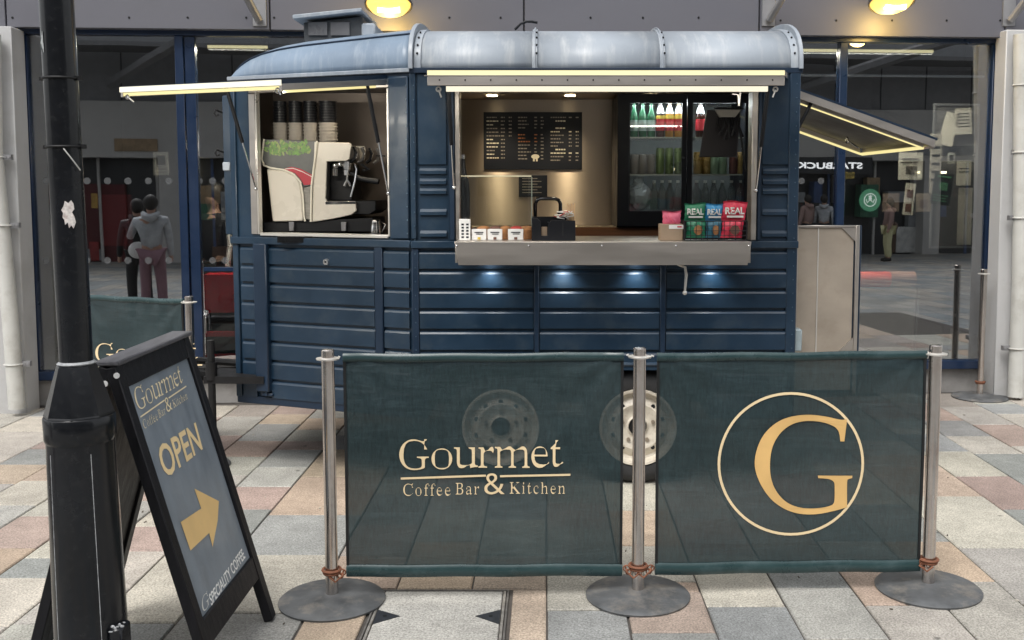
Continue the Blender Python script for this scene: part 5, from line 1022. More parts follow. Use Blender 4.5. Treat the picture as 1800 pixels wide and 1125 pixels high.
ib(XL + 0.3, -0.68, 5.62, 6.54, 1.30, 1.335, 'machine_counter', MATS['black_enamel'])
ib(-0.635, XR - 0.04, 6.52, BWY - 0.002, 1.30, 1.345, 'back_counter', STEELW); ib(-0.635, XR - 0.04, 6.505, 6.519, 1.29, 1.35, 'counter_edge', WOODB)
ib(-0.635, XR - 0.04, 6.54, BWY - 0.01, AZ + 0.07, 1.298, 'under_counter', DLIN); ib(XC + 0.02, XR - 0.04, TY + 0.04, BWY, AZ + 0.061, AZ + 0.068, 'inner_floor', DARKM)
for px in (865, 1002, 1147):
    x_ = xx(px, 167, 6.72); MB().cyl((x_, 6.72, 2.199), (x_, 6.72, 2.194), 0.034, n=18).build('ceiling_downlight', DLY, ins)
    spot('ceiling_beam', (x_, 6.72, 2.185), (x_, 6.84, 1.3), 12, (1, 0.80, 0.5), 110, 0.7, 0.03, ins)
    spot('front_beam', (x_, 5.75, 2.185), (x_, 5.7, 1.3), 2.5, (1, 0.85, 0.62), 120, 0.7, 0.03, ins); MB().cyl((x_, 5.75, 2.199), (x_, 5.75, 2.194), 0.03, n=18).build('ceiling_downlight', DLY, ins)
# ------------------------------------------------------------------ things inside the trailer
CT_ = zt_        # top of the serving counter
# coffee machine: side profile traced at its own distance, real depth
MY = 5.86; CTM = 1.335
def M_(x, y): p = W(390 + x / 3.515, 120 + y / 3.515, MY); return (p.x, p.z)
cm = root('coffee_machine', 'cream espresso machine with a picture of leaves on its side panel in the trailer nose', 'coffee machine', (W(565, 300, MY).x, MY + 0.25, CTM))
def mp_(pts, y0, y1, name, mt, par=cm, bev=0.004, **k): return MB().prism([M_(*p) for p in pts], 'y', y0, y1).build(name, mt, par, bevel=bev, seg=2, **k)
mp_([(570, 455), (790, 460), (800, 478), (788, 560), (770, 572), (648, 575), (640, 800), (648, 822), (826, 822), (832, 880), (800, 905), (700, 928), (556, 950)], MY, MY + 0.03, 'side_frame', CREAM)
mp_([(570, 455), (790, 460), (800, 478), (788, 560), (770, 572), (648, 575), (640, 800), (648, 822), (826, 822), (832, 880), (800, 905), (700, 928), (556, 950)], MY + 0.46, MY + 0.49, 'side_frame', CREAM)
mp_([(640, 470), (760, 470), (770, 560), (660, 562), (640, 560)], MY + 0.031, MY + 0.459, 'upper_housing', mat('machine_steel', (0.35, 0.35, 0.36), 0.35, 0.8))
mp_([(268, 455), (640, 470), (635, 830), (330, 920)], MY + 0.031, MY + 0.459, 'rear_body', mat('machine_grey', (0.16, 0.16, 0.165), 0.5))
mp_([(262, 437), (590, 449), (555, 722), (505, 735), (488, 690), (450, 650), (385, 625), (280, 612), (248, 560)], MY + 0.002, MY + 0.03, 'picture_panel', mat('grey_picture', (0.085, 0.09, 0.09), 0.4, var=0.3, scale=10))
mp_([(278, 622), (385, 634), (446, 660), (480, 705), (494, 780), (505, 944), (315, 947)], MY - 0.006, MY + 0.029, 'white_side_panel', CREAM, bev=0.008)
mp_([(500, 738), (556, 726), (548, 940), (511, 930)], MY + 0.004, MY + 0.03, 'lower_picture', mat('grey_stone_picture', (0.24, 0.23, 0.21), 0.5, var=0.3, scale=18, stretch=(1, 1, 4)))
RIMT = mat('cream_edge', (0.75, 0.72, 0.62), 0.35, var=0.03)
m = MB(); m.tube([Vector((M_(*p)[0], MY - 0.008, M_(*p)[1])) for p in ((590, 449), (556, 724), (552, 948))], 0.006, 6); m.tube([Vector((M_(*p)[0], MY - 0.006, M_(*p)[1])) for p in ((262, 437), (248, 560), (262, 600), (300, 615), (385, 628), (446, 655), (486, 700), (503, 790), (508, 900), (516, 945))], 0.0055, 6); m.build('edge_trim', RIMT, cm)
# leaves and the red swoosh of the printed panel, thin flat shapes
random.seed(5); lv = MB()
cxm, czm = M_(420, 470)
LEAF1 = mat('print_leaf_green', (0.14, 0.28, 0.07), 0.5, var=0.4, scale=40)
def leaf(b, x, y, ang, L_, w_):
    pts = []
    for t in (0, .25, .5, .75, 1): pts.append((t * L_, w_ * math.sin(math.pi * t) ** .7))
    pts = pts + [(t * L_, -w_ * math.sin(math.pi * t) ** .7) for t in (.75, .5, .25)]
    c_, s_ = math.cos(ang), math.sin(ang); P2 = [(x + a * c_ - d * s_, y + a * s_ + d * c_) for a, d in pts]
    yy = MY + 0.001 - 0.00002 * len(b.f)
    b.add([(M_(*p)[0], yy, M_(*p)[1]) for p in P2], [tuple(range(8))])
gl_ = MB()
for k in range(130):
    x = random.uniform(280, 540); y = random.uniform(466, 575 - 0.08 * x); leaf(lv if k % 3 else gl_, x, y, random.uniform(-2.9, -0.2), random.uniform(22, 50) * min(1, (y - 440) / 40), random.uniform(4, 9))
lv.build('printed_leaves', LEAF1, cm, smooth=False, recalc=False, kind='stuff'); gl_.build('pale_printed_leaves', mat('print_leaf_yellow', (0.28, 0.36, 0.12), 0.5), cm, smooth=False, recalc=False, kind='stuff')
rs = [(382, 622), (430, 608), (490, 622), (563, 662), (556, 718), (507, 722), (490, 690), (452, 648)]
MB().add([(M_(*p)[0], MY - 0.0005, M_(*p)[1]) for p in rs], [tuple(range(8))]).build('red_swoosh', mat('print_red', (0.40, 0.02, 0.04), 0.4), cm, smooth=False, recalc=False)
m = MB(); q_ = [(392, 622), (440, 618), (500, 640), (560, 672)]; m.tube([Vector((M_(*p)[0], MY - 0.001, M_(*p)[1])) for p in q_], 0.0022, 5); m.build('white_line', WHITE, cm)
mp_([(640, 585), (760, 585), (780, 818), (640, 818)], MY + 0.12, MY + 0.45, 'dark_back', MBLACK)
mp_([(640, 826), (945, 818), (945, 880), (905, 905), (640, 900)], MY + 0.031, MY + 0.455, 'drip_tray', MBLACK)
mp_([(640, 822), (828, 824), (826, 838), (640, 842)], MY - 0.003, MY + 0.03, 'tray_edge', CHROME, bev=0.001)
mp_([(250, 952), (930, 925), (930, 1012), (250, 1012)], MY + 0.02, MY + 0.45, 'base', MBLACK)
for xq in (432, 754): mp_([(xq - 16, 950), (xq + 16, 950), (xq + 14, 1005), (xq - 14, 1005)], MY - 0.01, MY + 0.02, 'foot', mat('foot_metal', (0.28, 0.28, 0.3), 0.4, 0.7) if 'foot_metal' not in MATS else MATS['foot_metal'], bev=0.002)
p0 = lambda x, y, d=0.0: Vector((M_(x, y)[0], MY + d, M_(x, y)[1]))
for k in range(4):   # paddle levers
    xo = 805 + k * 30; m = MB(); m.tube([p0(xo, 482, 0.05 + k * 0.1), p0(xo + 16, 520, 0.05 + k * 0.1), p0(xo + 4, 560, 0.05 + k * 0.1), p0(xo - 22, 578, 0.05 + k * 0.1)], 0.010, 8); m.build('group_cover', MBLACK if k % 2 == 0 else MATS['machine_steel'], cm)
    m = MB(); m.tube([p0(xo + 8, 480, 0.04 + k * 0.1), p0(xo + 26, 520, 0.04 + k * 0.1), p0(xo + 14, 556, 0.04 + k * 0.1)], 0.0035, 6); m.build('cover_trim', CHROME, cm)
MB().cyl(p0(915, 534, 0.2), p0(978, 534, 0.2), 0.004, n=8).build('lever', MBLACK, cm)
for k, dd in enumerate((0.08, 0.30)):
    o_ = 0 if k == 0 else -45
    gh = MB().cyl(p0(760 + o_, 575, dd), p0(758 + o_, 625, dd), 0.034, 0.030, 16).build('group_head', CHROME, cm)
    MB().cyl(p0(757 + o_, 628, dd), p0(755 + o_, 660, dd), 0.030, 0.026, 16).build('filter_basket', CHROME, cm)
    m = MB(); m.tube([p0(757 + o_, 660, dd), p0(757 + o_, 690, dd), p0(745 + o_, 712, dd), p0(740 + o_, 728, dd)], 0.008, 8); m.tube([p0(757 + o_, 690, dd), p0(772 + o_, 712, dd), p0(776 + o_, 728, dd)], 0.008, 8); m.build('spout', CHROME, cm)
    m = MB(); m.tube([p0(785 + o_, 645, dd - 0.02), p0(850 + o_, 682, dd - 0.04), p0(965 + o_, 700, dd - 0.06)], [0.008, 0.014, 0.016], 10); m.build('portafilter_handle', MBLACK, cm)
m = MB(); m.tube([p0(815, 588, 0.03), p0(832, 625, 0.01), p0(822, 700, 0.0), p0(796, 795, 0.0)], 0.0055, 8); m.build('steam_wand', CHROME, cm)
m = MB(); m.ball(p0(690, 600, 0.05), 0.02); m.ball(p0(720, 590, 0.05), 0.018); m.cyl(p0(690, 620, 0.04), p0(690, 665, 0.04), 0.016); m.build('valve', CHROME, cm)
MB().tube([p0(850, 590, 0.05), p0(900, 625, 0.05), p0(860, 630, 0.05)], 0.009, 6).build('steam_knob', MBLACK, cm)
gx = W(661, 395, 5.75)
gl = root('steel_jug', 'small steel milk jug standing on the counter beside the espresso machine', 'jug', (gx.x, 5.75, CTM))
MB().lathe([(0.034, 0), (0.036, 0.01), (0.03, 0.05), (0.026, 0.075), (0.030, 0.088), (0.027, 0.088)], (gx.x, 5.75, CTM)).build('jug_body', CHROME, gl); MB().tube([(gx.x + 0.03, 5.75, CTM + 0.075), (gx.x + 0.055, 5.75, CTM + 0.06), (gx.x + 0.034, 5.75, CTM + 0.02)], 0.004, 6).build('handle', CHROME, gl)
# cup stacks
CUPW = mat('paper_cup_white', (0.40, 0.37, 0.33), 0.7, var=0.06, scale=20, stretch=(1, 1, 8)); CUPB = mat('black_cup', (0.012, 0.013, 0.016), 0.35)
def cup_stack(px, r, label):
    Y_ = MY + 0.16; x = W(px, 230, Y_).x; zb_c = M_(500, 448)[1]; t = root('cup_stack', label, 'cup stack', (x, Y_, zb_c), group='cup stacks on the espresso machine')
    zmid = W(px, 216, Y_).z; ztop = W(px, 178, Y_).z
    n = 6; h = (zmid - zb_c) / n
    for k in range(n):
        z0 = zb_c + k * h; MB().lathe([(r * 0.88, 0.0), (r * 0.97, h * 0.62), (r * 1.02, h * 0.66), (r * 1.02, h * 0.95), (r * 0.9, h * 0.97)], (x, Y_, z0), 20).build('paper_cup', CUPW, t)
    n = 8; h = (ztop - zmid) / n
    for k in range(n):
        z0 = zmid + k * h; MB().lathe([(r * 0.84, 0.0), (r * 0.90, h * 0.7), (r * 0.94, h * 0.74), (r * 0.94, h * 0.94), (r * 0.85, h * 0.97)], (x, Y_, z0), 20).build('black_cup', CUPB, t)
for px, r, l in ((493, 0.043, 'stack of white then black takeaway cups at the picture panel end of the espresso machine'), (520, 0.043, 'second stack of white then black takeaway cups from the picture panel end'),
                 (546, 0.043, 'third stack of white then black takeaway cups from the picture panel end'), (577, 0.055, 'widest stack of white then black takeaway cups on the espresso machine')): cup_stack(px, r, l)
# menu boards
MB_Y = BWY - 0.014
def board(x0p, y0p, x1p, y1p, name, label, mt, cat='menu board'):
    a, b = W(x0p, y0p, MB_Y), W(x1p, y1p, MB_Y); t = root(name, label, cat, ((a.x + b.x) / 2, MB_Y, b.z))
    MB().box(a.x, b.x, MB_Y, MB_Y + 0.012, b.z, a.z).build('board_panel', mt, t, bevel=0.002); return t, a, b
SLATE = mat('menu_slate', (0.008, 0.011, 0.020), 0.55, var=0.1, spec=0.25)
mbd, a, b = board(850, 197, 1023, 298, 'menu_board', 'large black drinks menu board with columns of small writing on the trailer back wall', SLATE)
random.seed(9)
INKW = mat('menu_ink', (0.22, 0.21, 0.20), 0.7); INKO = mat('menu_ink_orange', (0.40, 0.16, 0.06), 0.7); INKB = mat('menu_ink_bright', (0.6, 0.58, 0.5), 0.7)
bw, bo, bb_ = MB(), MB(), MB()
X0, X1, Z1, Z0 = a.x, b.x, a.z, b.z
def dash(bm_, u0, u1, v, h=0.006):
    # a line of small words: broken into word-length strokes
    x = u0
    while x < u1 - 0.006:
        w = min(u1 - x, random.uniform(0.015, 0.035)); bm_.box(X0 + (X1 - X0) * x, X0 + (X1 - X0) * (x + w), MB_Y - 0.0012, MB_Y - 0.0002, Z1 - (Z1 - Z0) * (v + h / 2 + 0.010), Z1 - (Z1 - Z0) * (v - h / 2 - 0.004)); x += w + 0.006
for k in range(12):
    v = 0.09 + k * 0.064; q = random.choice((bw, bw, bb_)) if k else bw; dash(q, 0.03, random.uniform(0.10, 0.17), v); dash(bw, 0.175, 0.215, v); 
    if k < 6: dash(bw, 0.255, 0.285, v)
for k in range(13):
    v = 0.09 + k * 0.06; q = bo if k in (5, 6, 7) else bw
    if k != 4: dash(q, 0.35, random.uniform(0.42, 0.49), v); dash(q, 0.515, 0.545, v); dash(bw, 0.58, 0.61, v)
for k in range(13):
    v = 0.09 + k * 0.062
    if k in (1, 3, 9): dash(bb_, 0.73, 0.83, v, 0.010)
    elif k != 2: q = bb_ if k in (4, 10) else bw; dash(q, 0.68, random.uniform(0.75, 0.84), v); dash(q, 0.865, 0.895, v); dash(q, 0.935, 0.965, v)
for q, mt_, nm in ((bw, INKW, 'menu_lettering'), (bo, INKO, 'orange_menu_lettering'), (bb_, INKB, 'bright_menu_lettering')): q.build(nm, mt_, mbd, smooth=False, kind='stuff')
cxx, czz = X0 + (X1 - X0) * 0.525, Z1 - (Z1 - Z0) * 0.80
m = MB(); m.ball((cxx, MB_Y - 0.001, czz + 0.01), 0.028, 0.001, 0.016); m.box(cxx - 0.016, cxx - 0.004, MB_Y - 0.002, MB_Y, czz - 0.022, czz - 0.004); m.box(cxx + 0.004, cxx + 0.016, MB_Y - 0.002, MB_Y, czz - 0.022, czz - 0.004); m.build('cupcake_drawing', INKB, mbd)
nbd, a, b = board(912, 308, 962, 346, 'price_notice', 'small dark notice under the big menu board behind the glass screen', SLATE, 'notice')
X0, X1, Z1, Z0 = a.x, b.x, a.z, b.z; bw = MB()
for k in range(6): dash(bw, 0.12, 0.80 if k % 2 else 0.65, 0.15 + k * 0.13, 0.02)
bw.build('notice_lettering', INKW, nbd, smooth=False, kind='stuff')
# fridge
FY = 6.44; fa, fb = W(1086, 160, FY), W(1335, 399, FY)
fr = root('drinks_fridge', 'black two door drinks fridge with lit glass doors on the back counter', 'fridge', ((fa.x + XR - 0.06) / 2, FY + 0.25, 1.35))
fx0_, fx1_ = fa.x, XR - 0.05; fz0, fz1 = 1.352, 2.185
FRB = mat('fridge_black', (0.003, 0.005, 0.010), 0.45, spec=0.25); FRI = mat('fridge_inside', (0.28, 0.30, 0.30), 0.5)
def fbx(x0, x1, y0, y1, z0, z1, nm, mt, par=None, **k): return MB().box(x0, x1, y0, y1, z0, z1).build(nm, mt, par or fr, **k)
fbx(fx0_, fx0_ + 0.03, FY + 0.03, FY + 0.55, fz0, fz1, 'side_wall', FRB); fbx(fx1_ - 0.03, fx1_, FY + 0.03, FY + 0.55, fz0, fz1, 'side_wall', FRB); fbx(fx0_ + 0.031, fx1_ - 0.031, FY + 0.50, FY + 0.55, fz0, fz1, 'back_wall', FRI)
fbx(fx0_ + 0.031, fx1_ - 0.031, FY + 0.03, FY + 0.499, fz1 - 0.03, fz1, 'top_wall', FRB); fbx(fx0_ + 0.031, fx1_ - 0.031, FY + 0.03, FY + 0.499, fz0, fz0 + 0.085, 'plinth', FRB)
gz1, gz0 = W(1150, 181, FY).z, W(1150, 371, FY).z
d1a, d1b, d2a, d2b = W(1106, 250, FY).x, W(1199, 250, FY).x, W(1216, 250, FY).x, W(1316, 250, FY).x
for (x0, x1, g0, g1, nm) in ((fx0_, (d1b + d2a) / 2 - 0.002, d1a, d1b, 'fridge_door'), ((d1b + d2a) / 2 + 0.002, fx1_, d2a, min(d2b, fx1_ - 0.03), 'fridge_door')):
    m = MB(); m.box(x0, x1, FY, FY + 0.026, fz0 + 0.01, gz0); m.box(x0, x1, FY, FY + 0.026, gz1, fz1 - 0.004); m.box(x0, g0, FY, FY + 0.026, gz0, gz1); m.box(g1, x1, FY, FY + 0.026, gz0, gz1)
    d_ = m.build(nm, FRB, fr); MB().box(g0, g1, FY + 0.008, FY + 0.012, gz0, gz1).build('door_glass', GLASSC, d_, smooth=False); MB().box(g0 + 0.001, g0 + 0.006, FY + 0.002, FY + 0.006, gz0, gz1).build('door_seal', SEAL, d_)
MB().cyl(((d1b + d2a) / 2 - 0.02, FY - 0.004, zy(277, FY)), ((d1b + d2a) / 2 - 0.02, FY, zy(277, FY)), 0.008, n=10).build('lock', CHROME, fr)
SHZ = [gz0 + 0.006, W(1150, 306, FY + 0.06).z, W(1150, 241, FY + 0.06).z]
for k, z in enumerate(SHZ):
    if k: m = MB(); m.box(fx0_ + 0.032, fx1_ - 0.032, FY + 0.04, FY + 0.044, z - 0.008, z); [m.cyl((fx0_ + 0.04 + i * 0.022, FY + 0.045, z - 0.004), (fx0_ + 0.04 + i * 0.022, FY + 0.49, z - 0.004), 0.002, n=5) for i in range(38)]; m.build('wire_shelf', mat('shelf_wire', (0.5, 0.5, 0.45), 0.4, 0.6) if 'shelf_wire' not in MATS else MATS['shelf_wire'], fr)
MB().box(fx0_ + 0.05, fx1_ - 0.05, FY + 0.035, FY + 0.05, fz1 - 0.055, fz1 - 0.032).build('fridge_light', emitmat('fridge_light_strip', (0.9, 0.97, 1.0), 4.0), fr)
al = bpy.data.lights.new('fridge_light_glow', 'AREA'); al.shape = 'RECTANGLE'; al.size = 0.7; al.size_y = 0.05; al.energy = 2.2; al.color = (0.88, 0.96, 1)
ao = bpy.data.objects.new('fridge_light_glow', al); COL.objects.link(ao); ao.parent = fr; ao.location = Vector(((fx0_ + fx1_) / 2, FY + 0.08, fz1 - 0.06)) - fr.location; ao.rotation_euler = (R(-15), 0, 0)
GB = mat('green_bottle', (0.03, 0.12, 0.06), 0.15, coat=0.5); GBP = mat('pale_label', (0.35, 0.42, 0.38), 0.6); COLA = mat('dark_drink', (0.05, 0.015, 0.01), 0.15, coat=0.5); ORG = mat('orange_drink', (0.45, 0.22, 0.03), 0.2, coat=0.5)
REDL = mat('red_label', (0.50, 0.03, 0.04), 0.5); YELL = mat('yellow_label', (0.55, 0.40, 0.05), 0.5); GCAN = mat('green_can', (0.20, 0.27, 0.11), 0.3, 0.4); YCAN = mat('amber_can', (0.42, 0.27, 0.09), 0.3, 0.3); MCAN = mat('mint_can', (0.27, 0.38, 0.26), 0.35, 0.2)
BCAN = mat('maroon_can', (0.14, 0.05, 0.04), 0.4, 0.2); WATER = mat('water_bottle', (0.20, 0.235, 0.25), 0.12, coat=0.6, alpha=0.55); CAPW = mat('white_cap', (0.75, 0.75, 0.75), 0.4); WRAP = mat('frosted_wrap', (0.50, 0.55, 0.60), 0.5)
def bottle(px, shelf, h, r, body, cap, label, text, band=None, cone=None, dy=0.10):
    z = SHZ[shelf] + 0.001; Y_ = FY + dy; x = W(px, 300, Y_).x
    t = root('drink_bottle', text, 'bottle', (x, Y_, z), group='bottles in the drinks fridge')
    MB().lathe([(r * .9, 0), (r, 0.006), (r, h * .55), (r * .92, h * .64), (r * .45, h * .82), (r * .36, h * .92)], (x, Y_, z), 16).build('bottle_body', body, t)
    MB().lathe([(r * .42, h * .92), (r * .42, h), (r * .36, h * 1.005)], (x, Y_, z), 12).build('cap', cap, t)
    if label: MB().lathe([(r * 1.02, h * .18), (r * 1.02, h * .50)], (x, Y_, z), 16).build('label', label, t)
    if band: MB().lathe([(r * 1.03, h * .51), (r * 1.0, h * .60)], (x, Y_, z), 16).build('neck_label', band, t)
    if cone: MB().lathe([(r * .95, h * .66), (r * .52, h * .84)], (x, Y_, z), 16).build('white_shoulder', cone, t)
def can(px, shelf, h, r, body, text, dy=0.10):
    z = SHZ[shelf] + 0.001; Y_ = FY + dy; x = W(px, 300, Y_).x; t = root('drink_can', text, 'can', (x, Y_, z), group='cans in the drinks fridge')
    MB().lathe([(r * .88, 0), (r, 0.008), (r, h - 0.012), (r * .86, h - 0.002)], (x, Y_, z), 16).build('can_body', body, t); MB().lathe([(r * .85, h - 0.003), (r * .86, h)], (x, Y_, z), 14).build('can_lid', CHROME, t)
ords = ['first', 'second', 'third', 'fourth', 'fifth', 'sixth', 'seventh']
for k, px in enumerate((1114, 1129, 1144)): bottle(px, 2, 0.215, 0.026, GB, GB, GBP, ords[k] + ' green bottle from the hinge side on the top fridge shelf')
for k, px in enumerate((1160, 1176, 1192)): bottle(px, 2, 0.225, 0.028, ORG if k != 0 else COLA, CAPW, REDL, ords[k] + ' red labelled bottle with a white shoulder behind the first fridge door', YELL, CAPW)
bottle(1230, 2, 0.225, 0.030, COLA, CAPW, REDL, 'red labelled cola bottle behind the second fridge door beside the hanging screen', None, CAPW)
for k, px in enumerate((1115, 1130, 1144)): can(px, 1, 0.125, 0.029, mat('pale_pink_can%d' % k, (0.30, 0.27, 0.25), 0.5), ords[k] + ' pale can from the hinge side on the middle fridge shelf')
for k, px in enumerate((1160, 1176, 1192)): can(px, 1, 0.165, 0.027, GCAN, ords[k] + ' tall green can beside the pale cans on the middle fridge shelf')
for k, (px, mt_, nm) in enumerate(((1226, YCAN, 'amber can at the door edge, middle shelf of the second fridge door'), (1241, YCAN, 'amber can beside the mint cans on the middle fridge shelf'), (1255, MCAN, 'mint green can next to the amber cans on the middle fridge shelf'), (1270, MCAN, 'mint green can next to the maroon can on the middle fridge shelf'), (1289, BCAN, 'maroon can on the middle fridge shelf'), (1302, YCAN, 'amber can at the far end of the middle fridge shelf'))): can(px, 1, 0.140, 0.028, mt_, nm)
for k, px in enumerate((1150, 1164, 1178, 1192)): bottle(px, 0, 0.185, 0.025, WATER, CAPW, None, ords[k] + ' clear water bottle beside the wrapped bag on the bottom fridge shelf')
for k, px in enumerate((1225, 1240, 1255, 1270, 1286, 1303)): bottle(px, 0, 0.185, 0.026, WATER, CAPW, None, ords[k] + ' clear water bottle from the door edge behind the second fridge door')
bx_ = W(1124, 340, FY + 0.12).x; bg_ = root('wrapped_bag', 'crumpled frosted plastic bag on the bottom fridge shelf', 'bag', (bx_, FY + 0.12, SHZ[0])); random.seed(4)
m = MB(); m.ball((bx_, FY + 0.12, SHZ[0] + 0.085), 0.075, 0.06, 0.085, 18, 12); m.ball((bx_ - 0.01, FY + 0.12, SHZ[0] + 0.17), 0.035, 0.03, 0.04, 12, 8); m.v = [(x + random.uniform(-.008, .008), y + random.uniform(-.008, .008), z + random.uniform(-.005, .008)) for x, y, z in m.v]; m.build('wrap', WRAP, bg_, smooth=False)
# hanging till screen with cables and a grinder light
HY = 5.95; ta, tb_ = W(1231, 193, HY), W(1300, 276, HY)
ts = root('till_screen', 'dark till screen hanging from an arm in front of the second fridge door', 'screen', ((ta.x + tb_.x) / 2, HY, tb_.z))
SG = mat('screen_grey', (0.016, 0.015, 0.018), 0.5, spec=0.3)
MB().prism([(W(1243, 195, HY).x, ta.z), (tb_.x, ta.z - 0.01), (W(1296, 274, HY).x, tb_.z), (ta.x, tb_.z)], 'y', HY, HY + 0.03).build('screen_panel', SG, ts, bevel=0.004)
m = MB(); pA = W(1290, 200, HY - 0.05); m.tube([W(1255, 190, HY - 0.02), W(1308, 191, HY - 0.02)], 0.005, 6); m.tube([W(1300, 192, HY), (W(1300, 192, HY).x, HY + 0.05, 2.195)], 0.012, 8); m.build('arm', MBLACK, ts)
m = MB().prism([(W(1257, 193, HY - .04).x, W(1257, 193, HY - .04).z), (W(1302, 193, HY - .04).x, W(1302, 193, HY - .04).z), (W(1292, 206, HY - .04).x, W(1292, 206, HY - .04).z), (W(1265, 206, HY - .04).x, W(1265, 206, HY - .04).z)], 'y', HY - .05, HY - .02); m.build('lamp_hood', mat('hood_grey', (0.25, 0.24, 0.22), 0.5), ts)
random.seed(8)
for k in range(7):
    x0_ = 1264 + k * 6; m = MB(); m.tube([W(x0_, 207, HY - .04), W(x0_ + random.uniform(-6, 6), 222, HY - .06), W(x0_ + random.uniform(-8, 8), 238 + random.uniform(-5, 15), HY - .05)], 0.006, 6); m.build('cable', MBLACK, ts)
m = MB(); m.tube([W(1298, 215, HY - .04), W(1304, 250, HY - .05), W(1310, 300, HY - .05)], 0.006, 6); m.build('cable', MBLACK, ts)
# things on the serving counter
def cbox(px0, py0, px1, py1, Y_, d, name, label, cat, mt, bev=0.002, group=None, zfloor=None):
    a, b = W(px0, py0, Y_), W(px1, py1, Y_); z0 = CT_ if zfloor is None else zfloor
    t = root(name, label, cat, ((a.x + b.x) / 2, Y_ + d / 2, z0), group=group)
    MB().box(a.x, b.x, Y_, Y_ + d, z0 + 0.0005, a.z).build('body', mt, t, bevel=bev); return t, a, b
CYY = 5.28
t, a, b = cbox(807, 385, 827, 420, CYY, 0.012, 'price_card', 'tall white price card in a clear stand at the hatch edge', 'card', WHITE)
m = MB(); w_ = b.x - a.x
for k in range(5):
    for j in (0.2, 0.62): z_ = a.z - (a.z - CT_) * (0.25 + k * 0.15); m.box(a.x + w_ * j, a.x + w_ * (j + 0.22), CYY - 0.0012, CYY - 0.0002, z_ - 0.005, z_ + 0.004)
m.build('print', MATS['menu_slate'], t, smooth=False, kind='stuff')
for k, (p0_, p1_, tx) in enumerate(((829, 855, 'small white cake card next to the tall price card'), (857, 883, 'small white cake card in the middle of the three'), (893, 920, 'small white cake card nearest the black caddy'))):
    t, a, b = cbox(p0_, 402.5, p1_, 420, CYY + 0.01, 0.006, 'cake_card', tx, 'card', WHITE, group='small white cake cards on the counter'); w_ = b.x - a.x
    m = MB(); m.box(a.x + w_ * .2, a.x + w_ * .8, CYY + 0.0085, CYY + 0.0098, a.z - 0.020, a.z - 0.015); m.box(a.x + w_ * .3, a.x + w_ * .75, CYY + 0.0085, CYY + 0.0098, a.z - 0.028, a.z - 0.024); m.build('print', MATS['menu_slate'], t, smooth=False)
    MB().box(a.x + w_ * .4, a.x + w_ * .6, CYY + 0.008, CYY + 0.0095, CT_ + 0.003, CT_ + 0.016).build('clip', [YELL, MATS['brown_ink'], MATS['brown_ink']][k], t, smooth=False)
CAKE = mat('baked_brown', (0.35, 0.16, 0.06), 0.7, var=0.35, scale=40); ICE = mat('red_topping', (0.45, 0.05, 0.04), 0.5)
for k, (px, mt_, tx) in enumerate(((850, CAKE, 'brown cake just behind the first cake card'), (872, MATS['brown_ink'], 'dark chocolate cake behind the middle cake card'), (888, CAKE, 'golden pastry in the gap between the cake cards'), (908, ICE, 'red topped cake behind the last cake card'), (926, CAKE, 'brown pastry between the last cake card and the black caddy'))):
    Y_ = CYY + 0.10; x = W(px, 400, Y_).x; t = root('cake', tx, 'cake', (x, Y_, CT_), group='cakes behind the cards')
    MB().lathe([(0.030, 0.001), (0.038, 0.03), (0.040, 0.05), (0.02, 0.064), (0.004, 0.066)], (x, Y_, CT_), 14).build('sponge', CAKE, t); MB().ball((x, Y_, CT_ + 0.055), 0.036, 0.036, 0.016).build('topping', mt_, t)
x = W(813, 330, 5.5).x; t = root('dark_bottle', 'tall dark bottle standing behind the glass screen at the hatch edge', 'bottle', (x, 5.5, CT_)); h_ = zy(272, 5.5) - CT_
MB().lathe([(0.036, 0.001), (0.040, 0.01), (0.040, h_ * .55), (0.034, h_ * .68), (0.016, h_ * .86), (0.014, h_ * .95)], (x, 5.5, CT_)).build('bottle_body', CUPB, t); MB().lathe([(0.016, h_ * .95), (0.016, h_), (0.010, h_ * 1.004)], (x, 5.5, CT_)).build('cap', CHROME, t)
a, b = W(806, 311, 5.44), W(934, 311, 5.44); t = root('glass_screen', 'clear glass sneeze screen standing over the cakes on the counter', 'glass screen', ((a.x + b.x) / 2, 5.44, CT_))
MB().box(WX0 + 0.027, b.x, 5.44, 5.446, CT_ + 0.001, a.z).build('glass_sheet', GLASSC, t, smooth=False); EDG = mat('pale_glass_edge', (0.75, 0.72, 0.55), 0.3)  # polished glass edge in one pale colour
MB().box(WX0 + 0.027, b.x, 5.437, 5.449, a.z + 0.0005, a.z + 0.008).build('top_edge', EDG, t); MB().box(b.x + 0.0005, b.x + 0.004, 5.439, 5.447, CT_ + 0.001, a.z).build('side_edge', GBP, t)
xa, xb = W(941, 390, 5.6).x, W(985, 390, 5.6).x; zt2 = zy(349, 5.6); t = root('tap', 'black arched twin tap rising behind the black caddy', 'tap', ((xa + xb) / 2, 5.6, CT_))
m = MB(); rr_ = 0.03; m.tube([(xa, 5.6, CT_ + 0.001), (xa, 5.6, zt2 - rr_), (xa + rr_ * .3, 5.6, zt2 - rr_ * .3), (xa + rr_, 5.6, zt2), (xb - rr_, 5.6, zt2), (xb - rr_ * .3, 5.6, zt2 - rr_ * .3), (xb, 5.6, zt2 - rr_), (xb, 5.6, zt2 - 0.07)], 0.0105, 10); m.build('spout', mat('gloss_black', (0.01, 0.01, 0.012), 0.12, coat=0.8), t); MB().cyl((xb, 5.6, zt2 - 0.07), (xb, 5.6, zt2 - 0.12), 0.016, 0.018, 12).build('nozzle', MBLACK, t); MB().tube([(xa + 0.02, 5.59, CT_ + 0.07), (xa + 0.06, 5.57, CT_ + 0.11)], 0.005, 6).build('handle', MBLACK, t); MB().cyl((xa, 5.6, CT_ + 0.001), (xa, 5.6, CT_ + 0.03), 0.022).build('base', MBLACK, t)
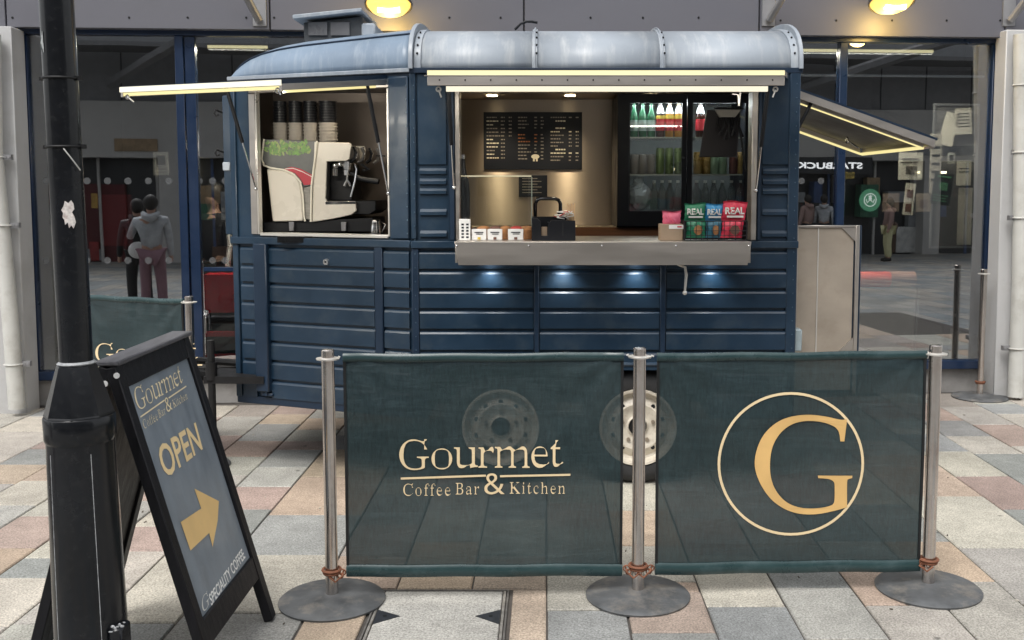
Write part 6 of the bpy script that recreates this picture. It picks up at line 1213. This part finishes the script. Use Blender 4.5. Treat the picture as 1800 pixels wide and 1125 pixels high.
CY_ = 5.24; pz = lambda x, y: (W(790 + x / 6.43, 290 + y / 6.43, CY_).x, max(CT_ + 0.001, W(790 + x / 6.43, 290 + y / 6.43, CY_).z))
t = root('counter_caddy', 'black notched counter caddy holding napkins and sugar sachets', 'caddy', (pz(1180, 700)[0], CY_ + 0.05, CT_))
MB().prism([pz(930, 860), pz(930, 600), pz(990, 600), pz(1030, 640), pz(1035, 800), pz(1110, 800), pz(1118, 655), pz(1160, 622), pz(1425, 630), pz(1425, 860)], 'y', CY_, CY_ + 0.012).build('front_wall', MBLACK, t, bevel=0.002)
m = MB(); m.box(pz(930, 0)[0], pz(1425, 0)[0], CY_ + 0.11, CY_ + 0.12, CT_ + 0.001, pz(930, 590)[1]); m.box(pz(930, 0)[0], pz(945, 0)[0], CY_ + 0.013, CY_ + 0.109, CT_ + 0.001, pz(930, 600)[1]); m.box(pz(1410, 0)[0], pz(1425, 0)[0], CY_ + 0.013, CY_ + 0.109, CT_ + 0.001, pz(930, 632)[1]); m.box(pz(1110, 0)[0], pz(1122, 0)[0], CY_ + 0.013, CY_ + 0.109, CT_ + 0.001, pz(930, 650)[1]); m.build('inner_walls', MBLACK, t)
MB().box(pz(1275, 0)[0], pz(1290, 0)[0], CY_ - 0.0012, CY_, pz(0, 800)[1], pz(0, 650)[1]).build('slot', HEMB, t)
a0 = pz(1035, 700); nk = root('napkins', 'brown paper napkins in the notch of the black caddy', 'napkins', (pz(1070, 0)[0], CY_ + 0.06, CT_))
for k in range(5): MB().box(pz(1038, 0)[0], pz(1106, 0)[0], CY_ + 0.02 + k * 0.016, CY_ + 0.03 + k * 0.016, CT_ + 0.002, a0[1] - k * 0.001).build('napkin', KRAFT, nk, bevel=0.002)
sc_ = root('sugar_sachets', 'heap of white and red sugar sachets on top of the black caddy', 'sachets', (pz(1310, 0)[0], CY_ + 0.06, pz(0, 630)[1])); random.seed(3)
for k in range(16):
    x, y, z = pz(random.uniform(1220, 1400), 0)[0], CY_ + random.uniform(0.02, 0.10), pz(0, 615)[1] + 0.004 + k * 0.0024
    a_ = random.uniform(-1, 1); m = MB(lambda X, Y, Z: (x + X * math.cos(a_), y + Y, z + Z + X * math.sin(a_) * 0.6)); m.box(-0.02, 0.02, -0.012, 0.012, -0.0025, 0.0025); m.build('sachet', ICE if k % 6 == 2 else WHITE, sc_, bevel=0.001)
st_ = root('stirrers', 'bundle of wooden stirrers standing at the caddy end', 'stirrers', (pz(1385, 0)[0], CY_ + 0.09, CT_)); WDN = mat('pale_stirrer_wood', (0.55, 0.38, 0.22), 0.6)
for k in range(7): x = pz(1335 + k * 14, 0)[0]; MB().cyl((x, CY_ + 0.08 + 0.005 * (k % 2), CT_ + 0.03), (x + random.uniform(-.003, .003), CY_ + 0.09, pz(0, 436 + 8 * (k % 3))[1]), 0.0035, n=6).build('stirrer', WDN, st_)
t, a, b = cbox(1161, 394, 1200, 421, 5.23, 0.10, 'snack_box', 'brown card box holding a pink snack bag beside the crisps', 'box', KRAFT)
MB().box(a.x + (b.x - a.x) * .38, b.x + 0.008, 5.2285, 5.2298, a.z - 0.024, a.z - 0.004).build('white_label', WHITE, t, smooth=False); MB().box(a.x + (b.x - a.x) * .75, b.x - 0.006, 5.2272, 5.2283, a.z - 0.017, a.z - 0.010).build('red_print', REDL, t, smooth=False)
# crisp packets
bsk0, bsk1 = W(1204, 388, 5.20), W(1312, 421, 5.20)
cr = root('snack_basket', 'black wire basket packed with crisp packets at the end of the counter', 'basket', ((bsk0.x + bsk1.x) / 2, 5.27, CT_))
m = MB(); xs_ = [bsk0.x + (bsk1.x - bsk0.x) * i / 11 for i in range(12)]; zt3 = bsk0.z
for x in xs_: m.cyl((x, 5.195, CT_ + 0.003), (x, 5.195, zt3), 0.0017, n=5)
for i in range(5): z = CT_ + 0.004 + (zt3 - CT_ - 0.006) * i / 4; m.cyl((bsk0.x, 5.195, z), (bsk1.x, 5.195, z), 0.0024 if i in (0, 4) else 0.0015, n=5)
m.box(bsk0.x, bsk1.x, 5.33, 5.335, CT_ + 0.002, zt3); m.box(bsk0.x - .004, bsk0.x, 5.195, 5.335, CT_ + 0.002, zt3); m.box(bsk1.x, bsk1.x + .004, 5.195, 5.335, CT_ + 0.002, zt3); m.build('wire_front', MBLACK, cr)
CG = mat('crisp_green', (0.012, 0.17, 0.085), 0.35, var=0.15); CB = mat('crisp_blue', (0.03, 0.25, 0.50), 0.35, var=0.15); CR = mat('crisp_red', (0.62, 0.03, 0.07), 0.35, var=0.15); CP = mat('snack_pink', (0.65, 0.12, 0.20), 0.4, var=0.1)
def packet(px0, py0, px1, py1, Y_, mt, label, text=None, slant=0.0, pic=None, group='crisp packets in the wire basket', wm=None):
    a, b = W(px0, py0, Y_), W(px1, py1, Y_); z0 = max(b.z, CT_ + 0.002); w = b.x - a.x; h = a.z - z0
    t = root('crisp_packet', label, 'crisp packet', ((a.x + b.x) / 2, Y_, z0), group=group)
    def fn(sg):
        def f(u, v):
            vv = min(1, max(0, (v - 0.08) / 0.80)); puff = math.sin(math.pi * u) ** .6 * math.sin(math.pi * vv) ** .6 * 0.018 * (1 + 0.25 * math.sin(u * 21 + v * 13 + px0))
            pinch = 1 - 0.07 * math.sin(math.pi * vv) ** .5
            xw = a.x + w * (0.5 + (u - 0.5) * pinch + slant * (v - .5) * 0.25) + 0.0015 * math.sin(v * 23 + u * 3 + px0)
            return (xw, Y_ - sg * puff + 0.003 * math.sin(u * 14 + v * 5), z0 + h * v + (0.004 * math.sin(u * 5.1 + px0) + 0.006 * (u - .5) * math.sin(px0)) * v)
        return f
    m = MB(); m.grid(fn(1), 14, 12); m.grid(fn(-1), 14, 12); m.build('bag', mt, t, recalc=False)
    if text:
        vf = fit(sans(text, 0.03), a.x + w * .12, a.x + w * .9, z0 + h * (.34), z0 + h * (.70)); F0 = fn(1)
        letters(vf, lambda X, Z: (X, F0((X - a.x) / w, (Z - z0) / h)[1] - 0.005, Z), 'lettering', wm or WHITEP, t)
        vf = bar(a.x + w * .18, z0 + h * .22, a.x + w * .85, z0 + h * .22, h * .10); letters((vf[0], vf[1]), lambda X, Z: (X, Y_ - 0.020, Z), 'stripe', wm or WHITEP, t)
    if pic: MB().ball((a.x + w * .6, Y_ - 0.020, z0 + h * .45), w * .22, 0.002, h * .28, 10, 6).build('picture', pic, t)
packet(1203, 357, 1240, 388, 5.30, CG, 'dark green crisp packet with REAL in white, upper row of the basket', 'REAL')
packet(1239, 358, 1271, 388, 5.31, CB, 'bright blue crisp packet with REAL in white, upper row of the basket', 'REAL', slant=.2)
packet(1269, 354, 1312, 388, 5.30, CR, 'bright red crisp packet with REAL in white, upper row of the basket', 'REAL', slant=.4)
packet(1206, 387, 1240, 418, 5.225, CG, 'dark green crisp packet behind the basket wires, lower row', pic=CAKE)
packet(1241, 387, 1268, 418, 5.225, mat('crisp_teal', (0.02, 0.12, 0.18), 0.4), 'teal crisp packet behind the basket wires, lower row', pic=CAKE)
packet(1268, 387, 1306, 418, 5.225, CR, 'red crisp packet behind the basket wires, lower row', pic=MATS['brown_ink'], slant=.3)
packet(1164, 371, 1197, 402, 5.27, CP, 'pink snack packet standing in the brown card box', group='snack packets')
# ------------------------------------------------------------------ rope posts and banners
def barrier(x, y, label, lean=(0, 0), rust=True, h=0.987):
    t = root('barrier_post', label, 'barrier post', (x, y, 0), group='steel barrier posts')
    MB().lathe([(0.203, 0.0), (0.205, 0.008), (0.198, 0.014), (0.15, 0.019), (0.08, 0.026), (0.034, 0.032), (0.03, 0.032)], (x, y, 0.0), 40).build('base', BASEM, t)
    MB().lathe([(0.0245, 0.028), (0.0245, h - 0.03), (0.0245, h - 0.003), (0.021, h), (0.001, h + 0.001)], (x, y, 0), 20).build('pole', POSTM, t)
    m = MB(); m.lathe([(0.026, h - 0.040), (0.044, h - 0.038), (0.045, h - 0.033), (0.026, h - 0.030)], (x, y, 0), 24); m.build('top_collar', WSTEEL, t)
    m = MB(); m.torus((x, y, 0.125), 0.034, 0.006, 24, 6); m.torus((x, y, 0.113), 0.030, 0.005, 20, 6); m.build('low_collar', RUST, t)
    return t
P1 = GR(584, 1056); P2 = GR(1121, 1048); P3 = GR(1631, 1036)
p_ = barrier(P1.x, P1.y, 'steel barrier post between the sandwich board and the word mark banner'); barrier(P2.x, P2.y, 'steel barrier post between the two front banners'); barrier(P3.x, P3.y, 'steel barrier post beyond the big letter banner')
B2 = GR(332, 524, 0.975); B1 = GR(130, 514, 0.975)
barrier(B2.x, B2.y, 'steel barrier post behind the sandwich board beside the shop door')
bb = GR(1722, 699); barrier(bb.x, bb.y, 'lone steel barrier post standing by the shop window')
def banner(A, Bp, m0, m1, zt, zb, label, name='banner', seed=1, hooks=(1, 1), dz=(0.0, 0.0)):
    """banner hung between posts A and Bp, starting m0 and ending m1 metres from them"""
    A = Vector((A.x, A.y, 0)); Bp = Vector((Bp.x, Bp.y, 0)); d = (Bp - A).normalized(); L_ = (Bp - A).length; n = Vector((d.y, -d.x, 0))
    s0, s1 = m0, L_ - m1; t = root(name, label, 'banner', ((A + Bp) / 2)[:], group='green banners of the cafe barrier')
    def disp(s, z):
        u = (s - s0) / (s1 - s0); v = (z - zb) / (zt - zb)
        e = 0.0022 * math.sin(3.1 * u + 5 * v + seed) + 0.0016 * math.sin(9 * v + 4 * u * seed)
        for cu_, cv in ((0, 1), (1, 1)):   # tension folds fanning from the top corners
            du, dv = abs(u - cu_) * 1.2, abs(v - cv); rr = math.hypot(du, dv); a = math.atan2(dv, du + 1e-6)
            e += 0.0045 * math.exp(-rr * 2.4) * math.cos(a * 11 + seed)
        return e
    def warp(s, z):       # the hung sheet is not quite level: ends differ in height at the bottom
        u = (s - s0) / (s1 - s0); return z + (dz[0] * (1 - u) + dz[1] * u) * (zt - z) / (zt - zb)
    def P(s, z, o=0.0, raw=False): q = A + d * s + n * (disp(s, z) + o); return (q.x, q.y, z if raw else warp(s, z))
    zt2, zb2 = zt - 0.026, zb + 0.036
    MB().grid(lambda u, v: P(s0 + 0.008 + (s1 - s0 - 0.016) * u, zb2 + (zt2 - zb2) * v), 60, 44).build('mesh_sheet', BANNER, t)
    m = MB(); N_ = 36
    def hem(zc, ra, rb, sag, nm):
        vs = []; fs = []
        for i in range(N_ + 1):
            u = i / N_; s = s0 + (s1 - s0) * u; z = zc - sag * math.sin(math.pi * u) + 0.0015 * math.sin(17 * u + seed)
            q = A + d * s + n * (disp(s, zc))
            for j in range(10):
                a = 2 * math.pi * j / 10; vs.append((q.x + n.x * ra * math.cos(a), q.y + n.y * ra * math.cos(a), warp(s, z) + rb * math.sin(a)))
        for i in range(N_):
            for j in range(10): fs.append((i * 10 + j, i * 10 + (j + 1) % 10, (i + 1) * 10 + (j + 1) % 10, (i + 1) * 10 + j))
        fs += [tuple(range(9, -1, -1)), tuple(range(N_ * 10, N_ * 10 + 10))]
        MB().add(vs, fs).build(nm, HEM, t)
    hem(zt - 0.014, 0.011, 0.017, 0.002, 'top_hem'); hem(zb + 0.022, 0.012, 0.025, 0.000, 'bottom_hem')
    for s in (s0, s1):
        m = MB(); sg = 0.010 if s == s0 else -0.010
        vs = [P(s, zb + (zt - zb) * k / 24, 0.0045) for k in range(25)] + [P(s + sg, zb + (zt - zb) * k / 24, 0.0045) for k in range(25)] + [P(s, zb + (zt - zb) * k / 24, -0.0045) for k in range(25)] + [P(s + sg, zb + (zt - zb) * k / 24, -0.0045) for k in range(25)]
        fs = []
        for k in range(24): fs += [(k, k + 1, 26 + k, 25 + k), (50 + k, 75 + k, 76 + k, 51 + k), (k, 50 + k, 51 + k, k + 1), (25 + k, 26 + k, 76 + k, 75 + k)]
        fs += [(0, 25, 75, 50), (24, 74, 99, 49)]
        m.add(vs, fs).build('edge_strip', HEMB, t)
    for k, (s, q, post_) in enumerate(((s0, -1, 0.0), (s1, 1, L_))):
        if not hooks[k]: continue
        pc = A + d * (s + q * 0.012); pp_ = A + d * (post_ - q * 0.04)
        m = MB(); m.tube([(pc.x, pc.y, zt - 0.012), ((pc.x + pp_.x) / 2, pc.y, zt - 0.008), (pp_.x, pp_.y, zt - 0.018)], 0.004, 6); m.build('top_hook', WSTEEL, t)
        m = MB()
        pm = pc.lerp(pp_, 0.35); m.torus((pm.x, pm.y - 0.012, zb + 0.018), 0.012, 0.0028, 14, 5, 'y'); m.torus((pm.x + q * 0.008, pm.y - 0.012, zb + 0.004), 0.010, 0.0028, 14, 5, 'y')
        m.tube([(pc.x, pc.y, zb + 0.02), (pp_.x - q * 0.005, pp_.y - 0.02, zb + 0.006), (pp_.x + q * 0.02, pp_.y - 0.035, zb - 0.012), (pp_.x + q * 0.045, pp_.y - 0.03, zb + 0.006)], 0.004, 6)
        m.build('rusty_tie', RUST, t)
    def px2(px, py, off=0.004):   # photo pixel on the banner's plane -> banner place
        r = ray(px, py); e = Vector((0, 0, EYE)); tt = (A - e).dot(n) / Vector((r.x, r.y, 0)).dot(n); p = e + r * tt; s = (p - Vector((A.x, A.y, p.z))).dot(d); return P(s, p.z, off, True)
    return t, px2, P
zt1 = W(612, 624, 3.90).z; zb1 = W(612, 1012, 3.90).z
b1, f1, _ = banner(P1, P2, 0.058, 0.062, (W(620, 622, P1.y).z + W(1088, 620, P2.y).z) / 2, 0.10, dz=(W(620, 1013, P1.y).z - 0.10, W(1090, 1011, P2.y).z - 0.10), label= 'green mesh banner printed with the gold Gourmet Coffee Bar & Kitchen word mark', seed=1)
letters(logo(None), lambda x, y: f1(x, -y), 'lettering', CREAMP, b1)
b2, f2, _ = banner(P2, P3, 0.067, 0.036, (W(1155, 620, P2.y).z + W(1615, 618, P3.y).z) / 2, 0.10, dz=(W(1155, 1010, P2.y).z - 0.10, W(1615, 1003, P3.y).z - 0.10), label= 'green mesh banner printed with a big gold letter G in a ring', seed=2.3)
def C6(x, y): return (1150 + x / 3.041, -(640 + y / 3.041))
Gp = [(1022, 292), (1026, 305), (1013, 411), (992, 411), (987, 372), (976, 347), (952, 328), (905, 311), (850, 303), (795, 304), (738, 319), (688, 352), (650, 400), (626, 458), (617, 530), (621, 598), (640, 658), (674, 708), (719, 744), (780, 765), (848, 769), (908, 763), (943, 753), (957, 741), (962, 715), (962, 642), (954, 623), (930, 612), (875, 607), (872, 594), (1057, 595), (1056, 607), (1037, 613), (1029, 630), (1029, 764), (962, 782), (880, 798), (812, 801), (745, 791), (682, 765), (623, 720), (577, 658), (546, 590), (535, 528), (545, 460), (574, 391), (620, 336), (680, 296), (750, 275), (830, 269), (912, 278), (965, 290), (1000, 296)]
def smooth_poly(P, n=4):
    out = []; L_ = len(P)
    def sharp(i):
        a = Vector(P[i]) - Vector(P[i - 1]); b = Vector(P[(i + 1) % L_]) - Vector(P[i]); return a.angle(b, 0) > R(42)
    for i in range(L_):
        p0, p1, p2, p3 = (Vector(P[(i + k) % L_]) for k in (-1, 0, 1, 2))
        if sharp(i): p0 = p1 * 2 - p2
        if sharp((i + 1) % L_): p3 = p2 * 2 - p1
        for k in range(n):
            t = k / n; out.append(tuple(0.5 * ((2 * p1) + (p2 - p0) * t + (2 * p0 - 5 * p1 + 4 * p2 - p3) * t * t + (3 * p1 - p0 - 3 * p2 + p3) * t ** 3)))
    return out
letters(curve_faces([[C6(*p) for p in smooth_poly(Gp)]]), lambda x, y: f2(x, -y, 0.005), 'letter_G', GOLD, b2)
N_ = 72; ring = []; rf = []
for i in range(N_):
    a = 2 * math.pi * i / N_
    for rr in (0, 14): ring.append(C6(729 + (391 - rr) * math.cos(a), 532 + (384 - rr) * math.sin(a)))
for i in range(N_): j = (i + 1) % N_; rf.append((2 * i, 2 * j, 2 * j + 1, 2 * i + 1))
letters((ring, rf), lambda x, y: f2(x, -y, 0.0035), 'ring', CREAMP, b2)
b3, f3, _ = banner(B1, B2, 0.04, 0.045, 0.965, 0.115, 'green banner behind the lamp post partly hidden by the sandwich board', seed=4)
vf = logo(None); k3 = 0.62
letters(vf, lambda x, y: f3(169 + (x - 702) * k3, 603 + (-y - 772) * k3), 'lettering', CREAMP, b3)

# ------------------------------------------------------------------ sandwich board
ax, ay, ayaw, tilt, bwid, bl = -1.333, 3.387, math.radians(90.35), 0.2742, 0.649, 1.10
ab = root('sandwich_board', 'black framed sandwich board reading OPEN with a gold arrow beside the lamp post', 'sandwich board', (ax, ay, 0))
ba = Vector((math.cos(ayaw), math.sin(ayaw), 0)); bn = Vector((math.sin(ayaw), -math.cos(ayaw), 0))
top = Vector((ax, ay, bl * math.cos(tilt)))
def AF(u, v, w):      # front leaf: u along width -.5..+.5 (metres), v down from the hinge (metres), w out of the face
    dn = bn * math.sin(tilt) + Vector((0, 0, -math.cos(tilt))); out = bn * math.cos(tilt) + Vector((0, 0, math.sin(tilt))); return top + ba * u + dn * v + out * w + bn * 0.014
def AB(u, v, w):
    dn = -bn * math.sin(tilt) + Vector((0, 0, -math.cos(tilt))); out = -bn * math.cos(tilt) + Vector((0, 0, math.sin(tilt))); return top + ba * u + dn * v + out * w - bn * 0.014
hw = bwid / 2; SW = 0.05; VB = 0.93
def leaf_(F, pref, face):
    lf = bpy.data.objects.new(pref, None); COL.objects.link(lf); lf.parent = ab
    for s in (-1, 1): MB(F).box(min(s * hw, s * (hw - SW)), max(s * hw, s * (hw - SW)), 0.0, bl - 0.004, -0.022, 0.012).build('stile', BLACKW, lf, bevel=0.003)
    MB(F).box(-hw + SW + .001, hw - SW - .001, 0.0, 0.075, -0.02, 0.010).build('top_rail', BLACKW, lf, bevel=0.003); MB(F).box(-hw + SW + .001, hw - SW - .001, VB - 0.085, VB, -0.02, 0.010).build('bottom_rail', BLACKW, lf, bevel=0.003)
    MB(F).box(-hw + SW - .004, hw - SW + .004, 0.076, VB - 0.086, -0.012, 0.0).build('board', face, lf, smooth=False); return lf
lf = leaf_(AF, 'front_leaf', CHALK); leaf_(AB, 'rear_leaf', BLACKW)
MB().prism([(0, 0)] * 0 or [(-0.045, -0.03), (0.045, -0.03), (0.045, 0.0), (-0.045, 0.0)], 'x', 0, 1)
m = MB(lambda x, y, z: top + ba * y + bn * x + Vector((0, 0, z))); m.box(-0.035, 0.040, -hw - 0.004, hw + 0.004, 0.004, 0.020); m.build('top_cap', WEATHW, ab, bevel=0.004)
m = MB(lambda x, y, z: top + ba * y + bn * x + Vector((0, 0, z)))
for (x, z) in ((-0.028, -0.02), (-0.006, -0.05), (0.03, -0.025)): m.cyl((x, -hw - 0.004, z), (x, -hw + 0.0, z), 0.009, n=12)
m.build('hinge_screws', WHITE, ab); MB(AF).box(-0.30, -0.285, 0.45, 0.46, -0.03, -0.02)
# printed face: place by photo pixels on the leaf plane
o_ = AF(0, 0, 0); nrm = (AF(0, 0, 1) - o_).normalized(); dnv = (AF(0, 1, 0) - o_)
def AP(px, py):
    r = ray(px, py); e = Vector((0, 0, EYE)); t = (o_ - e).dot(nrm) / r.dot(nrm); p = e + r * t - o_; return p.dot(ba), p.dot(dnv)
def quad_map(c):      # c: photo pixels of the text box corners TL, TR, BR, BL -> bilinear in board space
    q = [Vector(AP(*p)) for p in c]
    def f(x, y):      # x 0..1, y 0..1 upwards
        tp = q[0].lerp(q[1], x); bt = q[3].lerp(q[2], x); r_ = bt.lerp(tp, y); return AF(r_.x, r_.y, 0.0015)
    return f
def norm(vf): return fit(vf, 0, 1, 0, 1)
f = quad_map([(232, 684), (318, 641), (332, 702), (251, 756)])
lg = logo(None); xs_ = [v[0] for v in lg[0]]; 
letters(norm(lg), f, 'word_mark', mat('bright_cream_print', (0.92, 0.78, 0.52), 0.55), lf)
f = quad_map([(273, 787), (343, 742), (356, 790), (291, 843)]); letters(norm(sans('OPEN', 0.018)), f, 'open_lettering', mat('gold_cream_print', (0.86, 0.66, 0.36), 0.6), lf)
arrow = [(317, 918), (348, 897), (342, 859), (384, 881), (383, 922), (374, 962), (366, 935), (332, 968)]
ARROWP = mat('bright_gold_print', (0.82, 0.56, 0.24), 0.55, var=0.08)
letters(([AP(*p) for p in [(317, 918), (353, 894), (341, 859), (384, 881), (382, 915), (373, 962), (367, 937), (334, 968)]], [(0, 1, 6, 7), (1, 2, 3, 4, 5, 6)]), lambda u, v: AF(u, v, 0.0015), 'arrow', ARROWP, lf)
WB = mat('bright_white_print', (0.9, 0.9, 0.88), 0.55)
f = quad_map([(366, 1046), (424, 964), (431, 980), (371, 1066)]); letters(norm(sans('SPECIALITY COFFEE', 0.018)), f, 'small_lettering', WB, lf)
f = quad_map([(353, 1052), (364, 1038), (368, 1062), (356, 1080)]); letters(norm(serif('G')), f, 'small_letter', WHITEP, lf)

# ------------------------------------------------------------------ lamp post
LY = 2.90; KR = LY / 3.30
lx = -1.537 * KR + 0.022
lp = root('lamp_post', 'tall black lamp post with a wide base and torn stickers', 'lamp post', (lx, LY, 0)); lp.rotation_euler = (0, -0.016, 0)
zc0, zc1 = zy(728, LY), zy(641, LY)
MB().lathe([(0.117*KR, 0.0), (0.117*KR, 0.10), (0.112*KR, 0.45), (0.104*KR, zc0 - 0.03)], (lx, LY, 0), 32).build('base_column', BLACK, lp)
MB().lathe([(0.106*KR, zc0 - 0.075), (0.110*KR, zc0 - 0.065), (0.111*KR, zc0 - 0.004), (0.108*KR, zc0)], (lx, LY, 0), 32).build('base_collar', BLACK, lp)
MB().lathe([(0.111*KR, zc0 + 0.001), (0.108*KR, zc0 + 0.006), (0.062*KR, zc1), (0.056*KR, zc1 + 0.003)], (lx, LY, 0), 8, R(12)).build('tapered_neck', BLACK, lp, smooth=False)
MB().lathe([(0.0515*KR, zc1), (0.0515*KR, 2.0), (0.0495*KR, 4.2), (0.035*KR, 6.0)], (lx, LY, 0), 28).build('pole', BLACK, lp)
m = MB(); m.lathe([(0.056*KR, zc1 + 0.002), (0.060*KR, zc1 + 0.006), (0.052*KR, zc1 + 0.012)], (lx, LY, 0), 24); m.build('weld_ring', mat('chipped_edge', (0.30, 0.31, 0.32), 0.6, var=0.4, scale=60), lp)
m = MB(); a = 0.124; th = R(232)
for (t0, z0, z1) in ((R(236), 0.05, zc0 - 0.10), (R(310), 0.05, zc0 - 0.10)):
    cs_, sn_ = math.cos(t0), math.sin(t0); m.tube([(lx + 0.1168 * KR * cs_, LY + 0.1168 * KR * sn_, z0 + 0.05), (lx + 0.1120 * KR * cs_, LY + 0.1120 * KR * sn_, 0.45), (lx + 0.1050 * KR * cs_, LY + 0.1050 * KR * sn_, z1)], 0.0012, 5)
m.build('door_seam', MATS['chipped_edge'], lp)
for py in (138, 258):
    z = zy(py, LY); m = MB(); m.torus((lx, LY, z), 0.0535*KR, 0.0035, 28, 6); m.box(lx + 0.047, lx + 0.060, LY - 0.006, LY + 0.006, z - 0.006, z + 0.006); m.box(lx - 0.058, lx - 0.047, LY - 0.006, LY + 0.006, z - 0.005, z + 0.005); m.build('strap', DARKM, lp)
z = zy(262, LY); m = MB(); m.tube([(lx + 0.02, LY - 0.050, z), (lx + 0.040, LY - 0.045, z - 0.03), (lx + 0.050, LY - 0.02, z - 0.06)], 0.0018, 5); m.build('loose_tie', PIPEW, lp)
def sticker(pxs, mt, nm, jag=0):
    m = MB(); pts = []
    for px, py in pxs:
        p = W(px, py, LY - 0.03); z = p.z; dx_ = max(-0.0455, min(0.0455, p.x - lx)); pts.append((lx + dx_, LY - math.sqrt(max(0, (0.0528*KR) ** 2 - dx_ ** 2)) - 0.0006, z))
    c = Vector((0, 0, 0))
    for q in pts: c += Vector(q)
    c /= len(pts); dx_ = c.x - lx; c = Vector((c.x, LY - math.sqrt(max(0, (0.0528*KR) ** 2 - dx_ ** 2)) - 0.0012, c.z))
    m.add([tuple(c)] + pts, [(0, 1 + i, 1 + (i + 1) % len(pts)) for i in range(len(pts))]); return m.build(nm, mt, lp, recalc=False)
sticker([(77, 58), (98, 55), (101, 92), (82, 94)], mat('grey_sticker', (0.35, 0.37, 0.37), 0.6, var=0.5, scale=60), 'sticker')
sticker([(84, 66), (93, 65), (95, 86), (87, 88)], MATS['dark_poster'], 'sticker_print')
sticker([(134, 353), (139, 357), (143, 352), (146, 358), (147, 368), (144, 373), (147, 380), (149, 391), (146, 402), (143, 396), (140, 401), (138, 391), (134, 395), (133, 386), (130, 382), (131, 374), (128, 369), (132, 362)], mat('torn_white_sticker', (0.62, 0.58, 0.55), 0.7, var=0.35, scale=70, dirt=(0.25, 0.08, 0.06), dscale=60, damt=0.7), 'torn_sticker')
p = W(224, 1108, LY - 0.05); m = MB(); random.seed(2)
m.box(lx + 0.080, lx + 0.118, LY - 0.07, LY - 0.0, p.z - 0.10, p.z + 0.01); m.build('lower_door_edge', BLACK, lp, bevel=0.006)
m = MB()
for k in range(7): c = W(198 + k * 4, 1108 - 2 * k + random.uniform(-4, 4), LY - 0.09); m.ball(c, random.uniform(.003, .007), .002, random.uniform(.002, .006), 6, 4)
m.build('paint_chips', MATS['chipped_edge'], lp, kind='stuff')
# cable on the roof and small litter by the downpipe
m = MB(); pc = [Vector((xx(905 + 10 * k, 45, 6.3), 6.3, zy(52 - [0, 10, 14, 14, 12][k], 6.3))) for k in range(5)]; m.tube(pc, 0.008, 6); m.build('roof_cable', MBLACK, tr)

# small litter lying on the slabs
random.seed(31); m = MB(); m2 = MB()
for k in range(70):
    x = random.uniform(-3.2, 3.2); y = random.uniform(3.6, 7.2); a = random.uniform(0, 3.1); l_ = random.uniform(0.006, 0.016)
    (m if k % 3 else m2).tube([(x, y, 0.003), (x + l_ * math.cos(a), y + l_ * math.sin(a), 0.004)], random.uniform(0.002, 0.0035), 5)
for k in range(60):
    x = random.uniform(3.1, 4.0); u_ = 7.70 + 0.07 * x - random.uniform(0.0, 0.35); m.tube([(x, u_, 0.003), (x + random.uniform(-.02, .02), u_ + .01, 0.005)], 0.004, 5)
m.build('dirt_specks', mat('leaf_litter', (0.06, 0.045, 0.03), 0.9), kind='stuff'); m2.build('cigarette_litter', mat('pale_litter', (0.5, 0.46, 0.4), 0.8), kind='stuff')
